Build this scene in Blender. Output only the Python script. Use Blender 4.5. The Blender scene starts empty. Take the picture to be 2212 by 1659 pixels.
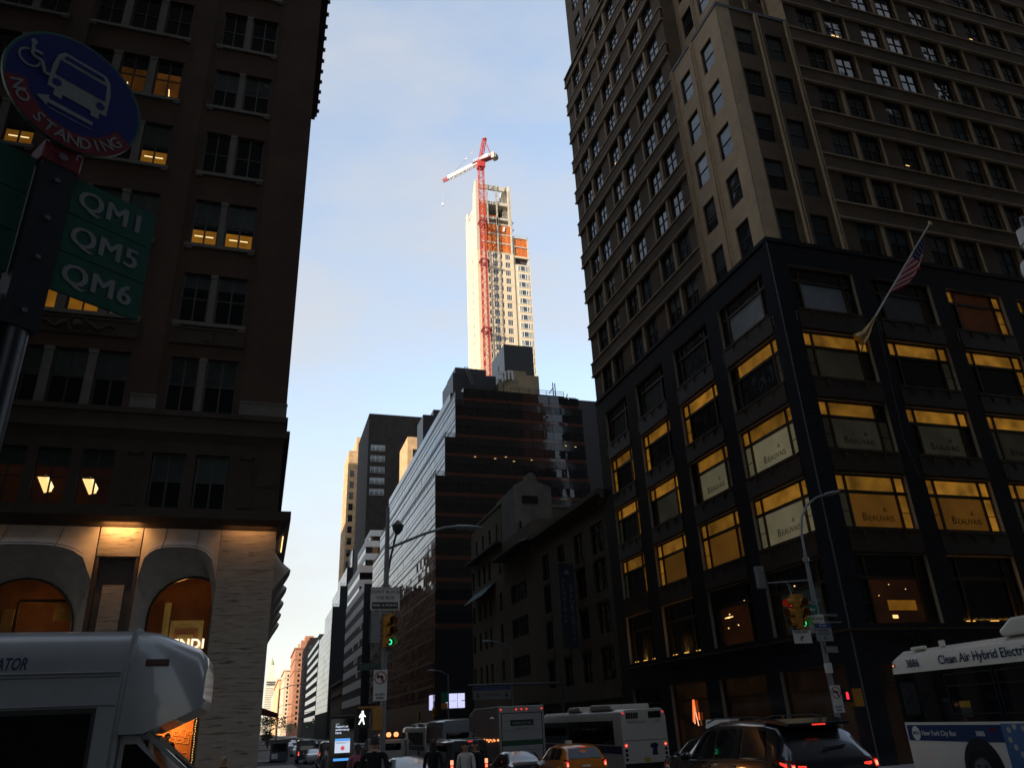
import bpy, math, random
from mathutils import Vector, Matrix
R = math.radians
rnd = random.Random(11)
S = bpy.context.scene

# ------------------------------------------------------------------ camera
HEAD, TILT, ROLL, EYE = R(18.3), R(24.1), R(-2.7), 1.9
fw = Vector((math.sin(HEAD)*math.cos(TILT), math.cos(HEAD)*math.cos(TILT), math.sin(TILT)))
r0 = Vector((math.cos(HEAD), -math.sin(HEAD), 0)); u0 = r0.cross(fw)
rv = math.cos(ROLL)*r0 + math.sin(ROLL)*u0; uv = -math.sin(ROLL)*r0 + math.cos(ROLL)*u0
cd = bpy.data.cameras.new('camera'); cam = bpy.data.objects.new('camera', cd)
S.collection.objects.link(cam); S.camera = cam
cd.sensor_width = 36; cd.lens = 36*1625/2212; cd.clip_start = 0.05; cd.clip_end = 8000
m = Matrix((rv, uv, -fw)).transposed().to_4x4(); m.translation = (0, 0, EYE); cam.matrix_world = m

# ------------------------------------------------------------------ light
SUN_AZ, SUN_EL = R(244), R(11.5)          # clockwise from the avenue's north
SKY_STRENGTH, SUN_STRENGTH, EXPOSURE = 0.15, 2.8, 1.75
EM = 2.0**-EXPOSURE
w = bpy.data.worlds.new('World'); S.world = w; w.use_nodes = True
nt = w.node_tree; N, L = nt.nodes, nt.links
bg = N['Background']; bg.inputs[1].default_value = SKY_STRENGTH
sky = N.new('ShaderNodeTexSky'); sky.sky_type = 'NISHITA'; sky.sun_disc = False
sky.sun_elevation = SUN_EL; sky.sun_rotation = SUN_AZ; sky.altitude = 20
sky.air_density = 1.0; sky.dust_density = 0.6; sky.ozone_density = 1.6
tc = N.new('ShaderNodeTexCoord'); mp = N.new('ShaderNodeMapping'); mp.inputs['Scale'].default_value = (1.2, 1.6, 3.4)
mp.inputs['Rotation'].default_value = (0.35, 0.1, 0.6)
nz = N.new('ShaderNodeTexNoise'); nz.inputs['Scale'].default_value = 2.1; nz.inputs['Detail'].default_value = 7; nz.inputs['Roughness'].default_value = .52
rp = N.new('ShaderNodeValToRGB'); rp.color_ramp.elements[0].position = .42; rp.color_ramp.elements[1].position = .72
rp.color_ramp.elements[0].color = (.36, .36, .36, 1); rp.color_ramp.elements[1].color = (.88, .88, .88, 1)
mx = N.new('ShaderNodeMix'); mx.data_type = 'RGBA'
mx.inputs['B'].default_value = (1.42, 1.42, 1.44, 1)
L.new(tc.outputs['Generated'], mp.inputs['Vector']); L.new(mp.outputs[0], nz.inputs['Vector']); L.new(nz.outputs[0], rp.inputs[0])
L.new(rp.outputs[0], mx.inputs['Factor']); L.new(sky.outputs[0], mx.inputs['A']); sx = N.new('ShaderNodeSeparateXYZ'); L.new(tc.outputs['Generated'], sx.inputs[0])      # pale haze low in the sky
hr = N.new('ShaderNodeMapRange'); hr.interpolation_type = 'SMOOTHSTEP'; hr.inputs[1].default_value = .55; hr.inputs[2].default_value = -.05; hr.inputs[3].default_value = 0; hr.inputs[4].default_value = .9
L.new(sx.outputs[2], hr.inputs[0]); hm = N.new('ShaderNodeMix'); hm.data_type = 'RGBA'; hm.inputs['B'].default_value = (1.78, 1.74, 1.64, 1)
L.new(hr.outputs[0], hm.inputs['Factor']); L.new(mx.outputs['Result'], hm.inputs['A']); L.new(hm.outputs['Result'], bg.inputs[0])
sd = bpy.data.lights.new('sun', 'SUN'); sd.energy = SUN_STRENGTH; sd.angle = R(.5); sd.color = (1, .885, .70)
sun = bpy.data.objects.new('sun', sd); S.collection.objects.link(sun)
sv = Vector((math.sin(SUN_AZ)*math.cos(SUN_EL), math.cos(SUN_AZ)*math.cos(SUN_EL), math.sin(SUN_EL)))
sun.rotation_euler = sv.to_track_quat('Z', 'Y').to_euler(); sun.location = (-60, -30, 200)
vs = S.view_settings; vs.view_transform = 'Standard'; vs.look = 'None'; vs.exposure = EXPOSURE; vs.gamma = 1; vs.use_curve_mapping = False
S.cycles.use_denoising = True; S.cycles.max_bounces = 6; S.cycles.diffuse_bounces = 3; S.cycles.glossy_bounces = 3
S.cycles.sample_clamp_indirect = 3

# ------------------------------------------------------------------ helpers
COL = S.collection
def g(y):                                   # the street falls a little to the north
    if y < 12: return 0.0
    if y < 42: return -.03357*(y-12)
    if y < 110: return -1.007-.5*(y-42)/68
    return -1.507

class MB:
    def __init__(s): s.v = []; s.f = []; s.m = []; s.mats = []; s.sm = []
    def mi(s, m):
        if m not in s.mats: s.mats.append(m)
        return s.mats.index(m)
    def add(s, vs, fs, m, smooth=False):
        b = len(s.v); s.v += [tuple(p) for p in vs]; k = s.mi(m)
        for f in fs: s.f.append(tuple(b+i for i in f)); s.m.append(k); s.sm.append(smooth)
        return s
    def quad(s, a, b, c, d, m): return s.add((a, b, c, d), ((0, 1, 2, 3),), m)
    def poly(s, pts, m): return s.add(pts, (tuple(range(len(pts))),), m)
    def box(s, x0, x1, y0, y1, z0, z1, m, skip=''):
        V = [(x, y, z) for z in (z0, z1) for y in (y0, y1) for x in (x0, x1)]
        F = {'b': (0, 2, 3, 1), 't': (4, 5, 7, 6), 's': (0, 1, 5, 4), 'n': (2, 6, 7, 3), 'w': (0, 4, 6, 2), 'e': (1, 3, 7, 5)}
        return s.add(V, [f for k, f in F.items() if k not in skip], m)
    def obox(s, c, ax, ay, az, m):          # box from a centre and three half vectors
        c, ax, ay, az = Vector(c), Vector(ax), Vector(ay), Vector(az)
        V = [c+i*ax+j*ay+k*az for k in (-1, 1) for j in (-1, 1) for i in (-1, 1)]
        return s.add(V, [(0, 2, 3, 1), (4, 5, 7, 6), (0, 1, 5, 4), (2, 6, 7, 3), (0, 4, 6, 2), (1, 3, 7, 5)], m)
    def bar(s, p, q, r, m):                 # square bar
        p, q = Vector(p), Vector(q); d = (q-p).normalized()
        a = d.cross(Vector((0, 0, 1)) if abs(d.z) < .9 else Vector((1, 0, 0))).normalized(); b = d.cross(a)
        return s.obox((p+q)/2, a*r, b*r, (q-p)/2, m)
    def tube(s, pts, r, m, n=8, caps=True):
        pts = [Vector(p) for p in pts]; rr = r if isinstance(r, (list, tuple)) else [r]*len(pts)
        loops = []; a = None
        for i, p in enumerate(pts):
            d = (pts[min(i+1, len(pts)-1)]-pts[max(i-1, 0)]).normalized()
            if a is None: a = d.cross(Vector((0, 0, 1)) if abs(d.z) < .9 else Vector((1, 0, 0))).normalized()
            else: a = (a-d*a.dot(d)).normalized()
            b = d.cross(a)
            loops.append([p+rr[i]*(math.cos(2*math.pi*k/n)*a+math.sin(2*math.pi*k/n)*b) for k in range(n)])
        return s.loft(loops, m, caps)
    def cyl(s, p, q, r, m, n=16): return s.tube((p, q), r, m, n)
    def loft(s, loops, m, caps=True, smooth=True):
        n = len(loops[0]); V = [p for l in loops for p in l]; F = []
        for i in range(len(loops)-1):
            for k in range(n): F.append((i*n+k, i*n+(k+1) % n, (i+1)*n+(k+1) % n, (i+1)*n+k))
        s.add(V, F, m, smooth)
        if caps: s.poly(loops[0][::-1], m); s.poly(loops[-1], m)
        return s
    def prism(s, pts, axis, d0, d1, m):     # pts in the two other axes, extruded along axis
        def P(a, b, d): return {'x': (d, a, b), 'y': (a, d, b), 'z': (a, b, d)}[axis]
        n = len(pts); V = [P(a, b, d0) for a, b in pts]+[P(a, b, d1) for a, b in pts]
        F = [tuple(range(n))[::-1], tuple(range(n, 2*n))]+[(i, (i+1) % n, n+(i+1) % n, n+i) for i in range(n)]
        return s.add(V, F, m)
    def ball(s, c, r, m, n=10, k=6, sz=1.0):
        L_ = [[(c[0]+r*math.sin(math.pi*j/k)*math.cos(2*math.pi*i/n), c[1]+r*math.sin(math.pi*j/k)*math.sin(2*math.pi*i/n), c[2]+sz*r*math.cos(math.pi*j/k)) for i in range(n)] for j in range(1, k)]
        return s.loft(L_, m, True)
    def mesh(s, name, off=(0, 0, 0)):
        me = bpy.data.meshes.new(name)
        me.from_pydata([(x-off[0], y-off[1], z-off[2]) for x, y, z in s.v], [], s.f)
        for m_ in s.mats: me.materials.append(m_)
        me.polygons.foreach_set('material_index', s.m); me.polygons.foreach_set('use_smooth', s.sm)
        if any(s.sm): me.set_sharp_from_angle(angle=R(38))
        me.update(); return me
    def build(s, name, parent=None, off=None, bevel=0):
        if off is None: off = OFF.get(parent.name, (0, 0, 0)) if parent else (0, 0, 0)
        return obj(name, s.mesh(name, off), parent, bevel=bevel, off=off)

OFF = {}
def obj(name, me, parent=None, loc=(0, 0, 0), rot=(0, 0, 0), bevel=0, off=None):
    o = bpy.data.objects.new(name, me); COL.objects.link(o); o.location = loc; o.rotation_euler = rot
    if parent: o.parent = parent; OFF[o.name] = off if off is not None else (0, 0, 0)
    if bevel:
        b = o.modifiers.new('bevel', 'BEVEL'); b.width = bevel; b.segments = 2; b.limit_method = 'ANGLE'; b.angle_limit = R(40)
    return o
def thing(name, label, cat, loc=(0, 0, 0), heading=0, group=None, world=False):
    o = bpy.data.objects.new(name, None); COL.objects.link(o); o.location = loc; o.rotation_euler = (0, 0, -R(heading)); o.empty_display_size = .3
    o['label'] = label; o['category'] = cat
    if group: o['group'] = group
    if world: OFF[o.name] = tuple(loc)       # parts are given in world coordinates
    return o
def put(name, me, parent, wloc, rot=(0, 0, 0)):   # a shared mesh placed at a world point under a world thing or its part
    o_ = OFF.get(parent.name, (0, 0, 0)); ob = obj(name, me, parent, (wloc[0]-o_[0], wloc[1]-o_[1], wloc[2]-o_[2]), rot)
    OFF[ob.name] = (0, 0, 0); return ob
def bold_mesh(s, size, mat_, d, **kw):       # heavier lettering: the same letters laid a hair apart
    me = text_mesh(s, size, mat_, **kw); b = MB(); fs = [tuple(p.vertices) for p in me.polygons]
    for i, dx in enumerate((-d, 0, d)): b.add([(v.co.x+dx, v.co.y-.0005*i, v.co.z) for v in me.vertices], fs, mat_)
    return b.mesh('lettering')
def struct(o, kind='structure'): o['kind'] = kind; return o
def copy_tree(o, parent=None):
    c = o.copy(); COL.objects.link(c)
    if parent: c.parent = parent
    for ch in list(o.children): copy_tree(ch, c)
    return c
ROT_S = (0, 0, 0); ROT_W = (0, 0, -math.pi/2)

def text_mesh(s, size, mat_, ext=.004, align='CENTER', shear=0.0, space=1.0, bold=0.0):
    cu = bpy.data.curves.new('text', 'FONT'); cu.body = s; cu.size = size; cu.align_x = align; cu.align_y = 'CENTER'
    cu.extrude = ext; cu.shear = shear; cu.space_character = space; cu.offset = bold; cu.resolution_u = 3; cu.space_line = .95
    o = bpy.data.objects.new('text', cu); COL.objects.link(o)
    me = bpy.data.meshes.new_from_object(o.evaluated_get(bpy.context.evaluated_depsgraph_get()))
    bpy.data.objects.remove(o); bpy.data.curves.remove(cu)
    me.materials.clear(); me.materials.append(mat_); me.name = 'lettering'
    me.transform(Matrix.Rotation(math.pi/2, 4, 'X'))      # reads on a face that looks to -Y
    return me

# ------------------------------------------------------------------ materials
def mat(name, col, rough=.6, spec=.5, metal=0, var=.18, scale=3.0, bump=0.0, em=None, es=0.0, coat=0.0, stretch=(1, 1, 1), var2=0.0):
    m_ = bpy.data.materials.new(name); m_.use_nodes = True; t = m_.node_tree; b = t.nodes['Principled BSDF']
    b.inputs['Roughness'].default_value = rough; b.inputs['Metallic'].default_value = metal
    b.inputs['Specular IOR Level'].default_value = spec; b.inputs['Coat Weight'].default_value = coat; b.inputs['Coat Roughness'].default_value = .06
    b.inputs['Base Color'].default_value = (*col, 1)
    if var or bump:
        c = t.nodes.new('ShaderNodeTexCoord'); p = t.nodes.new('ShaderNodeMapping'); p.inputs['Scale'].default_value = stretch
        n = t.nodes.new('ShaderNodeTexNoise'); n.inputs['Scale'].default_value = scale; n.inputs['Detail'].default_value = 6; n.inputs['Roughness'].default_value = .62
        t.links.new(c.outputs['Object'], p.inputs[0]); t.links.new(p.outputs[0], n.inputs['Vector'])
        if var:
            k = t.nodes.new('ShaderNodeMapRange'); k.inputs[1].default_value = .3; k.inputs[2].default_value = .7; k.inputs[3].default_value = 1-var; k.inputs[4].default_value = 1+var
            t.links.new(n.outputs[0], k.inputs[0])
            v = t.nodes.new('ShaderNodeVectorMath'); v.operation = 'SCALE'; v.inputs[0].default_value = col
            if var2:                        # each object of a kind differs a little
                oi = t.nodes.new('ShaderNodeObjectInfo'); k2 = t.nodes.new('ShaderNodeMapRange'); k2.inputs[3].default_value = 1-var2; k2.inputs[4].default_value = 1+var2
                mu = t.nodes.new('ShaderNodeMath'); mu.operation = 'MULTIPLY'
                t.links.new(oi.outputs['Random'], k2.inputs[0]); t.links.new(k.outputs[0], mu.inputs[0]); t.links.new(k2.outputs[0], mu.inputs[1]); t.links.new(mu.outputs[0], v.inputs['Scale'])
            else: t.links.new(k.outputs[0], v.inputs['Scale'])
            t.links.new(v.outputs[0], b.inputs['Base Color'])
        if bump:
            u = t.nodes.new('ShaderNodeBump'); u.inputs['Strength'].default_value = bump; u.inputs['Distance'].default_value = .02
            t.links.new(n.outputs[0], u.inputs['Height']); t.links.new(u.outputs[0], b.inputs['Normal'])
    if em:
        b.inputs['Emission Color'].default_value = (*em, 1); b.inputs['Emission Strength'].default_value = es*EM
    return m_
def lit(name, col, es, var=.35, scale=.8, seed=0.0, rough=.12):   # something that gives off light, with uneven brightness
    m_ = mat(name, (.02, .02, .02), rough, .5, var=0); t = m_.node_tree; b = t.nodes['Principled BSDF']
    b.inputs['Emission Color'].default_value = (*col, 1)
    c = t.nodes.new('ShaderNodeTexCoord'); n = t.nodes.new('ShaderNodeTexNoise'); n.noise_dimensions = '4D'; n.inputs['Scale'].default_value = scale; n.inputs['Detail'].default_value = 2
    oi = t.nodes.new('ShaderNodeObjectInfo'); mm = t.nodes.new('ShaderNodeMath'); mm.operation = 'MULTIPLY'; mm.inputs[1].default_value = 40
    t.links.new(oi.outputs['Random'], mm.inputs[0]); t.links.new(mm.outputs[0], n.inputs['W'])
    k = t.nodes.new('ShaderNodeMapRange'); k.inputs[1].default_value = .3; k.inputs[2].default_value = .7; k.inputs[3].default_value = es*EM*(1-var); k.inputs[4].default_value = es*EM*(1+var)
    k2 = t.nodes.new('ShaderNodeMapRange'); k2.inputs[3].default_value = .45; k2.inputs[4].default_value = 1.1; m2 = t.nodes.new('ShaderNodeMath'); m2.operation = 'MULTIPLY'     # no two rooms are equally bright
    t.links.new(oi.outputs['Random'], k2.inputs[0]); t.links.new(k.outputs[0], m2.inputs[0]); t.links.new(k2.outputs[0], m2.inputs[1])
    t.links.new(c.outputs['Object'], n.inputs['Vector']); t.links.new(n.outputs[0], k.inputs[0]); t.links.new(m2.outputs[0], b.inputs['Emission Strength'])
    return m_
def brick(name, c1, c2, mortar, bw=.22, bh=.07, ms=.012, rough=.85, dirt=.25):
    m_ = mat(name, c1, rough, .3, var=0); t = m_.node_tree; b = t.nodes['Principled BSDF']
    ge = t.nodes.new('ShaderNodeNewGeometry'); sp = t.nodes.new('ShaderNodeSeparateXYZ'); ad = t.nodes.new('ShaderNodeMath'); cb = t.nodes.new('ShaderNodeCombineXYZ')
    t.links.new(ge.outputs['Position'], sp.inputs[0]); t.links.new(sp.outputs[0], ad.inputs[0]); t.links.new(sp.outputs[1], ad.inputs[1])
    t.links.new(ad.outputs[0], cb.inputs[0]); t.links.new(sp.outputs[2], cb.inputs[1])
    k = t.nodes.new('ShaderNodeTexBrick'); k.inputs['Scale'].default_value = 1; k.inputs['Brick Width'].default_value = bw; k.inputs['Row Height'].default_value = bh
    k.inputs['Mortar Size'].default_value = ms; k.inputs['Color1'].default_value = (*c1, 1); k.inputs['Color2'].default_value = (*c2, 1); k.inputs['Mortar'].default_value = (*mortar, 1)
    t.links.new(cb.outputs[0], k.inputs['Vector'])
    n = t.nodes.new('ShaderNodeTexNoise'); n.inputs['Scale'].default_value = .5; n.inputs['Detail'].default_value = 8; t.links.new(ge.outputs['Position'], n.inputs['Vector'])
    r_ = t.nodes.new('ShaderNodeMapRange'); r_.inputs[1].default_value = .3; r_.inputs[2].default_value = .7; r_.inputs[3].default_value = 1-dirt; r_.inputs[4].default_value = 1+dirt
    t.links.new(n.outputs[0], r_.inputs[0]); v = t.nodes.new('ShaderNodeVectorMath'); v.operation = 'SCALE'
    t.links.new(k.outputs['Color'], v.inputs[0]); t.links.new(r_.outputs[0], v.inputs['Scale']); t.links.new(v.outputs[0], b.inputs['Base Color'])
    u = t.nodes.new('ShaderNodeBump'); u.inputs['Strength'].default_value = .35; u.inputs['Distance'].default_value = .01; u.invert = True
    t.links.new(k.outputs['Fac'], u.inputs['Height']); t.links.new(u.outputs[0], b.inputs['Normal'])
    return m_
def wavy(m_, strength=.02, scale=1.1):     # old float glass: reflections wobble
    t = m_.node_tree; b = t.nodes['Principled BSDF']; ge = t.nodes.new('ShaderNodeNewGeometry'); n = t.nodes.new('ShaderNodeTexNoise')
    n.inputs['Scale'].default_value = scale; n.inputs['Detail'].default_value = 1; u = t.nodes.new('ShaderNodeBump'); u.inputs['Strength'].default_value = 1; u.inputs['Distance'].default_value = strength
    t.links.new(ge.outputs['Position'], n.inputs['Vector']); t.links.new(n.outputs[0], u.inputs['Height']); t.links.new(u.outputs[0], b.inputs['Normal'])
    return m_

M = {}
M['asphalt'] = mat('asphalt', (.045, .045, .048), .85, .3, var=.25, scale=1.5, bump=.3)
M['concrete'] = mat('concrete', (.26, .25, .235), .85, .3, var=.15, scale=1.2, bump=.2)
M['paint_white'] = mat('road_paint_white', (.7, .7, .68), .7, .3, var=.2, scale=6)
M['paint_yellow'] = mat('road_paint_yellow', (.7, .45, .04), .7, .3, var=.2, scale=6)
M['granite_black'] = mat('black_granite', (.014, .016, .022), .16, .5, var=.3, scale=14)
M['granite_joint'] = mat('granite_joint', (.10, .10, .10), .6, .4, var=.1)
M['bronze'] = mat('bronze_metal', (.10, .065, .03), .38, .5, .7, var=.2, scale=6)
M['bronze_dark'] = mat('dark_bronze_panel', (.05, .032, .02), .45, .5, .5, var=.3, scale=5)
M['limestone'] = mat('limestone', (.17, .132, .09), .85, .3, var=.18, scale=.9, bump=.15)
M['limestone_pale'] = mat('pale_limestone_reveal', (.30, .25, .185), .8, .3, var=.1, scale=1.5)
M['brownbrick'] = brick('brown_brick', (.075, .054, .036), (.06, .043, .029), (.085, .068, .052), .22, .07, .01)
M['redbrick'] = brick('red_brick', (.066, .033, .019), (.050, .026, .016), (.066, .05, .038), .24, .075, .013)
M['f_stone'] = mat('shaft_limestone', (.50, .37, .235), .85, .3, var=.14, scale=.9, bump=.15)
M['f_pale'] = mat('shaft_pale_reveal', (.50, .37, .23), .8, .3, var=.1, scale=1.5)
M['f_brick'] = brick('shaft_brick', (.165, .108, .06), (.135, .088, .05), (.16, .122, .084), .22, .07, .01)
M['stone_grey'] = mat('grey_sill_stone', (.135, .122, .105), .8, .3, var=.15, scale=2.5, bump=.2)
M['stone_brown'] = mat('brown_sandstone', (.055, .042, .032), .85, .3, var=.2, scale=1.3, bump=.25)
M['glass'] = wavy(mat('dark_window_glass', (.010, .012, .014), .04, .55, var=0), .025)
M['glass_blind'] = wavy(mat('window_glass_with_blind', (.055, .066, .062), .07, .5, var=.25, scale=2, var2=.6), .03)
M['glass_teal'] = wavy(mat('window_glass_teal', (.03, .062, .072), .05, .6, var=.4, scale=1.5, var2=.7), .02)
M['black_metal'] = mat('black_metal', (.012, .012, .013), .4, .5, var=.1)
M['frame_dark'] = mat('dark_window_frame', (.03, .022, .018), .5, .5, var=.15)
M['frame_brown'] = mat('brown_window_frame', (.06, .042, .028), .5, .5, var=.15)
M['white_frame'] = mat('white_window_frame', (.6, .6, .58), .5, .5, var=.1)
M['tube'] = mat('lamp_tube', (.9, .8, .6), .4, em=(1, .72, .34), es=1.5, var=0)
M['panel_lamp'] = mat('ceiling_lamp', (.9, .8, .6), .4, em=(1, .60, .20), es=1.3, var=0)
M['lit_amber'] = lit('amber_lit_glass', (.70, .28, .02), .26, .4, 1.2)
M['lit_amber_dim'] = lit('dim_amber_lit_glass', (.50, .17, .012), .12, .5, 1.0)
M['lit_brown'] = lit('brown_lit_glass', (.20, .055, .012), .055, .5, .8)
M['lit_transom'] = lit('lit_transom', (.84, .375, .04), .24, .5, 1.1)
M['lit_transom_dim'] = lit('lit_transom_dim', (.62, .28, .03), .2, .5, 1.1)
M['shade_cream'] = lit('lit_cream_shade', (.205, .18, .105), .48, .18, .7, rough=.3)
M['shade_dim'] = lit('dim_grey_shade', (.06, .056, .036), .22, .3, .7)
M['shade_brown'] = lit('lit_brown_shade', (.24, .10, .012), .26, .25, .6)
M['shade_pale'] = wavy(mat('pale_roller_shade', (.20, .22, .23), .12, .5, var=.15, scale=1, var2=.5), .01)
M['ink'] = mat('dark_lettering', (.008, .008, .007), .7, .3, var=0)
# ------------------------------------------------------------------ ground, roads, pavements
YS = [-90, -40, 0, 4, 5.8, 10, 12, 15, 20, 24.2, 30, 36, 42, 60, 80, 110, 160, 260, 500, 1000, 2600]
def strip(mb, x0, x1, ya, yb, dz, m_, kerb=None):
    ys = sorted({ya, yb, *[y for y in YS if ya < y < yb]})
    for a, b in zip(ys, ys[1:]):
        za, zb = g(a)+dz, g(b)+dz
        mb.quad((x0, a, za), (x1, a, za), (x1, b, zb), (x0, b, zb), m_)
        if kerb:
            for x in (x0, x1): mb.quad((x, a, za-.16), (x, b, zb-.16), (x, b, zb), (x, a, za), m_)
    if kerb:
        for y in (ya, yb): mb.quad((x0, y, g(y)+dz-.16), (x1, y, g(y)+dz-.16), (x1, y, g(y)+dz), (x0, y, g(y)+dz), m_)
b = MB(); strip(b, -2500, 2500, -90, 2600, -.05, M['concrete']); struct(b.build('ground'))
b = MB(); strip(b, 4, 20.4, -80, 2500, 0, M['asphalt']); struct(b.build('avenue_road'))
b = MB(); strip(b, -220, 4, 5.8, 24.2, 0, M['asphalt']); strip(b, 20.4, 220, 5.8, 24.2, 0, M['asphalt'])
for yy in (91, 171, 252, 332): strip(b, -60, 4, yy, yy+18, .0, M['asphalt']); strip(b, 20.4, 60, yy, yy+18, .0, M['asphalt'])
struct(b.build('cross_street_road'))
b = MB()
for xa, xb in ((-200, 4), (20.4, 200)):
    strip(b, xa, xb, -80, 5.8, .13, M['concrete'], True)
    for ya, yb in ((24.2, 91), (109, 171), (189, 252), (270, 332), (350, 2400)): strip(b, xa, xb, ya, yb, .13, M['concrete'], True)
struct(b.build('pavement'))
b = MB()
for k in range(14): strip(b, 5+k*1.1, 5.55+k*1.1, 25.0, 28.2, .004, M['paint_white']); strip(b, 5+k*1.1, 5.55+k*1.1, 2.2, 5.2, .004, M['paint_white'])
for k in range(15): strip(b, .2, 3.2, 6.4+k*1.15, 6.95+k*1.15, .004, M['paint_white']); strip(b, 21.2, 24.2, 6.4+k*1.15, 6.95+k*1.15, .004, M['paint_white'])
for x in (7.2, 10.5, 13.8, 17.1):
    for k in range(40): strip(b, x-.06, x+.06, 32+k*9, 35+k*9, .004, M['paint_white'])
strip(b, -200, -1, 14.8, 14.9, .004, M['paint_yellow']); strip(b, -200, -1, 15.1, 15.2, .004, M['paint_yellow'])
struct(b.build('road_marking'))

# ------------------------------------------------------------------ facades
class Fac:                                  # a wall plane that looks south ('S', y = pos) or west ('W', x = pos)
    def __init__(s, side, pos): s.side, s.pos = side, pos; s.rot = ROT_S if side == 'S' else ROT_W
    def P(s, u, z, d=0.0): return (u, s.pos+d, z) if s.side == 'S' else (s.pos+d, u, z)
    def box(s, mb, ua, ub, za, zb, d0, d1, m_):
        if s.side == 'S': mb.box(ua, ub, s.pos+d0, s.pos+d1, za, zb, m_)
        else: mb.box(s.pos+d0, s.pos+d1, ua, ub, za, zb, m_)
def wall(mb, F, u0, u1, z0, z1, holes, depth, m_, rm=None):
    rm = rm or m_
    holes = [h for h in holes if h[1] > u0 and h[0] < u1 and h[3] > z0 and h[2] < z1]
    us = sorted({u0, u1, *[min(max(x, u0), u1) for h in holes for x in h[:2]]}); zs = sorted({z0, z1, *[min(max(x, z0), z1) for h in holes for x in h[2:4]]})
    for za, zb in zip(zs, zs[1:]):
        zc = (za+zb)/2; row = [h for h in holes if h[2] < zc < h[3]]; run = None
        for ua, ub in zip(us, us[1:]):
            uc = (ua+ub)/2
            if any(h[0] < uc < h[1] for h in row):
                if run is not None: mb.quad(F.P(run, za), F.P(ua, za), F.P(ua, zb), F.P(run, zb), m_); run = None
            elif run is None: run = ua
        if run is not None: mb.quad(F.P(run, za), F.P(u1, za), F.P(u1, zb), F.P(run, zb), m_)
    for h in holes:
        ua, ub, za, zb = h[:4]
        for p, q in (((ua, za), (ua, zb)), ((ub, za), (ub, zb)), ((ua, za), (ub, za)), ((ua, zb), (ub, zb))):
            mb.quad(F.P(*p), F.P(*q), F.P(*q, depth), F.P(*p, depth), rm)
def frame_mesh(w, h, m_, vm=1, hm=(.5,), t=.06, d=.10, sill=None, sm=None):
    b = MB(); b.box(-w/2, -w/2+t, 0, d, 0, h, m_); b.box(w/2-t, w/2, 0, d, 0, h, m_); b.box(-w/2+t, w/2-t, .002, d-.002, 0, t, m_); b.box(-w/2+t, w/2-t, .002, d-.002, h-t, h, m_)
    for k in range(vm): x = -w/2+w*(k+1)/(vm+1); b.box(x-t*.5, x+t*.5, .004, d-.004, t, h-t, m_)
    for q in hm: b.box(-w/2+t, w/2-t, .012, d-.012, h*q-t*.45, h*q+t*.45, m_)
    if sill: b.box(-w/2-sill[0], w/2+sill[0], -sill[1], d*.5, -sill[2], -.004, sm)
    return b.mesh('window')
def pane_mesh(w, h, bands, d=.06):          # bands: (z from, z to, material) in fractions of the height
    b = MB()
    for a, c, m_ in bands: b.quad((-w/2+.01, d, h*a), (w/2-.01, d, h*a), (w/2-.01, d, h*c), (-w/2+.01, d, h*c), m_)
    return b.mesh('pane')
def window(parent, F, uc, z, fm, pm, depth):
    o = put('window', fm, parent, F.P(uc, z, depth), F.rot)
    if pm: p = obj('pane', pm, o)
    return o
# ------------------------------------------------------------------ the brick office block with the arched stone shop front (left)
def travertine(name, col):
    m_ = mat(name, col, .75, .3, var=.2, scale=1.6, stretch=(.9, .9, 5.5)); t = m_.node_tree; b = t.nodes['Principled BSDF']; base = b.inputs['Base Color'].links[0].from_socket
    ge = t.nodes.new('ShaderNodeNewGeometry'); mp_ = t.nodes.new('ShaderNodeMapping'); mp_.inputs['Scale'].default_value = (1.1, 1.1, 11)
    n = t.nodes.new('ShaderNodeTexNoise'); n.inputs['Scale'].default_value = 1; n.inputs['Detail'].default_value = 9; n.inputs['Roughness'].default_value = .72
    r_ = t.nodes.new('ShaderNodeValToRGB'); r_.color_ramp.elements[0].position = .545; r_.color_ramp.elements[1].position = .64
    r_.color_ramp.elements[0].color = (1, 1, 1, 1); r_.color_ramp.elements[1].color = (.28, .25, .22, 1)
    v = t.nodes.new('ShaderNodeMix'); v.data_type = 'RGBA'; v.blend_type = 'MULTIPLY'; v.inputs['Factor'].default_value = 1
    t.links.new(ge.outputs['Position'], mp_.inputs[0]); t.links.new(mp_.outputs[0], n.inputs['Vector']); t.links.new(n.outputs[0], r_.inputs[0])
    t.links.new(base, v.inputs['A']); t.links.new(r_.outputs[0], v.inputs['B']); t.links.new(v.outputs['Result'], b.inputs['Base Color'])
    u = t.nodes.new('ShaderNodeBump'); u.inputs['Strength'].default_value = .6; u.inputs['Distance'].default_value = .03
    t.links.new(r_.outputs[0], u.inputs['Height']); t.links.new(u.outputs[0], b.inputs['Normal']); return m_
M['travertine'] = travertine('travertine', (.37, .315, .255))
M['hood_stone'] = mat('smooth_pale_stone', (.36, .32, .275), .7, .3, var=.16, scale=2, bump=.08)
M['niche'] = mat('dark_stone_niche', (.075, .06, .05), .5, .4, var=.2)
M['shop_wall'] = mat('warm_shop_wall', (.26, .12, .05), .7, .3, var=.3, scale=1.2)
M['gold'] = mat('gold_metal', (.75, .47, .14), .32, .5, .85, var=.25, scale=4)
M['shop_light'] = mat('shop_lamp', (1, .8, .5), .4, em=(1, .62, .25), es=2.2, var=0)
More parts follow.
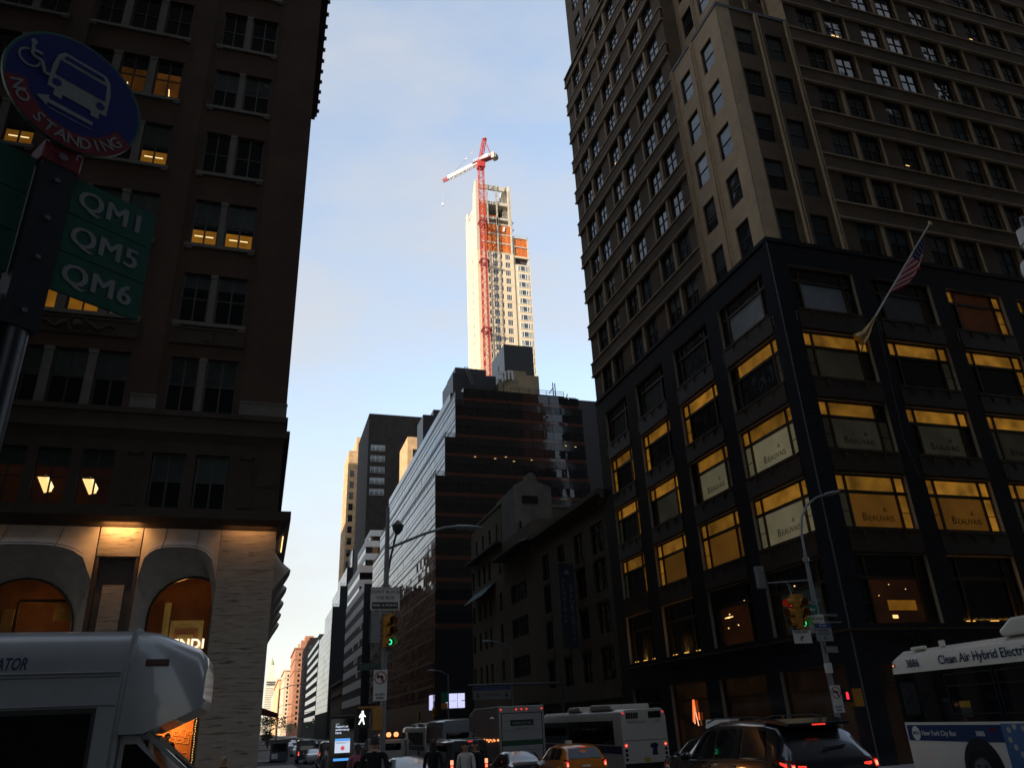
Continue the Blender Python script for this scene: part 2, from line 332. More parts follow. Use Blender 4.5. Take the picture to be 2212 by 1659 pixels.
def clear(name):
    m_ = bpy.data.materials.new(name); m_.use_nodes = True; t = m_.node_tree; out = t.nodes['Material Output']; t.nodes.remove(t.nodes['Principled BSDF'])
    a = t.nodes.new('ShaderNodeBsdfTransparent'); a.inputs[0].default_value = (.86, .88, .86, 1); c = t.nodes.new('ShaderNodeBsdfGlossy'); c.inputs['Roughness'].default_value = .02
    f = t.nodes.new('ShaderNodeFresnel'); f.inputs[0].default_value = 1.5; x = t.nodes.new('ShaderNodeMixShader')
    t.links.new(f.outputs[0], x.inputs[0]); t.links.new(a.outputs[0], x.inputs[1]); t.links.new(c.outputs[0], x.inputs[2]); t.links.new(x.outputs[0], out.inputs[0]); return m_
M['clear_glass'] = clear('clear_glass')

LB = thing('brick_office_building', 'dark red brick office block over a pale arched stone shop front, at the left', 'building', (-8, 30, 0), world=True)
F = Fac('S', 30.1); FE = Fac('S', 30.0)
PAIR = [(-4.55, -3.45), (-3.17, -1.95)]; TRI = [(-10.2, -9.05), (-8.7, -7.5), (-7.17, -6.0)]; TRI2 = [(a-5.36, b_-5.36) for a, b_ in TRI]
ROWS = [13.65, 17.65, 21.5, 25.4, 29.35, 33.3, 37.25, 41.2, 45.15, 49.1]
holes = [(a, c, z, z+2.35) for z in ROWS for a, c in PAIR+TRI+TRI2]
b = MB(); wall(b, F, -24, .0, 13.6, 54, holes, .25, M['redbrick'])
b.quad((-.0, 30.1, 13.6), (.1, 30.1, 13.6), (.1, 30.1, 54), (-.0, 30.1, 54), M['redbrick'])
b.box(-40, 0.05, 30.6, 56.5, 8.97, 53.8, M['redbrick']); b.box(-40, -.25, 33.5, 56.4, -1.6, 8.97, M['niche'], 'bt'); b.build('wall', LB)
for xa, xb in ((-1.72, .1), (-5.68, -4.9), (-11.04, -10.35), (-24, -15.75)):
    b = MB(); FE.box(b, xa, xb, 14.2 if xa > -6 else 13.6, 53.8, 0, .098 if xa > -24 else .098, M['redbrick']); b.build('pier', LB)
for xa, xb in ((-1.72, .12), (-5.75, -4.82), (-11.1, -10.3)):
    b = MB(); FE.box(b, xa, xb, 13.6, 14.19, -.05, .096, M['stone_grey']); FE.box(b, xa-.02, xb+.02, 14.13, 14.2, -.08, .094, M['stone_grey']); b.build('stone_block', LB)
fmw = {w_: frame_mesh(w_, 2.35, M['frame_dark'], 1, (.5,), .06, .1) for w_ in (1.1, 1.22, 1.15, 1.2, 1.17)}
def pm(kind, w_):
    k = (kind, w_)
    if k not in PMS:
        PMS[k] = pane_mesh(w_, 2.35, {'dark': [(0, 1, M['glass'])], 'blind': [(0, .52, M['glass']), (.52, 1, M['glass_blind'])], 'blind2': [(0, .72, M['glass']), (.72, 1, M['glass_blind'])],
            'third': [(0, .36, M['lit_amber']), (.36, .45, M['glass']), (.45, 1, M['glass_blind'])], 'most': [(0, .68, M['lit_amber_dim']), (.68, 1, M['glass'])],
            'brown': [(0, .62, M['lit_brown']), (.62, 1, M['glass_blind'])], 'half': [(0, .5, M['lit_amber']), (.5, 1, M['glass'])]}[kind])
    return PMS[k]
PMS = {}
tub = MB(); tub.box(-.40, -.06, .03, .05, -.018, .018, M['tube']); tub.box(.06, .38, .03, .05, -.018, .018, M['tube']); tub = tub.mesh('tube_light')
tubv = MB(); tubv.obox((.2, .04, 0), (.02, 0, 0), (0, .01, 0), (-.03, 0, .28), M['tube']); tubv = tubv.mesh('tube_light')
fix = MB(); fix.add([(-.36, .04, .28), (-.05, .04, .3), (.22, .04, -.3), (-.02, .04, -.36)], ((0, 1, 2, 3),), M['panel_lamp']); fix.add([(-.06, .035, .3), (.03, .035, .26), (.26, .035, -.12), (.2, .035, -.3)], ((0, 1, 2, 3),), M['tube']); fix = fix.mesh('ceiling_light')
LIT = {(21.5, 'p'): ['third', 'third'], (25.4, 't'): ['blind', 'dark', 'third'], (25.4, 'u'): ['dark', 'third', 'third'], (29.35, 't'): ['most']*3, (21.5, 't'): ['dark', 'blind', 'third'],
       (17.65, 't'): ['half', 'half', 'half'], (17.65, 'p'): ['blind2', 'blind2'], (13.65, 'p'): ['blind', 'blind'], (13.65, 't'): ['blind', 'blind', 'blind'], (25.4, 'p'): ['dark', 'dark'], (29.35, 'p'): ['blind', 'blind'], (33.3, 'p'): ['dark', 'dark'], (33.3, 't'): ['dark', 'dark', 'dark']}
for z in ROWS:
    for key, grp in (('p', PAIR), ('t', TRI), ('u', TRI2)):
        ks = LIT.get((z, key)) or [rnd.choice(['dark', 'blind', 'blind2', 'dark']) for _ in grp]
        for (a, c), k in zip(grp, ks):
            w_ = min(fmw, key=lambda q: abs(q-(c-a))); o = window(LB, F, (a+c)/2, z, fmw[w_], pm(k, w_), .13)
            if k == 'third': obj('tube_light', tub, o, (0, 0, .52))
            if k == 'most': obj('tube_light', tubv, o, (rnd.uniform(-.4, 0), 0, .4))
        b = MB(); za = grp[0][0]-.16; zb_ = grp[-1][1]+.12
        F.box(b, za, zb_, z-.2, z-.03, -.13, .1, M['stone_grey']); F.box(b, za+.02, za+.3, z-.30, z-.2, -.10, .08, M['stone_grey']); F.box(b, zb_-.3, zb_-.02, z-.30, z-.2, -.10, .08, M['stone_grey']); b.build('sill', LB)
        for (a, c), (d, e) in zip(grp, grp[1:]):
            b = MB(); F.box(b, c+.012, d-.012, z, z+2.35, -.045, .1, M['stone_grey']); F.box(b, c-.01, d+.01, z+2.16, z+2.32, -.075, .09, M['stone_grey']); b.build('stone_mullion', LB)
for xa, xb, cart in ((-4.72, -1.8, False), (-10.3, -5.9, True), (-15.7, -11.25, True)):     # carved panels
    b = MB(); F.box(b, xa, xb, 16.58, 17.42, -.06, .1, M['stone_brown'])
    for za, zb in ((16.62, 16.69), (17.28, 17.36)): F.box(b, xa+.08, xb-.08, za, zb, -.10, -.055, M['stone_brown'])
    for x in (xa+.08, xb-.15): F.box(b, x, x+.07, 16.69, 17.28, -.10, -.055, M['stone_brown'])
    xc = (xa+xb)/2
    if cart:
        b.tube([(xc+.36*math.cos(t*math.pi/8), 30.02, 17.02+.34*math.sin(t*math.pi/8)) for t in range(17)], .05, M['stone_brown'], 6); b.ball((xc, 30.04, 17.0), .2, M['stone_brown'])
        for sg in (-1, 1): b.tube([(xc+sg*(.4+.13*t), 30.0, 16.95+.12*math.cos(t*1.1)) for t in range(8)], [.09, .1, .09, .08, .07, .06, .05, .04], M['stone_brown'], 6)
    else: F.box(b, xc-.16, xc+.16, 16.75, 17.25, -.11, -.055, M['stone_brown'])
    b.build('carved_panel', LB)
def ledge(name, z0, z1, pr, m_=M['stone_brown']):
    b = MB(); b.box(-24, .1+pr, 30-pr, 56.5, z0, z1, m_); return b.build(name, LB)
ledge('ledge', 13.37, 13.6, .10); ledge('frieze', 12.96, 13.37, .03); ledge('ledge', 12.64, 12.96, .22)
b = MB(); b.prism([(30.0, 12.3), (30-.18, 12.64), (30.5, 12.64), (30.5, 12.3)], 'x', -24, .12, M['stone_brown']); b.build('moulding', LB)
# sandstone storey
F2 = Fac('S', 30.0); P2 = [(-4.64, -3.44), (-3.08, -1.86)]; T2 = [(-9.9, -8.82), (-8.47, -7.38), (-7.03, -5.9)]; U2 = [(a-5.36, c-5.36) for a, c in T2]
b = MB(); wall(b, F2, -24, .1, 9.6, 12.3, [(a, c, 9.62, 11.85) for a, c in P2+T2+U2], .3, M['stone_brown']); b.quad((.1, 30, 9.6), (.1, 56.5, 9.6), (.1, 56.5, 12.3), (.1, 30, 12.3), M['stone_brown']); b.build('wall', LB)
f3 = frame_mesh(1.15, 2.23, M['frame_dark'], 1, (.52,), .06, .1)
p3 = {k: pane_mesh(1.15, 2.23, v) for k, v in {'blind': [(0, .52, M['glass']), (.52, 1, M['glass_blind'])], 'brown': [(0, .7, M['lit_brown']), (.7, 1, M['glass_blind'])]}.items()}
for a, c in P2: window(LB, F2, (a+c)/2, 9.62, f3, p3['blind'], .16)
for i, (a, c) in enumerate(T2+U2):
    o = window(LB, F2, (a+c)/2, 9.62, f3, p3['brown'], .16)
    if i in (1, 2): obj('ceiling_light', fix, o, (-.1, 0, .9)); 
for x in (-5.22, -1.2, -10.6):
    b = MB(); F2.box(b, x-.2, x+.2, 10.1, 11.72, -.06, .0, M['stone_brown'])
    for k in range(4): F2.box(b, x-.15+k*.085, x-.11+k*.085, 10.3, 11.6, -.075, -.055, M['stone_brown'])
    F2.box(b, x-.25, x+.25, 11.72, 11.95, -.12, .0, M['stone_brown']); F2.box(b, x-.26, x+.26, 9.75, 10.1, -.10, .0, M['stone_brown'])
    for sg in (-1, 1): b.cyl((x+sg*.2, 29.92, 11.84), (x+sg*.2, 29.8, 11.84), .07, M['stone_brown'], 8)
    b.build('pilaster', LB)
b = MB(); F2.box(b, -.75, .02, 10.65, 11.5, -.04, 0, M['stone_brown']); F2.box(b, -.66, -.07, 10.74, 11.41, -.055, -.038, M['stone_brown']); b.build('wall_panel', LB)
b = MB(); b.box(-24, .6, 29.5, 56.5, 9.25, 9.6, M['stone_brown'], 'b'); b.prism([(29.5, 9.25), (29.98, 8.93), (30.3, 8.93), (30.3, 9.25)], 'x', -24, .12, M['stone_brown'])
b.add([(.6, 29.5, 9.25), (.12, 30.02, 8.55), (.12, 56.5, 8.55), (.6, 56.5, 9.25), (.12, 29.5, 9.25)], ((0, 1, 2, 3), (0, 4, 1)), M['stone_brown']); b.quad((.1, 30, 8.5), (.1, 56.5, 8.5), (.1, 56.5, 9.3), (.1, 30, 9.3), M['stone_brown']); b.build('cornice', LB)
# stone shop front: pier slabs, flared hoods, glowing panels, niches
zs = [-1.3, .62, 1.95, 3.25, 4.55, 5.85, 7.46, 8.95]
for za, zb in zip(zs, zs[1:]):
    b = MB(); b.box(-1.85, .14, 30.0+rnd.uniform(0, .006), 31.6, za+.006, zb-.006, M['travertine']); b.build('travertine_slab', LB)
def hood(P, ua, ub, wc, wr, zs_, clampb=None, zt=8.95, ze=7.05, bulge=.72):
    n = 14; O = []; I = []
    for k in range(n+1):
        t = k/n; s_ = (1-abs(2*t-1)**3.2)**.45 if 0 < t < 1 else 0
        O.append((ua+(ub-ua)*t, ze+1.06*s_, bulge*s_)); a = math.pi*(1-t)
        x = wc+wr*math.cos(a); x = min(x, clampb) if clampb is not None else x
        I.append((x, zs_+wr*math.sin(a)))
    b = MB(); L_ = []
    for q in range(7):
        s_ = q/6; L_.append([P(u, zt+(z-zt)*s_, -(y+.0)*s_**1.7) for u, z, y in O])
    V = [p for l in L_ for p in l]; W_ = n+1
    b.add(V, [(i*W_+k, i*W_+k+1, (i+1)*W_+k+1, (i+1)*W_+k) for i in range(6) for k in range(n)], M['hood_stone'], True); b1 = b
    for kk in (4, 10): b.tube([P(l_u, l_z, -(O[kk][2])*s_**1.7-.004) for l_u, l_z, s_ in [(O[kk][0], zt+(O[kk][1]-zt)*q/6, q/6) for q in range(7)]], .012, M['niche'], 4)
    b.tube([P(o_[0], o_[1]+.10*(zt-o_[1])/1.0, -(o_[2])*(1-.10*(zt-o_[1]))**1.7-.006) for o_ in O[1:-1]], .010, M['niche'], 4)
    b = MB(); L_ = []
    for q in range(6):
        s_ = q/5; L_.append([P(o_[0]+(i_[0]-o_[0])*s_, o_[1]+(i_[1]-o_[1])*s_, -o_[2]*(1-s_)**1.6+.34*s_) for o_, i_ in zip(O, I)])
    V = [p for l in L_ for p in l]
    b.add(V, [(i*W_+k, i*W_+k+1, (i+1)*W_+k+1, (i+1)*W_+k) for i in range(5) for k in range(n)], M['hood_stone'], True)
    for o_, i_ in ((O[0], I[0]), (O[-1], I[-1])):
        b.quad(P(o_[0], o_[1], 0), P(i_[0], i_[1], .34), P(i_[0], -1.4, .34), P(o_[0], -1.4, 0), M['hood_stone'])
    # bronze rim round the opening
    rim = MB(); rim.tube([P(I[0][0], -1.4, .3)]+[P(x, z, .3) for x, z in I]+[P(I[-1][0], -1.4, .3)], .05, M['bronze'], 6)
    gl = MB(); gl.poly([P(I[0][0], -1.4, .36)]+[P(x, z, .36) for x, z in I]+[P(I[-1][0], -1.4, .36)], M['clear_glass'])
    return b1, b, rim, gl
PS = lambda u, z, d=0: (u, 30+d, z)
PE = lambda u, z, d=0: (.12-d, u, z)
ARCH = [(-4.5, -1.86, -2.62, 1.38, 5.85, -1.9), (-10.02, -5.97, -7.97, 1.62, 5.5, None)]
for ua, ub, wc, wr, z_, cb in ARCH:
    for mb, nm in zip(hood(PS, ua, ub, wc, wr, z_, cb), ('stone_hood', 'arch_reveal', 'arch_rim', 'shop_glass')): mb.build(nm, LB)
for k in range(5):
    c = 33.9+k*4.5
    for mb, nm in zip(hood(PE, c-1.6, c+1.6, c, 1.3, 5.6), ('stone_hood', 'arch_reveal', 'arch_rim', 'shop_glass')): mb.build(nm, LB)
    b = MB(); b.box(-1.0, .10, c+1.62, c+2.88, -1.6, 8.95, M['travertine']); b.build('travertine_pier', LB)
for xa, xb in ((-5.93, -4.54), (-11.5, -10.06)):
    b = MB(); b.box(xa, xb, 30.0, 30.5, 7.9, 8.93, M['travertine']); b.build('lit_travertine_panel', LB)
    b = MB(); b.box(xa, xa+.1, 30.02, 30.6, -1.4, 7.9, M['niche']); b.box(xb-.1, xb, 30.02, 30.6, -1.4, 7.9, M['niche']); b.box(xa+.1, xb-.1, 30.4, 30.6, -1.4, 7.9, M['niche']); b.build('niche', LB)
    b = MB(); b.box(xa+.35, xb-.35, 30.12, 30.395, -1.4, 6.9, M['travertine']); b.build('niche_pier', LB)
# the shop inside
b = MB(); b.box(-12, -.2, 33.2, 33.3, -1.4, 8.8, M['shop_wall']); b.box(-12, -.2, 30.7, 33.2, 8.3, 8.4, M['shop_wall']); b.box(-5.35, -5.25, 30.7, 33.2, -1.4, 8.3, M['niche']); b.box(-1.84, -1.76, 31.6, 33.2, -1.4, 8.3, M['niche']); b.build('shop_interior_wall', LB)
b = MB()
for x0_, x1_, z0_, z1_ in ((-3.35, -2.2, 4.2, 5.85),): 
    b.box(x0_, x1_, 31.5, 31.6, z0_, z1_, M['gold']); b.box(x0_+.17, x1_-.17, 31.46, 31.5, z0_+.1, z1_-.28, M['shop_wall']); b.box(x0_+.3, x1_-.3, 31.42, 31.46, z0_+.5, z1_-.5, M['gold'])
b.box(-3.62, -3.4, 31.5, 31.62, 5.2, 6.5, M['gold']); b.build('gilded_frame', LB)
b = MB(); b.box(-8.9, -8.55, 31.7, 31.8, 4.9, 6.3, M['gold']); b.box(-7.3, -6.7, 31.7, 31.8, 5.9, 6.5, M['gold']); b.box(-8.4, -6.6, 31.4, 31.46, 6.5, 6.6, M['bronze']); b.box(-8.45, -8.36, 31.4, 31.46, 4.6, 6.5, M['bronze']); b.build('gilded_frame', LB)
SL = (('lit_letter', 'FENDI', .50, (-2.72, 30.9, 5.0)),)
put('shop_lettering', text_mesh('FENDI', .46, mat('letter_glow', (1, .9, .75), .4, em=(1, .85, .62), es=1.6, var=0), .02, bold=.012, space=1.1), LB, (-2.75, 31.2, 4.98))
M['chain_wall'] = mat('orange_display_wall', (.62, .23, .05), .6, .3, var=.2, scale=2)
M['chain_relief'] = mat('pale_chain_relief', (.85, .42, .14), .5, .3, var=.1)
b = MB(); b.box(-4.4, -2.15, 31.6, 31.7, -1.4, 3.9, M['chain_wall']); b.build('display_wall', LB)
b = MB()
for r_ in range(15):
    for c_ in range(9):
        if rnd.random() < .18: continue
        x, z = -4.1+c_*.22+(.11 if r_ % 2 else 0), 3.7-r_*.24
        w_, h_ = .085, .06 if (r_+c_) % 2 else .10
        for p, q in (((x-w_, z-h_), (x+w_, z-h_)), ((x+w_, z-h_), (x+w_, z+h_)), ((x+w_, z+h_), (x-w_, z+h_)), ((x-w_, z+h_), (x-w_, z-h_))):
            b.bar((p[0], 31.585, p[1]), (q[0], 31.585, q[1]), .014, M['chain_relief'])
b.build('chain_pattern', LB)
b = MB()
for x in (-2.03, -1.93):
    for k in range(60): b.ball((x+rnd.uniform(-.015, .015), 31.0, -.4+k*.082), .017, M['shop_light'], 5, 4)
struct(b.build('string_lights', LB), 'stuff')
b = MB(); b.box(-11.9, -.35, 30.62, 30.66, -1.4, 8.9, M['niche'], 'sn'); 
def lamp(name, kind, loc, power, col, size=.3, parent=None, aim=None, sy=None):
    ld = bpy.data.lights.new(name, kind); ld.energy = power*EM; ld.color = col
    if kind == 'AREA': ld.shape = 'RECTANGLE'; ld.size = size; ld.size_y = sy or size
    else: ld.shadow_soft_size = size
    o = bpy.data.objects.new(name, ld); COL.objects.link(o); o.location = loc
    if aim: o.rotation_euler = Vector(aim).to_track_quat('-Z', 'Y').to_euler()
    if parent: o.parent = parent; q = OFF[parent.name]; o.location = (loc[0]-q[0], loc[1]-q[1], loc[2]-q[2])
    return o
WARM = (1, .47, .15)
for x, y, z, p in ((-3.0, 31.1, 6.9, 13), (-2.9, 30.9, 2.6, 100), (-8, 31.6, 6.2, 13)): lamp('shop_lamp', 'POINT', (x, y, z), p, WARM, .12, LB)
lb = MB()                                   # the lamp strips tucked under the cornice
lb.box(.36, .40, 30.4, 33.2, 8.80, 8.84, M['shop_light']); lb.build('lamp_strip', LB)
lamp('strip_lamp', 'AREA', (-5.24, 29.64, 9.0), 34, WARM, 1.1, LB, (0, .75, -.9), .06); lamp('strip_lamp', 'AREA', (-.85, 29.64, 9.0), 6, WARM, 1.6, LB, (0, .5, -.9), .06); lamp('strip_lamp', 'AREA', (-10.75, 29.74, 8.95), 30, WARM, 1.1, LB, (0, .75, -.9), .06)
# avenue face and roof cornice
class FacE(Fac):
    def __init__(s, pos): s.side, s.pos, s.rot = 'E', pos, (0, 0, math.pi/2)
    def P(s, u, z, d=0.0): return (s.pos-d, u, z)
FA = FacE(.1); cols = [(31.9+k*2.05, 33.0+k*2.05) for k in range(12)]
b = MB(); wall(b, FA, 30.1, 56.5, 13.6, 54, [(a, c, z, z+2.35) for z in ROWS for a, c in cols], .25, M['redbrick']); b.build('wall', LB)
for z in ROWS:
    for a, c in cols: window(LB, FA, (a+c)/2, z, fmw[1.1], pm(rnd.choice(['dark', 'blind', 'blind2']), 1.1), .13)
b = MB(); b.box(-24, .50, 29.35, 56.6, 54, 54.5, M['stone_brown']); b.box(-24, .66, 29.2, 56.75, 54.5, 54.85, M['stone_brown']); b.build('roof_cornice', LB)
an = MB(); an.prism([(-.16, 0), (.16, 0), (.1, .26), (0, .42), (-.1, .26)], 'x', -.06, .06, M['stone_brown']); an.prism([(-.05, -.05), (.05, -.05), (.05, .3), (-.05, .3)], 'x', .05, .2, M['stone_brown']); an = an.mesh('antefix')
for k in range(23): put('antefix', an, LB, (.64, 29.6+k*1.22, 54.85))
# ------------------------------------------------------------------ the tower with the black granite shop base (right)
FB = thing('granite_base_tower', 'tall brown brick office tower on a black granite base with lit windows', 'building', (40, 40, 0), world=True)
GS, GW = Fac('S', 28.4), Fac('W', 24.4)
SB = [(25.45+5.42*k, 29.68+5.42*k) for k in range(6)]; WB = [(29.3+5.83*k, 33.9+5.83*k) for k in range(4)]; WB[1] = (35.2, 39.5); WB[2] = (41.05, 45.2); WB[3] = (46.8, 50.6)
BZ = [(21.25, 23.9), (17.25, 19.9), (13.4, 16.0), (9.5, 12.15), (5.15, 8.25)]
GZ = (-.6, 3.55)
def bholes(B): return [(a, c, z0, z1) for a, c in B for z0, z1 in BZ]+[(a-.05, c+.05, *GZ) for a, c in B]
b = MB(); wall(b, GS, 24.4, 58, -1.6, 25.4, bholes(SB), .42, M['granite_black'], M['limestone_pale']); wall(b, GW, 28.4, 52.2, -1.6, 25.4, bholes(WB), .42, M['granite_black'], M['limestone_pale'])
b.quad((24.4, 28.4, 25.4), (58, 28.4, 25.4), (58, 52.2, 25.4), (24.4, 52.2, 25.4), M['granite_black']); b.quad((24.4, 52.2, -1.6), (58, 52.2, -1.6), (58, 52.2, 25.4), (24.4, 52.2, 25.4), M['brownbrick']); b.quad((58, 28.4, -1.6), (58, 52.2, -1.6), (58, 52.2, 25.4), (58, 28.4, 25.4), M['brownbrick'])
b.quad((24.4+.5, 28.9, -1.6), (58, 28.9, -1.6), (58, 28.9, 25), (24.9, 28.9, 25), M['granite_black']); b.quad((24.9, 28.9, -1.6), (24.9, 52.2, -1.6), (24.9, 52.2, 25), (24.9, 28.9, 25), M['granite_black']); b.build('base_wall', FB)
b = MB(); b.box(24.34, 24.399, 28.34, 28.6, -1.6, 25.4, M['granite_black']); b.bar((24.36, 28.36, -1.4), (24.36, 28.36, 25.4), .022, M['granite_joint']); b.build('corner_trim', FB)
b = MB(); b.box(24.3, 58, 28.3, 28.45, 25.2, 25.45, M['granite_black']); b.box(24.3, 24.45, 28.45, 52.2, 25.2, 25.45, M['granite_black']); b.build('base_moulding', FB); b = MB(); b.box(24.25, 58, 28.25, 28.4, 4.86, 4.96, M['bronze']); b.box(24.25, 24.4, 28.4, 52.2, 4.86, 4.96, M['bronze']); b.build('bronze_string', FB)
def base_frames(w_, h_, nm='window'):
    b = MB(); t, e = M['bronze'], .07; s_ = .66; q = h_*.665
    b.box(-w_/2, -w_/2+e, 0, .12, 0, h_, t); b.box(w_/2-e, w_/2, 0, .12, 0, h_, t); b.box(-w_/2+e, w_/2-e, .002, .118, 0, e, t); b.box(-w_/2+e, w_/2-e, .002, .118, h_-e*1.4, h_, t)
    for x in (-w_/2+s_, w_/2-s_): b.box(x-.06, x+.06, -.02, .13, e, h_-e, t)
    b.box(-w_/2+e, w_/2-e, -.015, .11, q-.08, q+.08, M['bronze_dark']); b.box(-w_/2+e, -w_/2+s_-.06, .03, .09, h_*.3, h_*.3+.03, t); b.box(w_/2-s_+.06, w_/2-e, .03, .09, h_*.3, h_*.3+.03, t); return b.mesh(nm)
def base_pane(w_, h_, which, m_, side=0):
    b = MB(); s_ = .66; q = h_*.665; x0_, x1_ = {0: (-w_/2+s_+.05, w_/2-s_-.05), -1: (-w_/2+.05, -w_/2+s_-.05), 1: (w_/2-s_+.05, w_/2-.05)}[side]
    z0_, z1_ = (q+.07, h_-.06) if which == 't' else (.05, q-.07)
    b.quad((x0_, .07, z0_), (x1_, .07, z0_), (x1_, .07, z1_), (x0_, .07, z1_), m_); return b.mesh('transom_pane' if which == 't' else 'shade_pane')
MM = {'T': M['lit_transom'], 't': M['lit_transom_dim'], 'C': M['shade_cream'], 'd': M['shade_dim'], 'B': M['shade_brown'], '.': M['glass'], 'P': M['shade_pale'], 'r': M['lit_brown'], 'A': M['lit_amber_dim'], 'g': M['glass_blind']}
# per window: transom left, centre, right, lower left, centre, right
STS = {(0, 0): '....P.', (0, 1): 'TTTdd.', (0, 2): 'TT.ddd', (0, 3): 'ttTdBT', (0, 4): '....r.', (1, 0): '....P.', (1, 1): 'TTT..d', (1, 2): 'TTT.d.', (1, 3): 'TTTBBT', (1, 4): '......',
       (2, 0): 'trt.rt', (2, 1): 'TTT..t', (2, 2): 'TTTddd', (2, 3): 'TTTdBT', (2, 4): '....r.', (3, 0): 't.....', (3, 1): 'TTT.dT', (3, 2): 'TTTddd', (3, 3): 'TTTBBT', (3, 4): '......'}
WTS = {(0, 0): '....P.', (0, 1): '.TT..d', (0, 2): 'TTTCCC', (0, 3): 'TTTCCC', (0, 4): '....g.', (1, 0): '....g.', (1, 1): 'TTTt..', (1, 2): '.Tt.Cd', (1, 3): 'TTTTBB', (1, 4): '....r.',
       (2, 0): '....g.', (2, 1): 'TTtT..', (2, 2): 'TTT.dT', (2, 3): 'TTTTB.', (2, 4): '....g.', (3, 0): '....g.', (3, 1): 'TTtT.t', (3, 2): 'TTTdgt', (3, 3): 'TttdgT', (3, 4): '....g.'}
BM = {}
def base_window(F_, uc, w_, z0_, z1_, st, sign=None, curt=False):
    key = (round(w_, 2), round(z1_-z0_, 2))
    if key not in BM: BM[key] = base_frames(w_, z1_-z0_)
    o = put('window', BM[key], FB, F_.P(uc, z0_, .2), F_.rot); o.name = 'window'
    for i, ch in enumerate(st):
        k2 = key+(i, ch)
        if k2 not in BM: BM[k2] = base_pane(w_, z1_-z0_, 't' if i < 3 else 'l', MM[ch], (-1, 0, 1)[i % 3])
        obj('transom_pane' if i < 3 else 'shade_pane', BM[k2], o)
    if sign: obj('lettering', sign, o, (.15, .055, (z1_-z0_)*.2))
    return o
def beauvais(sz):
    me = text_mesh('Beauvais'.upper(), sz, M['ink'], .002, space=1.05); return me
BV = {s_: beauvais(s_) for s_ in (.40,)}
b_ = text_mesh('B', .56, M['ink'], .002)
def sign_mesh(w0=.40):
    mb = MB(); bm_ = bpy.data.meshes.new('lettering')
    big = text_mesh('B', w0*1.35, M['ink'], .002, 'LEFT'); sm = text_mesh('EAUVAIS', w0, M['ink'], .002, 'LEFT', space=1.0)
    for me, dx, dz in ((big, -w0*2.5, 0.02), (sm, -w0*1.62, -.03)):
        mb.add([(v.co.x+dx, v.co.y, v.co.z+dz) for v in me.vertices], [tuple(p.vertices) for p in me.polygons], M['ink'])
    x, z = w0*1.05, w0*.92                   # the small three-leaved sprig above the name
    for dx, dz in ((0, .10), (-.06, .0), (.06, .0)): mb.poly([(x+dx, -.003, z+dz-.07), (x+dx+.045, -.003, z+dz), (x+dx, -.003, z+dz+.08), (x+dx-.045, -.003, z+dz)], M['ink'])
    return mb.mesh('lettering')
SG = sign_mesh()
curtain = mat('hanging_curtain', (.10, .095, .085), .8, .3, var=.5, scale=2.2, stretch=(5, 5, .3))
GL = mat('curtain_foot_lamp', (1, .7, .3), .4, em=(1, .5, .10), es=1.2, var=0)
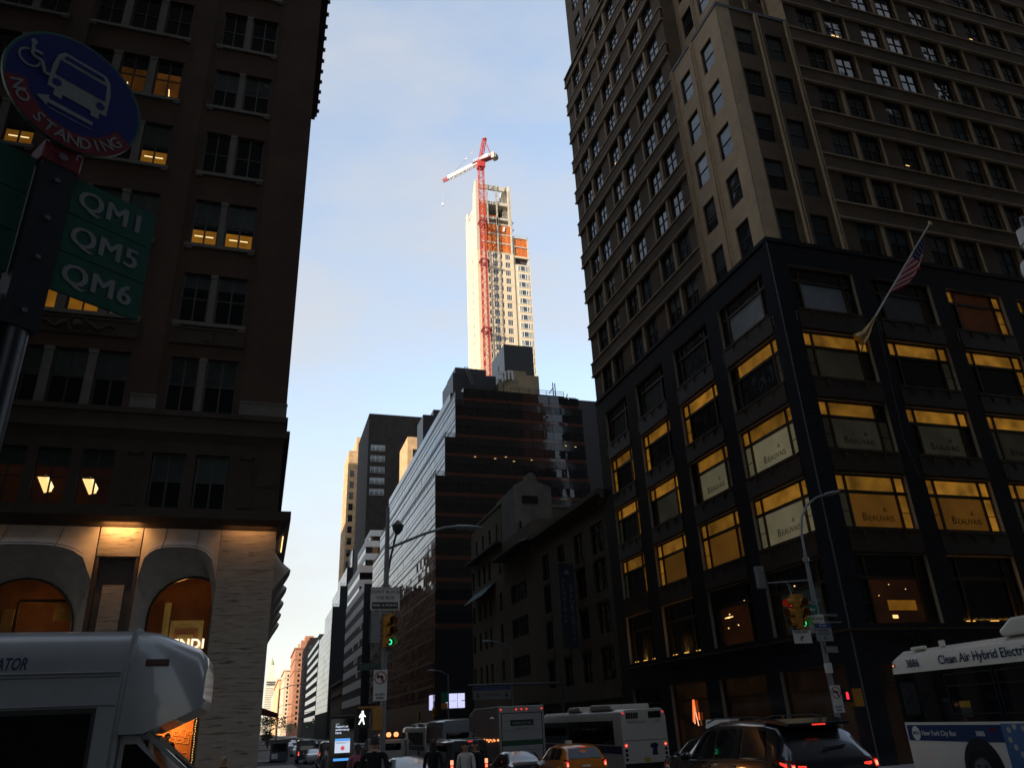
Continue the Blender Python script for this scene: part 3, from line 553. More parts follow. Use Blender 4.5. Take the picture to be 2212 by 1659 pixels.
for F_, B_, T_ in ((GS, SB, STS), (GW, WB, WTS)):
    for k, (a, c) in enumerate(B_):
        for r_, (z0_, z1_) in enumerate(BZ):
            st = T_.get((k, r_), 'TTT.dT' if 0 < r_ < 4 else '......'); 
            sg = SG if (r_ in (2, 3) and (F_ is GS and k < 4 or F_ is GW and k == 0)) or (F_ is GW and k == 1 and r_ == 2) else None
            o = base_window(F_, (a+c)/2, c-a, z0_, z1_, st, sg)
            if r_ == 4 and ((F_ is GS and k in (1, 3)) or (F_ is GW and k in (2, 3))):     # curtains lit from their foot
                m_ = MB(); n_ = 28; wd = (c-a)-.2
                m_.add([(-wd/2+wd*i/n_, .16+.03*math.sin(i*1.9), z) for z in (.05, 2.9) for i in range(n_+1)], [(i, i+1, n_+2+i, n_+1+i) for i in range(n_)], curtain, True); obj('curtain', m_.mesh('curtain'), o)
                m_ = MB()
                for sgx in (-1, 0, 1): m_.box(sgx*wd*.36-.25, sgx*wd*.36+.25, .02, .05, .08, .12, GL)
                obj('foot_lamp', m_.mesh('foot_lamp'), o)
                for ch in list(o.children):
                    if ch.name.startswith('shade_pane'): ch.data = BM.setdefault(('cg', ch.data.name), base_pane(c-a, z1_-z0_, 'l', M['clear_glass'], 0)) if abs(ch.data.vertices[0].co.x) < 2.2 and ch.data.vertices[0].co.x*ch.data.vertices[1].co.x < 0 else ch.data
                lamp('foot_lamp', 'AREA', F_.P((a+c)/2, z0_+.12, .24), 16, (1, .5, .12), c-a-.4, FB, (0, 0, 1) if F_ is GS else (0, 0, 1), .05)
        for z0_, z1_ in zip([v[1] for v in BZ[1:]], [v[0] for v in BZ[:-1]]):    # spandrel panels with small gilt keys
            m_ = MB(); F_.box(m_, a, c, z0_+.05, z1_-.05, -.045, .0, M['bronze_dark']); F_.box(m_, a+.05, c-.05, z1_-.16, z1_-.09, -.075, -.044, M['bronze']); F_.box(m_, a+.05, c-.05, z0_+.09, z0_+.15, -.075, -.044, M['bronze']); m_.build('spandrel_panel', FB)
            for q in (.22, .5, .78):
                u = a+(c-a)*q; m_ = MB(); pts = [F_.P(u-.09, z1_-.2, -.05), F_.P(u+.09, z1_-.2, -.05), F_.P(u, z1_-.62, -.05)]; pt2 = [F_.P(u-.05, z1_-.22, -.10), F_.P(u+.05, z1_-.22, -.10), F_.P(u, z1_-.58, -.06)]
                m_.add(pts+pt2, ((0, 1, 4, 3), (1, 2, 5, 4), (2, 0, 3, 5), (3, 4, 5)), M['bronze']); m_.build('gilt_key', FB)
    # meander line on the granite band under the top row
    for a, c in B_:
        m_ = MB(); z = 20.95
        for sgx, u in ((1, a-.15), (-1, c+.15)):
            pts = [(u, z-.62), (u, z), (u+sgx*.72, z), (u+sgx*.72, z-.42), (u+sgx*.4, z-.42), (u+sgx*.4, z-.2)]
            for p, q in zip(pts, pts[1:]): m_.bar(F_.P(p[0], p[1], -.012), F_.P(q[0], q[1], -.012), .022, M['granite_joint'])
        m_.bar(F_.P(a+.57, z, -.012), F_.P(c-.57, z, -.012), .016, M['granite_joint']); m_.build('meander_inlay', FB)
    # ground floor shop windows
    M['shop_dim'] = M.get('shop_dim') or lit('dim_shop_window', (.22, .095, .03), .02, .8, .9)
    for k, (a, c) in enumerate(B_):
        m_ = MB(); m_.quad(F_.P(a, -.6, .3), F_.P(c, -.6, .3), F_.P(c, 3.5, .3), F_.P(a, 3.5, .3), M['shop_dim'] if (F_ is GW and k < 3) or (F_ is GS and k == 0) else M['glass']); m_.build('shop_glass', FB)
        m_ = MB(); F_.box(m_, a, c, 2.55, 2.65, .22, .3, M['bronze']); F_.box(m_, a+.0, a+.08, -.6, 3.5, .2, .3, M['bronze']); F_.box(m_, c-.08, c, -.6, 3.5, .2, .3, M['bronze']); m_.build('shop_frame', FB)
M['sign_metal'] = mat('dull_sign_letter', (.05, .05, .055), .25, .6, .9, var=.1)
cm = text_mesh('COACH', .5, M['sign_metal'], .03, space=1.5)
for u in (27.5, 35.0): put('lettering', cm, FB, GS.P(u, 4.45, -.03), ROT_S)
for u in (32.6, 43.9): put('lettering', cm, FB, GW.P(u, 4.42, -.03), ROT_W)
# warm glimpses inside: reddish strip and small spot lamps behind the glass
b = MB()
for u, z in ((30.4, 7.2), (31.0, 7.25), (31.6, 7.2), (31.9, 7.35), (36.3, 7.3), (37.9, 6.8), (38.2, 6.1), (37.2, 6.15)): b.ball(GW.P(u, z, .255), .045, M['panel_lamp'], 6, 4)
for u in (37.6, 37.9): GW.box(b, u, u+.5, 6.62, 6.68, .245, .255, M['panel_lamp'])
for u, z in ((27.3, 6.9), (28.2, 6.7), (26.6, 6.4)): b.ball(GS.P(u, z, .255), .025, M['panel_lamp'], 6, 4)
GS.box(b, 27.0, 28.6, 5.75, 6.2, .258, .262, M['lit_amber']); GS.box(b, 27.1, 27.4, 5.4, 5.55, .25, .26, M['panel_lamp']); b.build('spot_lamp', FB)
neon = mat('red_neon', (1, .2, .05), .4, em=(1, .16, .03), es=1.4, var=0); neon2 = mat('pink_neon', (1, .4, .3), .4, em=(1, .45, .22), es=1.3, var=0)
b = MB(); P = lambda u, z: GW.P(u, z, .2)
b.tube([P(43.3, 1.4), P(43.05, 2.6), P(42.95, 2.6), P(42.9, 1.6)], .035, neon, 6); b.tube([P(43.15, 1.3), P(42.98, 2.3), P(42.75, 1.2)], .03, neon2, 6); b.tube([P(42.6, 1.5), P(42.55, 1.9)], .03, neon, 6)
b.build('neon_sign', FB)
put('neon_lettering', text_mesh('CAFE', .32, neon2, .02), FB, GW.P(43.0, .35, .2), ROT_W); put('neon_lettering', text_mesh('BEQ', .30, neon, .02), FB, GW.P(42.7, -.15, .2), ROT_W)
# ---------------- the brick shaft
PZ = 25.45; pitch = 3.57; ZR = [PZ+.1+pitch*k for k in range(15)]; WH = 2.2
wfr1 = frame_mesh(1.3, WH, M['frame_brown'], 0, (.5,), .06, .10, (.06, .06, .10), M['f_stone']); wfr2 = frame_mesh(1.52, WH, M['frame_brown'], 1, (.5,), .055, .10, (.04, .05, .09), M['f_stone'])
G_ = M['glass']; GB = M['glass_blind']; GT = M['glass_teal']
pv1 = [pane_mesh(1.3, WH, v) for v in ([(0, 1, G_)], [(0, .5, G_), (.5, 1, GB)], [(0, .5, GT), (.5, 1, GB)], [(0, 1, GB)], [(0, .35, G_), (.35, 1, GB)], [(0, .5, GB), (.5, 1, GT)], [(0, .55, GT), (.55, 1, M['shade_pale'])])]
pv2 = [pane_mesh(1.52, WH, v) for v in ([(0, 1, G_)], [(0, .5, G_), (.5, 1, M['shade_pale'])], [(0, .5, G_), (.5, 1, GT)], [(0, .5, GT), (.5, 1, GB)], [(0, .5, G_), (.5, 1, GB)], [(0, 1, GT)])]
lamp1 = MB(); lamp1.box(-.3, .3, .05, .06, .2, .5, M['panel_lamp']); lamp1 = lamp1.mesh('room_lamp')
lamps = MB(); lamps.box(-.4, -.1, .05, .06, .5, .56, M['panel_lamp']); lamps = lamps.mesh('room_lamp')
def shaft(F_, u0_, u1_, zs_, wins, w_, fr, pv, m_, z0_, z1_, depth=.22, dp=.10):
    b = MB(); wall(b, F_, u0_, u1_, z0_, z1_, [(u-w_/2, u+w_/2, z, z+WH) for u in wins for z in zs_ if z+WH < z1_], depth, m_); b.build('wall', FB)
    for u in wins:
        for z in zs_:
            if z+WH < z1_:
                o = window(FB, F_, u, z, fr, rnd.choice(pv), dp)
                if rnd.random() < .06: obj('room_lamp', rnd.choice((lamp1, lamps, lamps)), o)
    return
def groove(F_, u, z0_, z1_):
    m_ = MB(); F_.box(m_, u-.13, u-.05, z0_, z1_, -.16, .0, M['f_pale']); F_.box(m_, u+.05, u+.13, z0_, z1_, -.16, .0, M['f_pale']); m_.build('pilaster_strip', FB)
# corner pylon, its upper set-back tier
for xo, zb, zt, cw, cs in ((0.1, PZ, 43.6, (30.25, 32.95), (26.25, 28.55)), (1.5, 43.6, 90, (31.3, 33.4), (27.3, 29.0))):
    W_, S_ = Fac('W', 24.4+xo), Fac('S', 28.4+xo)
    shaft(W_, 28.4+xo, 34.45, ZR, cw, 1.3, wfr1, pv1, M['f_stone'], zb, zt); shaft(S_, 24.4+xo, 29.9, ZR, cs, 1.3, wfr1, pv1, M['f_brick'], zb, zt); b = MB(); S_.box(b, 24.4+xo, 25.35+xo, zb, zt, -.025, .05, M['f_stone']); b.build('corner_pier', FB)
    groove(W_, (cw[0]+cw[1])/2, zb, zt); groove(S_, (cs[0]+cs[1])/2, zb, zt); groove(S_, 29.75, zb, zt); groove(W_, 34.3, zb, zt)
    b = MB(); b.box(24.4+xo-.06, 29.9, 28.4+xo-.06, 34.45, zt, zt+.25, M['granite_joint']); b.box(25.2+xo, 29.95, 29.2+xo, 34.5, zb, zt, M['f_brick'], 'bt'); b.build('parapet', FB)
# the banded wings
WS, WW = Fac('S', 28.3), Fac('W', 24.35)
sw = [31.8+5.28*k+d for k in range(6) for d in (0, 2.23)]; ww = [36.4+5.55*k+d for k in range(3) for d in (0, 2.25)]
shaft(Fac('S', 28.5), 29.9, 62, ZR, sw, 1.52, wfr2, pv2, M['f_brick'], PZ, 90); shaft(Fac('W', 24.55), 34.45, 52.25, ZR[:10], ww, 1.52, wfr2, pv2, M['f_brick'], PZ, 60.7)
for z in ZR[:-1]:
    zt = z+pitch-.08
    for F_, a, c in ((Fac('S', 28.5), 29.9, 62), (Fac('W', 24.55), 34.45, 52.4)):
        if F_.side == 'W' and z > 58: continue
        m_ = MB(); F_.box(m_, a, c, z+WH+.12, zt-.1, -.10, .1, M['f_brick']); F_.box(m_, a-.03, c+.03, z+WH+.02, z+WH+.12, -.19, .1, M['f_stone']); F_.box(m_, a-.03, c+.03, zt-.1, zt, -.17, .1, M['f_stone']); m_.build('spandrel_band', FB)
for F_, us, zt in ((Fac('S', 28.5), sw, 90), (Fac('W', 24.55), ww, 60)):
    for i in range(0, len(us), 2):
        u = (us[i]+us[i+1])/2
        for q in (u, us[i+1]+.92):
            m_ = MB(); F_.box(m_, q-.11 if q == u else q-.05, q+.11 if q == u else q+.06, PZ, zt, -.09, .05, M['f_pale']); m_.build('mullion_pier', FB)
b = MB(); b.box(25.1, 62, 34.5, 52.25, PZ, 60.7, M['f_brick'], 'bw'); b.box(29.95, 62, 29.0, 52, PZ, 90, M['f_brick'], 'bs'); b.quad((24.55, 34.45, 43.6), (26, 34.45, 43.6), (26, 34.45, 60.7), (24.55, 34.45, 60.7), M['f_brick'])
b.quad((29.9, 28.4, 43.6), (29.9, 30, 43.6), (29.9, 30, 90), (29.9, 28.4, 90), M['f_stone']); b.quad((24.55, 52.25, 25.4), (30, 52.25, 25.4), (30, 52.25, 60.7), (24.55, 52.25, 60.7), M['f_brick']); b.build('core', FB)
b = MB(); b.box(24.45, 32, 34.45, 52.35, 60.7, 61.0, M['f_stone']); b.build('parapet', FB)
shaft(Fac('W', 25.1), 34.45, 51.7, ZR[10:], [u-.3 for u in ww], 1.52, wfr2, pv2, M['f_brick'], 61, 76)
b = MB(); b.box(25.6, 40, 35, 51.7, 61, 76, M['f_brick'], 'bw'); b.box(25.0, 33, 34.45, 51.8, 76, 76.4, M['f_stone']); b.box(27, 62, 35, 50.5, 76.4, 95, M['f_brick']); b.build('upper_storeys', FB)
# ------------------------------------------------------------------ buildings up the avenue, east side
class FacW(Fac): pass
def facs(x0, x1, y0, y1): return {'S': Fac('S', y0), 'W': Fac('W', x0), 'E': FacE(x1)}
M['grey_stone'] = mat('grey_stucco', (.20, .185, .155), .9, .3, var=.18, scale=1.2, bump=.2)
M['tan_stucco'] = mat('tan_stucco', (.115, .09, .058), .9, .3, var=.16, scale=.8, bump=.15)
M['white_stucco'] = mat('weathered_white_stucco', (.17, .155, .13), .9, .3, var=.25, scale=.7, bump=.2)
M['roof_dark'] = mat('dark_roof', (.05, .05, .05), .9, .3, var=.2)
def body(b, x0, x1, y0, y1, z0, z1, m_, open_='', roof=None):
    b.box(x0, x1, y0, y1, z0, z1, m_, open_.lower()+'bt'); b.quad((x0, y0, z1), (x1, y0, z1), (x1, y1, z1), (x0, y1, z1), roof or M['roof_dark'])
def block(name, label, x0, x1, y0, y1, z1, m_, spec, cat='building', root=None, z0=-1.7, objs=True, glass=None, reveal=None, frame=None, cornice=None, group=None):
    """spec: side -> (window centres, width, list of sills, height)"""
    root = root or thing(name, label, cat, ((x0+x1)/2, (y0+y1)/2, -1.5), world=True, group=group); F_ = facs(x0, x1, y0, y1); b = MB(); pn = MB()
    body(b, x0, x1, y0, y1, z0, z1, m_, ''.join(spec))
    for sd_, (us, ww_, zz, hh) in spec.items():
        a, c = (x0, x1) if sd_ == 'S' else (y0, y1)
        wall(b, F_[sd_], a, c, z0, z1, [(u-ww_/2, u+ww_/2, z, z+hh) for u in us for z in zz], .25, m_, reveal)
        if objs: fm = frame_mesh(ww_, hh, frame or M['frame_dark'], 1, (.5,), .07, .08); pv = [pane_mesh(ww_, hh, v) for v in ([(0, 1, glass or M['glass'])], [(0, .5, glass or M['glass']), (.5, 1, M['glass_blind'])])]
        for u in us:
            for z in zz:
                if objs: window(root, F_[sd_], u, z, fm, pv[rnd.random() > .6], .14)
                else: pn.quad(F_[sd_].P(u-ww_/2, z, .2), F_[sd_].P(u+ww_/2, z, .2), F_[sd_].P(u+ww_/2, z+hh, .2), F_[sd_].P(u-ww_/2, z+hh, .2), glass or M['glass'])
    b.build('wall', root)
    if not objs and pn.f: struct(pn.build('window_panes', root), 'stuff')
    for z, p, h in cornice or ():
        b = MB(); b.box(x0-p, x1+.02, y0-p, y1+.02, z, z+h, m_); b.build('cornice', root)
    return root
def lin(a, n, st): return [a+st*k for k in range(n)]

M['dark_stone'] = mat('dark_limestone', (.10, .078, .052), .85, .3, var=.2, scale=.9, bump=.15)  # limestone copy in a darker tone for the dim street level
# limestone shop building with the long banner
FL = thing('banner_building', 'low dark limestone building with a tall banner, beside the black granite base', 'building', (35, 61, -1.1), world=True)
cols = [(53.05, 55.5), (57.2, 59.2), (61.4, 63.2), (65.45, 67.25)]; rws = [(13.6, 15.95), (10.68, 13.05), (7.6, 9.8), (4.35, 6.55)]
b = MB(); Fw = Fac('W', 24.4); wall(b, Fw, 52.3, 69.2, -1.6, 18.1, [(a, c, p, q) for a, c in cols for p, q in rws]+[(53.2, 68.2, -.8, 2.6)], .3, M['dark_stone']); body(b, 24.4, 45, 52.3, 69.2, -1.6, 18.1, M['dark_stone'], 'w'); b.build('wall', FL)
fmc = {}
for a, c in cols:
    for p, q in rws:
        k = (round(c-a, 2), round(q-p, 2)); fmc.setdefault(k, (frame_mesh(c-a, q-p, M['frame_dark'], 1, (.72,), .07, .09), pane_mesh(c-a, q-p, [(0, 1, M['glass'])])))
        window(FL, Fw, (a+c)/2, p, *fmc[k], .15)
    for p, q in zip(rws[1:], rws[:-1]):
        m_ = MB(); Fw.box(m_, a-.05, c+.05, p[1]+.12, q[0]-.12, -.05, 0, M['dark_stone']); Fw.box(m_, a+.3, c-.3, p[1]+.28, q[0]-.28, -.07, -.05, M['dark_stone']); m_.build('spandrel_panel', FL)
b = MB(); Fw.box(b, 52.3, 69.3, 17.5, 17.8, -.35, 0, M['dark_stone']); Fw.box(b, 52.3, 69.35, 17.8, 18.2, -.6, 0, M['dark_stone']); b.build('cornice', FL); b = MB(); Fw.box(b, 52.3, 69.2, 3.1, 3.7, -.2, 0, M['dark_stone']); b.build('shop_fascia', FL)
for k in range(14):
    b = MB(); Fw.box(b, 52.7+k*1.2, 53.0+k*1.2, 17.1, 17.5, -.28, 0, M['dark_stone']); b.build('dentil', FL)
b = MB(); b.quad((24.55, 53.2, -.8), (24.55, 68.2, -.8), (24.55, 68.2, 2.6), (24.55, 53.2, 2.6), M['glass']); b.build('shop_glass', FL)
M['banner'] = mat('dark_blue_banner_cloth', (.025, .03, .045), .8, .3, var=.15); M['banner_ink'] = mat('grey_banner_lettering', (.16, .17, .19), .8, .3, var=0)
BN = thing('banner', 'tall dark blue vertical banner with pale letters on the low limestone building', 'banner', (23.9, 59.5, 7.2), world=True)
b = MB(); b.box(23.0, 24.3, 59.47, 59.53, 7.2, 13.7, M['banner']); b.build('banner_cloth', BN)
b = MB(); b.cyl((24.4, 59.5, 13.85), (22.8, 59.5, 13.85), .05, M['stone_grey'], 8); b.cyl((24.4, 59.5, 7.1), (22.8, 59.5, 7.1), .05, M['black_metal'], 8); b.build('banner_rod', BN)
for x, w_, z0_, st in ((23.33, 'FLAGSHIP', 12.3, .46), (23.98, 'OPPORTUNITY', 11.9, .42)):
    for i, ch in enumerate(w_): put('letter', text_mesh(ch, .48, M['banner_ink'], .003), BN, (x, 59.46, z0_-i*st))
b = MB(); b.add([(23.4, 59.455, 12.9), (23.95, 59.455, 12.9), (23.68, 59.455, 13.3)], ((0, 1, 2),), M['banner_ink']); b.build('banner_emblem', BN)

# Spanish-style house with the curved gable
SP = thing('gabled_house', 'old tan stucco building with a curved gable and tiled eaves', 'building', (33, 81, -1.2), world=True)
cl = [93.0-.25, 90.0, 87.6, 85.4, 81.1]; zr = [(5.8, 7.8), (9.55, 11.5), (12.9, 14.8), (16.85, 19.0)]
b = MB(); wall(b, Fw, 69.25, 93.6, -1.6, 20.0, [(u-.42, u+.42, p, q) for u in cl for p, q in zr]+[(72.2, 77.4, p, q-.1) for p, q in zr[:3]]+[(70, 92.8, -.6, 3.4)], .3, M['tan_stucco']); body(b, 24.4, 44, 69.25, 93.6, -1.6, 20.0, M['tan_stucco'], 'w'); b.build('wall', SP)
fs = frame_mesh(.84, 2.0, M['frame_dark'], 0, (.5,), .05, .08); ps = pane_mesh(.84, 2.0, [(0, 1, M['glass'])])
for u in cl:
    for p, q in zr: window(SP, Fw, u, p, fs, ps, .14)
fs = frame_mesh(5.2, 1.85, M['frame_dark'], 4, (.6,), .07, .09); ps = pane_mesh(5.2, 1.85, [(0, 1, M['glass'])])
for p, q in zr[:3]: window(SP, Fw, 74.8, p, fs, ps, .14)
b = MB(); b.quad((24.65, 70, -.6), (24.65, 92.8, -.6), (24.65, 92.8, 3.4), (24.65, 70, 3.4), M['glass']); b.build('shop_glass', SP)
b = MB(); wall(b, Fac('W', 24.42), 80.2, 93.6, 20.0, 24.4, [(u-.4, u+.4, 20.6, 22.6) for u in (82, 85, 88, 91)], .25, M['tan_stucco']); body(b, 24.42, 40, 80.2, 93.6, 20, 24.4, M['tan_stucco'], 'w'); b.build('upper_wall', SP)
b = MB(); b.box(24.3, 40, 80.1, 93.7, 24.4, 24.62, M['white_stucco']); b.build('coping', SP)
b = MB(); gp = [(24.5, 17.6), (24.5, 25.2), (25.3, 25.7), (25.75, 25.9), (25.9, 26.4), (26.3, 26.75), (26.75, 26.8), (27.1, 26.4), (27.3, 25.8), (27.9, 25.55), (28.8, 25.2), (28.8, 17.6)]
b.prism(gp, 'y', 75.2, 75.6, M['white_stucco']); b.box(24.5, 28.8, 75.6, 82, 17.6, 25.1, M['white_stucco'], 'b'); b.build('gable', SP)
b = MB(); b.box(25.4, 27.2, 75.12, 75.2, 23.3, 24.15, M['glass']); b.build('gable_opening', SP); b = MB(); b.box(24.95, 25.2, 75.12, 75.2, 18.6, 21.3, M['glass']); b.build('gable_opening', SP); b = MB(); b.box(25.9, 26.8, 75.12, 75.2, 17.8, 20.4, M['glass']); b.cyl((26.35, 75.11, 20.4), (26.35, 75.2, 20.4), .45, M['glass'], 16); b.build('gable_opening', SP)
M['roof_tile'] = mat('clay_roof_tile', (.16, .15, .135), .8, .3, var=.3, scale=3)
def tiles(root, ya, yb, zt, x=24.4, pr=1.3):
    b = MB(); b.quad((x, ya, zt), (x, yb, zt), (x-pr, yb, zt-.55), (x-pr, ya, zt-.55), M['roof_dark']); b.quad((x, ya, zt-.6), (x, yb, zt-.6), (x-pr, yb, zt-.62), (x-pr, ya, zt-.62), M['roof_dark']); b.build('eave_board', root)
    tl = MB(); tl.tube([(0, 0, .03), (-pr-.08, 0, -.55)], .13, M['roof_tile'], 6); tl = tl.mesh('roof_tile'); n = int((yb-ya)/.30)
    for k in range(n): put('roof_tile', tl, root, (x, ya+.15+k*.30, zt+.02))
tiles(SP, 69.8, 79.9, 18.4); b = MB(); b.box(23.6, 24.4, 80.2, 93.7, 20.0, 20.22, M['roof_dark']); b.build('eave_board', SP)
b = MB(); b.add([(24.4, 83, 16.4), (24.4, 92.6, 16.3), (22.9, 92.2, 14.9), (22.9, 83.5, 14.9)], ((0, 1, 2, 3),), mat('green_awning_cloth', (.05, .10, .09), .8, .3, var=.2)); b.build('awning', SP)
b = MB()
for k in range(8): b.bar((25.5, 79.95, 20.0+k*.0), (25.5+.0, 79.95, 21.0), .03, M['black_metal'])
b.bar((27.0, 74.9, 21.6), (28.8, 74.9, 21.6), .03, M['black_metal'])
for k in range(7): b.bar((27.0+k*.3, 74.9, 20.6), (27.0+k*.3, 74.9, 21.6), .02, M['black_metal'])
b.build('balcony_rail', SP)

# dark glass office block with terraces
GBD = thing('dark_glass_office_block', 'dark glass office block with stepped terraces and glossy banded facade', 'building', (40, 150, -1.5), world=True)
def gloss(name, col, r_=.05, wv=.006): return wavy(mat(name, col, r_, .6, var=0), wv, .9)
M['gl_vis'] = gloss('black_vision_glass', (.008, .009, .011), .03); M['gl_red'] = gloss('red_brown_spandrel_glass', (.065, .026, .018), .06); M['gl_sp'] = gloss('polished_black_panel', (.012, .012, .014), .08)
FH = 3.40; Z0 = 5.5
def pane_one(w_, z0_, z1_, m_, nm):
    b = MB(); b.quad((-w_/2+.03, 0, z0_+.03), (w_/2-.03, 0, z0_+.03), (w_/2-.03, 0, z1_-.03), (-w_/2+.03, 0, z1_-.03), m_); return b.mesh(nm)
PW = 1.95
# bands seen on the south face: red strips at 3.4 m pitch
pv_, pr_, psp = pane_one(PW, .65, 2.12, M['gl_vis'], 'glass_pane'), pane_one(PW, 0, .65, M['gl_red'], 'red_spandrel_panel'), pane_one(PW, 2.12, 3.4, M['gl_sp'], 'black_spandrel_panel')
tiers = [(24.4, -1.7, 38.6), (26.05, 38.6, 45.4), (27.9, 45.4, 54.2)]
Sg = Fac('S', 115.8)
for zk in range(15):
    zb = 4.95+FH*zk                           # red strip bottoms 4.95, 8.35 ... 52.5
    x0_ = 24.4 if zb < 38 else 26.05 if zb < 45 else 27.9 if zb < 51 else 29.4
    n_ = int((50.4-x0_)/PW)
    if zb < 15: continue
    for k in range(n_+1):
        for me in (pr_, pv_, psp):
            if me is psp and zb+2.12 > 53: continue
            put(me.name, me, GBD, (x0_+PW*(k+.5), 115.8, zb), (rnd.gauss(0, .0035), 0, rnd.gauss(0, .0035)))
b = MB()
for x0_, z0_, z1_ in tiers: b.box(x0_+.05, 54, 115.86, 191, z0_, z1_, M['black_metal'], 'b')
b.box(54, 62, 117, 160, -1.6, 54.6, M['roof_dark']); b.box(24.45, 54, 115.84, 117, -1.6, 14.9, M['gl_sp'], 'n'); b.build('core', GBD)
for zk in range(15):                          # west face: strips of panes, each pane a little out of true
    zb = 4.95+FH*zk; x0_ = 24.4 if zb < 36 else 26.05 if zb < 43 else 27.9
    if zb < 4.9 or zb > 53: continue
    for nm, a, c, m_ in (('red_spandrel_strip', .06, .62, M['gl_red']), ('glass_strip', .74, 2.04, M['gl_vis']), ('black_spandrel_strip', 2.40, 3.25, M['gl_sp'])):
        if zb+c > 54.3: continue
        b = MB()
        for k in range(48):
            y0_ = 115.9+1.56*k; dx1, dx2, dz_ = (rnd.gauss(0, .010) for _ in range(3))
            b.quad((x0_+dx1, y0_+.02, zb+a), (x0_+dx2, y0_+1.54, zb+a), (x0_+dx2+dz_, y0_+1.54, zb+c), (x0_+dx1+dz_, y0_+.02, zb+c), m_)
        b.build(nm, GBD)
def rail(root, pts, h=1.0, bars=4, m_=None):
    b = MB(); m_ = m_ or M['black_metal']
    for p, q in zip(pts, pts[1:]):
        for k in range(bars): z = h*(k+1)/bars; b.bar((p[0], p[1], p[2]+z), (q[0], q[1], q[2]+z), .035, m_)
        n_ = max(1, int((Vector(q)-Vector(p)).length/1.6))
        for k in range(n_+1): t = k/n_; b.bar([p[i]+(q[i]-p[i])*t for i in range(3)], [p[i]+(q[i]-p[i])*t+(h if i == 2 else 0) for i in range(3)], .035, m_)
    b.build('terrace_railing', root)
rail(GBD, [(24.5, 190, 38.7), (24.5, 115.9, 38.7), (26.0, 115.9, 38.7)]); rail(GBD, [(26.15, 190, 45.5), (26.15, 115.9, 45.5), (27.85, 115.9, 45.5)]); rail(GBD, [(27.95, 119.5, 51.6), (27.95, 115.8, 51.6), (29.4, 115.8, 51.6)])
b = MB(); b.box(29.42, 50.5, 115.85, 118, 51.5, 54.4, M['gl_sp']); b.box(27.9, 29.42, 119.5, 190, 54.0, 55.4, M['gl_vis']); b.box(50.5, 56, 116.2, 120, 40, 54.6, M['roof_dark']); b.box(29.42, 48.2, 116, 150, 54.4, 55.0, M['gl_sp']); b.build('parapet', GBD)
rail(GBD, [(38, 115.95, 55), (48.1, 115.95, 55)], .8, 2); rail(GBD, [(48.3, 116, 54), (50.4, 116, 54)], .8, 2)
M['pent_grey'] = mat('grey_metal_cladding', (.30, .31, .31), .55, .5, var=.08, scale=.5); M['pent_shade'] = mat('shaded_metal_cladding', (.018, .017, .016), .6, .4, var=.12, scale=.6); M['tan_brick'] = brick('tan_brick', (.33, .24, .13), (.29, .21, .115), (.28, .21, .14), .3, .1, .012)
b = MB(); b.box(29.5, 37.8, 124, 133, 55, 61.5, M['pent_grey'], 'b'); b.box(31.4, 37.6, 130, 137, 61.5, 65.6, M['pent_grey'], 'b'); b.box(30.3, 36, 157, 164, 55, 66.2, M['pent_grey'], 'b'); b.box(33.5, 38, 161, 168, 55, 69.3, M['pent_grey'], 'b'); b.build('penthouse', GBD)
b = MB(); b.box(29.49, 37.81, 123.9, 123.99, 54.9, 61.55, M['pent_shade']); b.box(31.39, 37.61, 129.9, 129.99, 61.5, 65.65, M['pent_shade']); b.box(30.29, 36, 156.9, 156.99, 55, 66.25, M['pent_shade']); b.box(33.49, 38, 160.9, 160.99, 55, 69.35, M['pent_shade']); b.build('penthouse_shade_sheet', GBD)  # dark sheets: the shade of the south sides is put into their colour
b = MB(); b.loft([[(34.7+r_*math.cos(k*math.pi/10), 134+r_*math.sin(k*math.pi/10), z) for k in range(20)] for r_, z in ((2.1, 65.6), (2.0, 66.2), (1.5, 66.8), (.7, 67.1), (.1, 67.2))], M['tan_brick']); b.build('tank_dome', GBD)
lad = MB()
for sg in (-.25, .25): lad.bar((31.95+sg, 123.7, 62.9), (33.0+sg, 122.9, 59.0), .05, M['stone_grey'])
for k in range(14): t = (k+.5)/14; lad.bar((31.7+1.05*t, 123.7-.8*t, 62.9-3.9*t), (32.2+1.05*t, 123.7-.8*t, 62.9-3.9*t), .03, M['stone_grey'])
lad.build('ladder', GBD)
b = MB(); b.box(46.0, 52.9, 143.8, 153.8, 55, 79.2, M['pent_grey'], 'bs'); b.box(46.0, 52.9, 143.7, 143.8, 55, 79.3, M['pent_shade']); b.build('lift_tower', GBD)  # south side gets a dark sheet that carries its shade in the colour
b = MB(); b.box(38.3, 45.0, 120, 127, 55, 60.5, M['tan_brick'], 'b'); b.box(38.9, 42.6, 120.01, 127, 60.5, 61.2, M['tan_brick'], 'b'); b.build('brick_penthouse', GBD)
b = MB()                                      # mobile antennas and masts on the roof
for x, z, t in ((36.9, 59.5, .0), (37.7, 59.6, .25), (38.3, 59.8, .0), (39.0, 60.0, -.1), (39.7, 60.0, .2)): b.obox((x, 119.6, z), (.16, 0, .0), (0, .1, 0), (-t*.4, 0, .95), M['white_frame'])
for p, q in (((36.6, 119.6, 59.9), (39.9, 119.6, 60.5)), ((36.6, 119.6, 58.7), (39.9, 119.6, 59.2)), ((37.9, 119.6, 55), (37.9, 119.6, 60.4)), ((38.1, 119.7, 57.5), (36.9, 119.5, 59.0)), ((37.1, 119.6, 60), (37.1, 119.6, 61.6)), ((37.8, 119.6, 57.5), (38.9, 119.5, 59.1))): b.bar(p, q, .05, M['black_metal'])
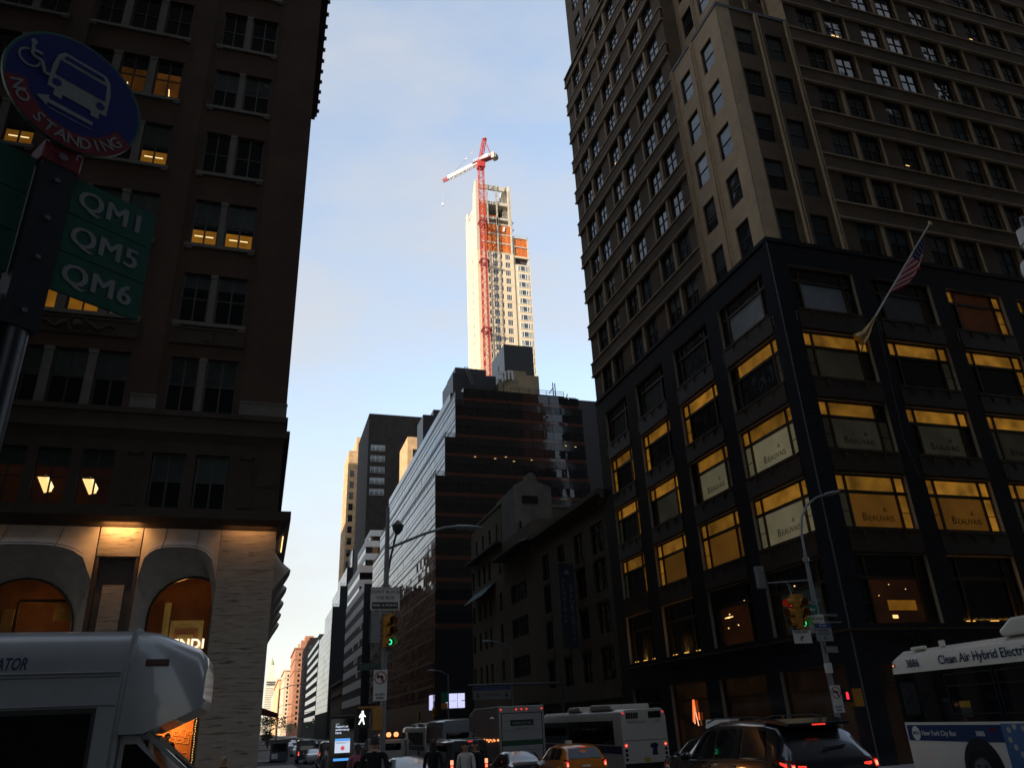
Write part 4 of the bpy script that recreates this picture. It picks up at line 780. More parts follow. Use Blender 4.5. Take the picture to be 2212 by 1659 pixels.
for p, q in (((46.2, 116.2, 55), (46.2, 116.2, 57.6)), ((46.6, 116.2, 55), (46.6, 116.2, 57.5)), ((45.4, 116.2, 55.4), (46.2, 116.2, 56.6)), ((48.5, 116.2, 54), (48.9, 116.2, 55.6))): b.bar(p, q, .07, M['black_metal'])
b.build('roof_antennas', GBD)
M['screen'] = mat('lit_screen', (.8, .8, .9), .3, em=(.66, .66, 1.0), es=.95, var=0)
b = MB(); b.box(25.9, 28.7, 115.6, 115.75, 4.0, 5.95, M['screen']); b.box(24.2, 24.33, 117.3, 119.4, 3.9, 5.9, M['screen']); b.build('lit_screen', GBD)
b = MB(); b.box(27.58, 27.63, 115.58, 115.62, 4.0, 5.95, M['black_metal']); b.box(28.2, 28.7, 115.58, 115.6, 4.9, 5.0, M['stone_grey']); b.box(26.6, 27.4, 115.58, 115.6, 4.95, 4.99, M['stone_grey']); b.build('screen_frame', GBD)
b = MB()
for x, z in ((31, 42.4), (34.5, 42.3), (36.4, 42.7), (37.8, 42.0), (41, 42.4), (47.5, 45.4), (49.3, 45.3)): b.box(x, x+.35, 115.72, 115.74, z, z+.07, M['panel_lamp'])
b.build('office_lamp', GBD)

# white-striped office building
ST = thing('striped_office_building', 'white and black banded office building stepping back from the avenue', 'building', (33, 230, -1.5), world=True)
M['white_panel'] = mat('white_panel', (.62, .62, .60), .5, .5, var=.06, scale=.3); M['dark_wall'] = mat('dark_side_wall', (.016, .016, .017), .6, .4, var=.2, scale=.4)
def striped(x0_, y0_, y1_, z0_, z1_, south):
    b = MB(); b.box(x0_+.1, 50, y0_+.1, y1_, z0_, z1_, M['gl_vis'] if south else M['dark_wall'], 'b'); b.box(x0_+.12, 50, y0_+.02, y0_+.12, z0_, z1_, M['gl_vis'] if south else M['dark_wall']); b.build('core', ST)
    z = z1_-2.05
    while z > max(z0_, 6):
        b = MB(); b.box(x0_, x0_+.12, y0_, y1_, z, z+1.95, M['white_panel']); b.build('white_band', ST)
        if south: b = MB(); b.box(x0_+.12, 50, y0_, y0_+.02, z, z+1.95, M['white_panel']); b.build('white_band', ST)
        z -= 3.95
striped(24.4, 208, 254, -1.6, 37.2, False); striped(24.6, 222, 254, 37.2, 44.8, True); striped(27.6, 235, 256, 44.8, 55, True); striped(29.8, 242, 256, 55, 60, True)
for k, (y, z) in enumerate(((214, 22), (218, 18), (223, 18), (216, 14.2), (228, 22), (211, 26))):
    b = MB(); b.box(24.36, 24.5, y, y+2.6, z, z+2.0, M['white_panel']); b.build('white_infill_panel', ST)
# low limestone bank
block('limestone_bank', 'small pale limestone building with a cornice, tucked among taller ones', 24.4, 29.5, 257, 294, 16.0, M['limestone'], {'W': (lin(260, 10, 3.4), 1.3, [4.5, 9.0, 13.2], 2.2), 'S': ([26.9], 1.3, [4.5, 9, 13.2], 2.2)}, cornice=[(11.8, .3, .4), (15.4, .5, .7)])
M['slab_brick'] = brick('dark_slab_brick', (.032, .024, .018), (.027, .02, .015), (.03, .024, .02), .4, .13, .01)
# dark brown slab
SLB = block('brown_slab', 'plain dark brown tower with one column of wide windows', 29.8, 50.5, 256.5, 290, 106, M['slab_brick'], {'S': ([33.3], 5.1, [91.9, 87.9, 83.8, 79.7, 75.7], 2.3)}, objs=False, reveal=M['bronze_dark'])
fs = frame_mesh(5.1, 2.3, M['white_frame'], 2, (.35, .68), .10, .1); ps = pane_mesh(5.1, 2.3, [(0, .5, M['glass_blind']), (.5, 1, M['shade_pale'])])
for z in (91.9, 87.9, 83.8, 79.7, 75.7): window(SLB, Fac('S', 256.5), 33.3, z, fs, ps, .1)
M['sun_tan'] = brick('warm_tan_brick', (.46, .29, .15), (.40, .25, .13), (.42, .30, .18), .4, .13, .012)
TT = block('tan_tower', 'slim tan brick tower catching the sun behind the brown slab', 29.8, 40, 330, 352, 117, M['sun_tan'], {'S': ([31.6], 1.9, lin(44, 13, 5.05), 3.0), 'W': ([336, 343], 1.6, lin(44, 13, 5.05), 2.8)})
b = MB(); b.box(33.4, 40, 332, 350, 117, 124.5, M['sun_tan'], 'b'); b.build('upper_storeys', TT)
block('tan_back_tower', 'tan building top glowing in the sun above the dark glass block', 34.3, 44, 200.5, 214, 77, M['sun_tan'], {'S': ([36.6], 1.6, lin(50, 6, 4.2), 2.4)})
# stepped glass office block
SG_ = thing('stepped_glass_block', 'stepped office block with grey panelled front and black side walls', 'building', (35, 340, -1.5), world=True)
M['grey_panel'] = wavy(mat('pale_glazed_panel', (.16, .17, .18), .09, .7, var=.05), .004)
for x0_, z0_, z1_, ye in ((24.4, -1.6, 39.2, 374), (24.45, 39.2, 45.5, 345), (27.0, 45.5, 53.4, 345), (29.3, 53.4, 60.7, 345), (31.2, 60.7, 67.7, 345)):
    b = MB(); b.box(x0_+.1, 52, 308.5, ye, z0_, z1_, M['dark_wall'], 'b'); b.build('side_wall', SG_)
    z = max(z0_, 8)
    while z < z1_-.5:
        b = MB()
        for k in range(int((ye-308.6)/3.0)): y = 308.6+3*k; e = rnd.gauss(0, .008); b.quad((x0_+e, y+.04, z+.05), (x0_-e, y+2.96, z+.05), (x0_-e, y+2.96, min(z+2.35, z1_)), (x0_+e, y+.04, min(z+2.35, z1_)), M['grey_panel'])
        b.build('glazed_panel_strip', SG_); z += 2.4
    b = MB(); rail(SG_, [(x0_+.1, 308.6, z1_), (x0_+2.4, 308.6, z1_)], 1.1, 3)
# farther brick and stone fronts
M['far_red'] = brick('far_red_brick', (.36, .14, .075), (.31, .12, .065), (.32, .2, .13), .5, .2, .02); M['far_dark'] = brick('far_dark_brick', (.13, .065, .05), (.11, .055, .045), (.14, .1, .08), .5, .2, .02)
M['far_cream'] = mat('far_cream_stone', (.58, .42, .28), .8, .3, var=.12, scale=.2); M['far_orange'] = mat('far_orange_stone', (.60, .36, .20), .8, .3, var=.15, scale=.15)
block('banded_grey_building', 'shaded grey banded building with dark window strips up the avenue', 24.4, 45, 374.5, 468, 42.5, M['grey_stone'], {'W': ([421], 92, lin(6, 9, 4.1), 2.2)}, objs=False)
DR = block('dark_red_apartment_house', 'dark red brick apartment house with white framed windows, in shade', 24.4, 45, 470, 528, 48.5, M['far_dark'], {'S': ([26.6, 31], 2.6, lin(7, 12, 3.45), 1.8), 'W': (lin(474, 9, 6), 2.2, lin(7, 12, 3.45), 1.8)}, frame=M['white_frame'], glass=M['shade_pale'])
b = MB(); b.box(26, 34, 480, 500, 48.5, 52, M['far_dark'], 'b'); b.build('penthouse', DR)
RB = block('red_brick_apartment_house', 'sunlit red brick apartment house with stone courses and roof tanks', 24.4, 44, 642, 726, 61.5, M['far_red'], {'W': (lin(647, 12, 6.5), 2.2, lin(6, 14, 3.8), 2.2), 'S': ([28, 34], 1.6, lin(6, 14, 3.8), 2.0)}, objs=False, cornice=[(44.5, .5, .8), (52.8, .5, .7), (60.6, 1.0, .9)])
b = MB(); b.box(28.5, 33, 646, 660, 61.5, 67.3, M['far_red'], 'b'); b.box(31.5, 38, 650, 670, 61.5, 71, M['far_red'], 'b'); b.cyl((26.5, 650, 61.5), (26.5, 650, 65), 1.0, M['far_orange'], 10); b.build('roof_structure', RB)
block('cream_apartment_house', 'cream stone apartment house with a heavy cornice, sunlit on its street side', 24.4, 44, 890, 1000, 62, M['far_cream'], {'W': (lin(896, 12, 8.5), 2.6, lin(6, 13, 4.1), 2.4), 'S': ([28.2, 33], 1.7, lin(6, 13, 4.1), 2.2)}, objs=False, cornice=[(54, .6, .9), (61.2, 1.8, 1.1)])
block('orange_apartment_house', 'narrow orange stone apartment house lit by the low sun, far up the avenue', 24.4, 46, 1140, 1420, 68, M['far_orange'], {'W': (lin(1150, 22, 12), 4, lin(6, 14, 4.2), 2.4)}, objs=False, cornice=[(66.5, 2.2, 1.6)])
block('plain_apartment_house', 'plain pale apartment house below the distant spire', 24.4, 46, 1450, 1700, 62, M['far_cream'], {'W': (lin(1460, 16, 15), 5, lin(6, 13, 4.2), 2.4)}, objs=False)
CT = thing('spired_tower', 'distant pale tower with a pointed green gold cap at the end of the street', 'tower', (27, 2210, -1.5), world=True)
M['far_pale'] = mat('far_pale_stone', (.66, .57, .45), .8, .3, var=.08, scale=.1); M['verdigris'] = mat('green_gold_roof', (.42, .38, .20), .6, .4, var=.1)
b = MB()
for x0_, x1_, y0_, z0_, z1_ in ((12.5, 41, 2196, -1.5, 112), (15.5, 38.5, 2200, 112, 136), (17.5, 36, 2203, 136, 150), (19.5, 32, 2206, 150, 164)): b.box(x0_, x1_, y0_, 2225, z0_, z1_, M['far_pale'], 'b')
for x in range(9): 
    for z in range(20): b.box(15.5+x*2.8, 17.0+x*2.8, 2195.9 if z < 17 else 2199.9, 2196.2, 20+z*5.3, 23+z*5.3, M['glass_blind'])
b.build('shaft', CT)
b = MB(); b.loft([[(25.8+r_*math.cos(k*math.pi/4+.39), 2212+r_*math.sin(k*math.pi/4+.39), z) for k in range(8)] for r_, z in ((6.6, 164), (5.4, 170), (3.0, 175), (.5, 181))], M['verdigris']); b.cyl((25.8, 2212, 180), (25.8, 2212, 190), .45, M['verdigris'], 6); b.build('cap', CT)
# ------------------------------------------------------------------ tower under construction and its crane
M['tower_stone'] = mat('new_pale_limestone', (.54, .43, .30), .8, .3, var=.07, scale=.35, var2=0)
M['raw_concrete'] = mat('raw_concrete', (.42, .37, .30), .9, .3, var=.15, scale=.8)
M['netting'] = mat('orange_safety_netting', (.43, .115, .03), .9, .2, var=.45, scale=.9, bump=.5)
M['tower_glass'] = wavy(mat('tower_window_glass', (.045, .055, .07), .08, .6, var=0), .01)
M['dark_void'] = mat('unlit_floor_void', (.06, .04, .035), .9, .2, var=.1)
TW = thing('tower_under_construction', 'sunlit pale stone skyscraper under construction with orange netted upper floors', 'tower', (96, 310, -1.5), world=True)
x0, x1, x2, y0, y1 = 84.4, 103.2, 111.8, 300, 321
tops = [213.9-4.63*k for k in range(20)]
TS, TWs, TSh = Fac('S', y0), Fac('W', x0), Fac('S', 300.4)
cs = [(90.5, .95, 2.9), (93.75, 2.5, 2.9), (97.0, .9, 2.6), (100.2, 2.6, 2.9)]
b = MB(); wall(b, TS, x0, x1, 100, 214.6, [(u-w_/2, u+w_/2, t-h, t) for u, w_, h in cs for t in tops]+[(86.3, 87.4, t-2.6, t) for t in tops], .45, M['tower_stone'])
wy = [(303.4, 1.1), (309, 2.0), (315.5, 1.1)]; wall(b, TWs, y0, y1, 100, 214.6, [(u-w_/2, u+w_/2, t-2.6, t) for u, w_ in wy for t in tops], .3, M['tower_stone'])
body(b, x0, x1, y0, y1, 60, 214.6, M['tower_stone'], 'sw'); wall(b, TS, x0, x1, 60, 100, [], .3, M['tower_stone']); wall(b, TWs, y0, y1, 60, 100, [], .3, M['tower_stone']); b.build('wall', TW)
fm_ = {}
for u, w_, h in cs+[(86.85, 1.1, 2.6)]:
    if (w_, h) not in fm_: fm_[w_, h] = (frame_mesh(w_, h, M['white_frame'], 2 if w_ > 2 else 0, (), .10, .2), pane_mesh(w_, h, [(0, 1, M['tower_glass'])]))
    for t in tops: window(TW, TS, u, t-h, *fm_[w_, h], .25)
for u, w_ in wy:
    if (w_, 2.6) not in fm_: fm_[w_, 2.6] = (frame_mesh(w_, 2.6, M['white_frame'], 1 if w_ > 1.5 else 0, (), .10, .2), pane_mesh(w_, 2.6, [(0, 1, M['tower_glass'])]))
    for t in tops: window(TW, TWs, u, t-2.6, *fm_[w_, 2.6], .2)
for z in [t+.85 for t in tops[::2]]:
    b = MB(); b.box(x0-.07, x1+.05, y0-.07, y1, z, z+.18, M['tower_stone']); b.build('string_course', TW)
b = MB(); body(b, x1, x2, 300.4, 318, 60, 208.9, M['tower_stone'], 's'); wall(b, TSh, x1, x2, 60, 208.9, [(105.2, 110.7, t-3.0, t-.1) for t in [208.6-4.63*k for k in range(19)]], .5, M['tower_stone']); b.build('shoulder_wall', TW)
fb = MB(); W_ = M['white_frame']                # projecting bay windows of the shoulder
for x in (-2.75, -2.1, -1.2, 1.2, 2.1, 2.75): fb.box(x-.09, x+.09, -.25, .25, 0, 2.9, W_)
fb.box(-2.8, 2.8, -.28, .3, 2.75, 2.95, W_); fb.box(-2.8, 2.8, -.28, .3, -.1, .12, W_); fb = fb.mesh('bay_window'); pb = pane_mesh(5.4, 2.9, [(0, 1, M['tower_glass'])])
for k in range(19):
    o = put('bay_window', fb, TW, (107.95, 300.4, 205.6-4.63*k)); obj('pane', pb, o)
    b = MB(); b.box(105.0, 110.9, 300.2, 300.39, 208.55-4.63*k, 208.9-4.63*k, M['tower_stone']); b.build('bay_lintel', TW)
# raw shoulder floors
b = MB()
for z in (208.9, 213.4, 219.6, 225.0): b.box(x1+.3, x2-.2, 300.5, 318, z, z+.55, M['raw_concrete'])
for x in (x1+.4, x2-.8): b.box(x, x+.6, 300.6, 301.2, 209, 225.5, M['raw_concrete'])
b.box(x1+.2, x2, 300.3, 300.6, 213.2, 214.2, M['tower_stone']); b.build('shoulder_slabs', TW)
b = MB(); b.box(105.0, 110.6, 302, 302.1, 209.4, 213.4, M['dark_void']); b.build('open_bay', TW)
for z in (213.95, 220.1):
    b = MB(); b.box(x1+.6, x2-.6, 301.0, 301.1, z, z+(5.6 if z < 215 else 4.9), M['netting']); b.build('safety_netting', TW)
b = MB(); rail(TW, [(x1+.5, 300.6, 225.5), (x2-.3, 300.6, 225.5), (x2-.3, 317, 225.5)], 1.3, 2, M['raw_concrete'])
# netted floors of the main shaft
b = MB()
for z in (214.6, 220.1, 225.4, 231.6): b.box(x0+.6, x1-.1, y0+.3, y1-.3, z, z+.7, M['raw_concrete'])
for x in (x0+.1, 95.1, x1-.9): b.box(x, x+.75, y0+.05, y0+.8, 214.6, 236, M['raw_concrete'])
for z in (234.6, 243.6): b.box(x0+.6, x1-.2, y0+.1, y1-.3, z, z+1.3 if z < 240 else z+1.9, M['raw_concrete'])
for x in (90.2, 95.2, 101.6): b.box(x, x+.75, y0+.05, y0+.8, 231, 253.3, M['raw_concrete'])
b.box(86, 99.8, y0+.05, y0+.9, 252.9, 255.6, M['raw_concrete']); b.box(86, 99.8, y1-1, y1-.2, 246, 247.5, M['raw_concrete']); b.build('concrete_frame', TW)
for z, h in ((215.3, 4.8), (220.8, 4.6), (226.1, 5.4)):
    for xa, xb in ((x0+.9, 89.9), (89.9, 95.0), (95.95, x1-.95)):
        m_ = MB(); nn = 6
        m_.add([(xa+(xb-xa)*i/nn, y0+.55+.18*math.sin(i*2.1+z), z+h*j) for j in (0, 1) for i in range(nn+1)], [(i, i+1, nn+2+i, nn+1+i) for i in range(nn)], M['netting'], True); m_.build('safety_netting', TW)
b = MB(); b.box(x0+1, x1-.5, 308, 308.2, 232, 243.6, M['dark_void']); b.box(x0+.8, 90, y0+.5, y0+.6, 236, 243.5, M['netting']); b.box(90.9, 95, y0+.8, y0+.9, 236, 237.4, M['netting']); b.box(95.9, 103, 306, 306.1, 245.5, 248, M['netting']); b.box(86, 95, 306, 306.1, 245.5, 247.3, M['netting']); b.build('netting_screen', TW)
b = MB(); b.prism([(y0, 214.6), (y0, 258), (302, 257.2), (305.5, 252), (306.5, 242), (315, 240.5), (316.5, 247.5), (318, 249.3), (321, 248.3), (321, 214.6)], 'x', x0, x0+.6, M['raw_concrete']); b.build('west_shear_wall', TW)
b = MB(); b.box(x0+.6, 86.2, y0, y0+.6, 236, 257.8, M['raw_concrete']); b.box(x0+.62, x0+1.9, y0-.0, y0+.3, 214.6, 236, M['raw_concrete']); b.build('south_shear_wall', TW)
b = MB(); b.prism([(99.6, 236), (99.6, 254.5), (100.2, 257.7), (103.1, 257.6), (103.3, 242), (103.3, 236)], 'y', y0+2.5, y0+8, M['raw_concrete']); b.box(102.3, 103.3, y0+.2, y0+2.5, 231, 257, M['raw_concrete']); b.box(100.9, 101.6, y0+2.44, y0+2.5, 254.3, 255.6, M['dark_void']); b.build('lift_core', TW)
b = MB(); b.prism([(303, 246), (307, 246), (310, 253), (308.5, 253)], 'x', 98.6, 99.2, M['raw_concrete']); b.prism([(309, 246), (313, 246), (316, 251), (314.5, 251)], 'x', 98.2, 98.8, M['raw_concrete']); b.build('inner_wall', TW)
for z in (226.5, 230.8, 235.2):                # wall brackets on the right edge
    b = MB(); b.bar((x1, 302, z), (x1+1.6, 302, z+.3), .12, M['black_metal']); b.bar((x1+1.6, 302, z+.3), (x1+.2, 302, z-2), .12, M['black_metal']); b.build('outrigger_bracket', TW)
b = MB(); b.obox((98.9, y0+.3, 229.3), (.5, 0, .12), (0, .03, 0), (.22, 0, 1.4), M['white_panel']); b.build('loose_tarp', TW)

CR = thing('tower_crane', 'tall red lattice tower crane with a white jib, fixed to the skyscraper', 'crane', (86.9, 297.2, 55), world=True)
M['crane_red'] = mat('crane_red_paint', (.38, .035, .028), .45, .5, var=.1); M['crane_dark'] = mat('crane_dark_red', (.20, .02, .02), .5, .5, var=.1); M['crane_white'] = mat('crane_white_paint', (.85, .83, .8), .45, .5, var=.05)
def lattice(mb, p, q, half, side, step, r1, r2, m_, m2=None):
    p, q = Vector(p), Vector(q); d = q-p; Ln = d.length; d.normalize(); sx = Vector(side).normalized(); sy = d.cross(sx).normalized()
    c = [sx*half+sy*half, sx*half-sy*half, -sx*half-sy*half, -sx*half+sy*half]
    for v in c: mb.bar(p+v, q+v, r1, m_)
    n_ = int(Ln/step)
    for k in range(n_):
        a, b_ = p+d*(k*Ln/n_), p+d*((k+1)*Ln/n_)
        for i in range(4):
            v, w_ = c[i], c[(i+1) % 4]; mb.bar(a+v, a+w_, r2, m2 or m_); mb.bar((a+v) if k % 2 else (a+w_), (b_+w_) if k % 2 else (b_+v), r2, m2 or m_)
mc = (86.9, 297.2)
b = MB(); lattice(b, (*mc, 60), (*mc, 266), 1.25, (1, 0, 0), 2.5, .14, .06, M['crane_red']); b.build('mast', CR)
b = MB()
for k in range(70): z = 62+k*2.9; b.bar((mc[0]-.6, mc[1]+.2*(-1)**k, z), (mc[0]+.6, mc[1]-.2*(-1)**k, z+2.4), .11, M['raw_concrete'])
b.build('access_ladder', CR)
for z in (229.2, 206.4, 168.6):
    b = MB(); 
    for sx in (-1, 1): b.box(mc[0]+sx*1.9-.18, mc[0]+sx*1.9+.18, 295.3, 299.2, z-.3, z+.5, M['crane_dark'])
    for y in (295.2, 299.1): b.box(mc[0]-1.9, mc[0]+1.9, y, y+.3, z-.3, z+.5, M['crane_dark'])
    b.bar((mc[0]+1.9, 297, z), (mc[0]+1.5, 297, z-2.6), .16, M['crane_dark']); b.bar((mc[0]-1.9, 297, z), (mc[0]-1.4, 297, z-2.6), .16, M['crane_dark']); b.bar((mc[0]+1.9, 296, z), (mc[0]+3.2, 299.9, z-4.2), .24, M['crane_dark']); b.bar((mc[0]-1.2, 298, z), (mc[0]-1.0, 300, z-1), .2, M['crane_dark']); b.build('mast_collar', CR)
jd = Vector((-1, 1, 0)).normalized(); jn = Vector((1, 1, 0)).normalized(); ctr = Vector((*mc, 267))
b = MB(); b.box(mc[0]-1.9, mc[0]+1.9, mc[1]-1.9, mc[1]+1.9, 263.2, 266.5, M['crane_red']); b.obox(ctr-jd*2.2+Vector((0, 0, .5)), jd*6.6, jn*1.5, Vector((0, 0, .28)), M['crane_dark']); b.build('slewing_deck', CR)
b = MB()
for s_ in (-1.45, 1.45):
    for k in range(9): p = ctr+jn*s_+jd*(3.5-k*1.4)+Vector((0, 0, .8)); b.bar(p, p+Vector((0, 0, 1.2)), .05, M['crane_white'])
    b.bar(ctr+jn*s_+jd*3.5+Vector((0, 0, 2)), ctr+jn*s_-jd*7.7+Vector((0, 0, 2)), .05, M['crane_white'])
b.build('deck_railing', CR)
b = MB(); b.obox(ctr-jd*3.0+Vector((0, 0, 1.9)), jd*1.6, jn*1.0, Vector((0, 0, 1.1)), M['crane_white']); b.obox(ctr-jd*.4+Vector((0, 0, 1.6)), jd*.8, jn*.8, Vector((0, 0, .8)), M['raw_concrete']); b.build('machinery_house', CR)
b = MB(); b.obox(ctr-jd*7.9+Vector((0, 0, .4)), jd*.8, jn*1.7, Vector((0, 0, 1.7)), M['raw_concrete']); b.obox(ctr-jd*9.2+Vector((0, 0, -.2)), jd*.5, jn*1.3, Vector((0, 0, 1.1)), M['stone_grey']); b.build('counterweight', CR)
b = MB(); b.obox(ctr+jd*1.6+jn*2.3+Vector((0, 0, -.4)), jd*.9, jn*.7, Vector((0, 0, 1.2)), M['crane_white']); b.build('operator_cab', CR)
ap = ctr+jd*(-1.6)+Vector((1.0, 0, 15.0))
b = MB(); lattice(b, ctr+jd*.2+Vector((0, 0, .8)), ap, .75, jn, 2.2, .16, .08, M['crane_red']); b.bar(ctr-jd*6.5+jn*.6+Vector((0, 0, .8)), ap, .10, M['crane_red']); b.bar(ctr-jd*6.5-jn*.6+Vector((0, 0, .8)), ap, .10, M['crane_red']); b.obox(ap, jd*1.0, jn*.8, Vector((0, 0, .25)), M['crane_dark']); b.build('a_frame', CR)
jt = Vector((70.4, 313.7, 264.6)); jb = ctr+jd*2.0+Vector((0, 0, .3))
b = MB(); jm = jb+(jt-jb)*.84; lattice(b, jb, jm, .75, (1, 1, 0), 1.35, .17, .10, M['crane_white']); b.obox((jb+jm)/2, (jm-jb)/2, jn*.55, Vector((0, 0, .05)), M['crane_white']); lattice(b, jm, jt, .6, (1, 1, 0), 1.3, .13, .08, M['crane_red']); b.build('jib', CR)
pm_ = ap+(jb+(jt-jb)*.75+Vector((0, 0, .9))-ap)*.55
b = MB(); b.tube([ap, pm_], .10, M['raw_concrete'], 5); b.tube([ap+Vector((.3, 0, -.4)), pm_], .07, M['raw_concrete'], 5); b.tube([pm_, jb+(jt-jb)*.75+Vector((0, 0, .8))], .07, M['crane_dark'], 5); b.ball(tuple(pm_), .45, M['crane_white'], 8, 5); b.build('pendant_line', CR)
b = MB(); b.tube([jt, jt+Vector((0, 0, -14.5))], .06, M['raw_concrete'], 5); b.build('hoist_rope', CR)
b = MB(); b.ball(tuple(jt+Vector((0, 0, -15))), .55, M['crane_white'], 8, 5, 1.3); b.bar(jt+Vector((0, 0, -16.4)), jt+Vector((0, 0, -15.4)), .14, M['crane_dark']); b.build('hook_block', CR)

# ------------------------------------------------------------------ unseen blocks added to shade the street and fill the reflections
def slabtower(label, x0_, x1_, y0_, y1_, z1_, m_, sides, bay=3.2, fl=3.9, ww=1.7, wh=2.1, z0_=6):
    sp = {}
    for s_ in sides:
        a, c = (x0_, x1_) if s_ == 'S' else (y0_, y1_)
        sp[s_] = (lin(a+bay*.8, int((c-a-bay)/bay), bay), ww, lin(z0_, int((z1_-z0_-3)/fl), fl), wh)
    return block('unseen_block', label, x0_, x1_, y0_, y1_, z1_, m_, sp, objs=False)
M['mid_red'] = brick('mid_red_brick', (.26, .125, .07), (.22, .10, .058), (.17, .12, .09), .5, .2, .02)
slabtower('brick office block on the avenue just north of the arched shop building', -42, 0, 57, 91, 62, M['redbrick'], 'E')
slabtower('stone office block on the west side of the avenue past the first cross street', -42, 0, 109, 171, 66, M['limestone'], 'E')
slabtower('red brown brick block reflected in the dark glass facade', -40, 0, 189, 251, 53, M['mid_red'], 'E', 3.0, 3.5, 1.5, 1.9)
slabtower('second red brown brick block reflected in the dark glass facade', -40, 0, 270, 332, 46, M['mid_red'], 'E', 3.0, 3.5, 1.5, 1.9)
slabtower('unseen brick row on the west side of the avenue, raised to cast shade', -40, 0, 350, 530, 60, M['brownbrick'], 'E')
slabtower('unseen brick tower added two blocks west of the avenue to cast shade', -100, -45, 190, 268, 140, M['brownbrick'], '', 6, 8, 3, 4)
slabtower('unseen stone block added two blocks west of the avenue to cast shade', -100, -45, 270, 332, 101, M['limestone'], '', 6, 8, 3, 4)
slabtower('low shop row on the west side, far up the avenue', -40, 0, 545, 700, 13, M['far_cream'], 'E')
b = thing('unseen_block', 'unseen very tall white marble office slab west of the avenue, placed to cast shade', 'building', (-103, 90, -1.5), world=True); mb = MB(); mb.box(-122, -85, 60, 118, -1.6, 205, M['white_stucco'], 'b')
mb.build('wall', b)
slabtower('unseen tall dark office slab added across the cross street to the south west to cast shade', -150, -46, -62, -5, 150, M['brownbrick'], 'E', 6, 8, 3, 4)
slabtower('tall grey granite tower behind the bus stop on the near corner', -44, -2.5, -60, -3, 184, M['stone_brown'], '', 6, 8, 3, 4)
slabtower('grey granite tower across the avenue behind the camera', 24.6, 70, -70, -2.5, 175, M['stone_brown'], '', 6, 8, 3, 4)
slabtower('stone shoulder of the granite tower behind the camera', 70.1, 94.5, -60, -2.5, 80, M['stone_brown'], '', 6, 8, 3, 4)
slabtower('pink brick tower far behind the camera', 92, 136, -150, -120, 168, M['far_red'], '', 6, 8, 3, 4)
slabtower('unseen thin slab added to the south east to narrow the reflected sky gap', 98.5, 190, -9, -4, 130, M['brownbrick'], '', 6, 8, 3, 4)
slabtower('unseen brick block added down the avenue behind the camera to cut skylight', -60, 2, -190, -75, 95, M['brownbrick'], '', 6, 8, 3, 4)
slabtower('unseen dark office block added west of the arched shop building to cast shade', -95, -41, 30, 91, 84, M['brownbrick'], '', 6, 8, 3, 4)
# ------------------------------------------------------------------ street furniture
M['pole_grey'] = mat('galvanised_pole', (.19, .195, .20), .5, .5, .3, var=.15, scale=4); M['pole_dark'] = mat('dark_pole', (.05, .05, .055), .5, .5, var=.1)
M['signal_yellow'] = mat('signal_yellow', (.42, .18, .012), .5, .5, var=.12); M['lens_off'] = mat('unlit_lens', (.012, .012, .012), .2, .6, var=0)
M['green_lamp'] = mat('green_lamp', (0, .5, .2), .3, em=(.03, 1, .42), es=1.3, var=0); M['red_lamp'] = mat('red_lamp', (.5, .02, .02), .3, em=(1, .03, .05), es=1.3, var=0); M['white_lamp'] = mat('white_lamp', (.9, .9, .9), .3, em=(1, 1, 1), es=1.5, var=0)
M['amber_lamp'] = mat('amber_lamp', (.9, .4, .1), .3, em=(1, .33, .10), es=2.0, var=0); M['tail_lamp'] = mat('tail_lamp', (.5, .01, .01), .3, em=(1, .05, .03), es=1.15, var=0); M['tail_core'] = mat('tail_lamp_core', (.9, .3, .2), .3, em=(1, .32, .16), es=1.8, var=0); M['tail_red'] = mat('red_lens', (.16, .008, .01), .15, .6, var=0, coat=.5)
M['sign_white'] = mat('sign_white', (.68, .66, .62), .5, .4, var=.06); M['sign_black'] = mat('sign_black', (.012, .012, .012), .5, .4, var=0); M['sign_red'] = mat('sign_red', (.33, .02, .03), .5, .4, var=.1); M['sign_green'] = mat('sign_green', (.004, .16, .085), .45, .4, var=.08); M['sign_blue'] = mat('sign_blue', (.012, .03, .20), .45, .4, var=.08)
M['ssign_white'] = mat('stop_sign_white', (.115, .115, .11), .5, .4, var=.15, scale=60); M['ssign_blue'] = mat('stop_sign_blue', (.002, .006, .065), .4, .4, var=.08, scale=30); M['ssign_green'] = mat('stop_sign_green', (.002, .038, .023), .4, .4, var=.1, scale=30); M['ssign_red'] = mat('stop_sign_red', (.08, .006, .010), .4, .4, var=.1, scale=30)  # near sign's colours darkened, its shade is put into the paint
def plate(root, name, x0_, x1_, z0_, z1_, y, m_, back=None):
    b = MB(); b.box(x0_, x1_, y-.006, y+.006, z0_, z1_, m_); return b.build(name, root)
def ring(mb, c, r_in, r_out, y, m_, a0=0, a1=360, n=36, d=.004):
    a = [R(a0+(a1-a0)*k/n) for k in range(n+1)]
    mb.add([(c[0]+r*math.cos(t), y, c[1]+r*math.sin(t)) for r in (r_in, r_out) for t in a], [(k, k+1, n+2+k, n+1+k) for k in range(n)], m_)
def disc(mb, c, rx, rz, y, m_, n=28): mb.poly([(c[0]+rx*math.cos(2*math.pi*k/n), y, c[1]+rz*math.sin(2*math.pi*k/n)) for k in range(n)], m_)
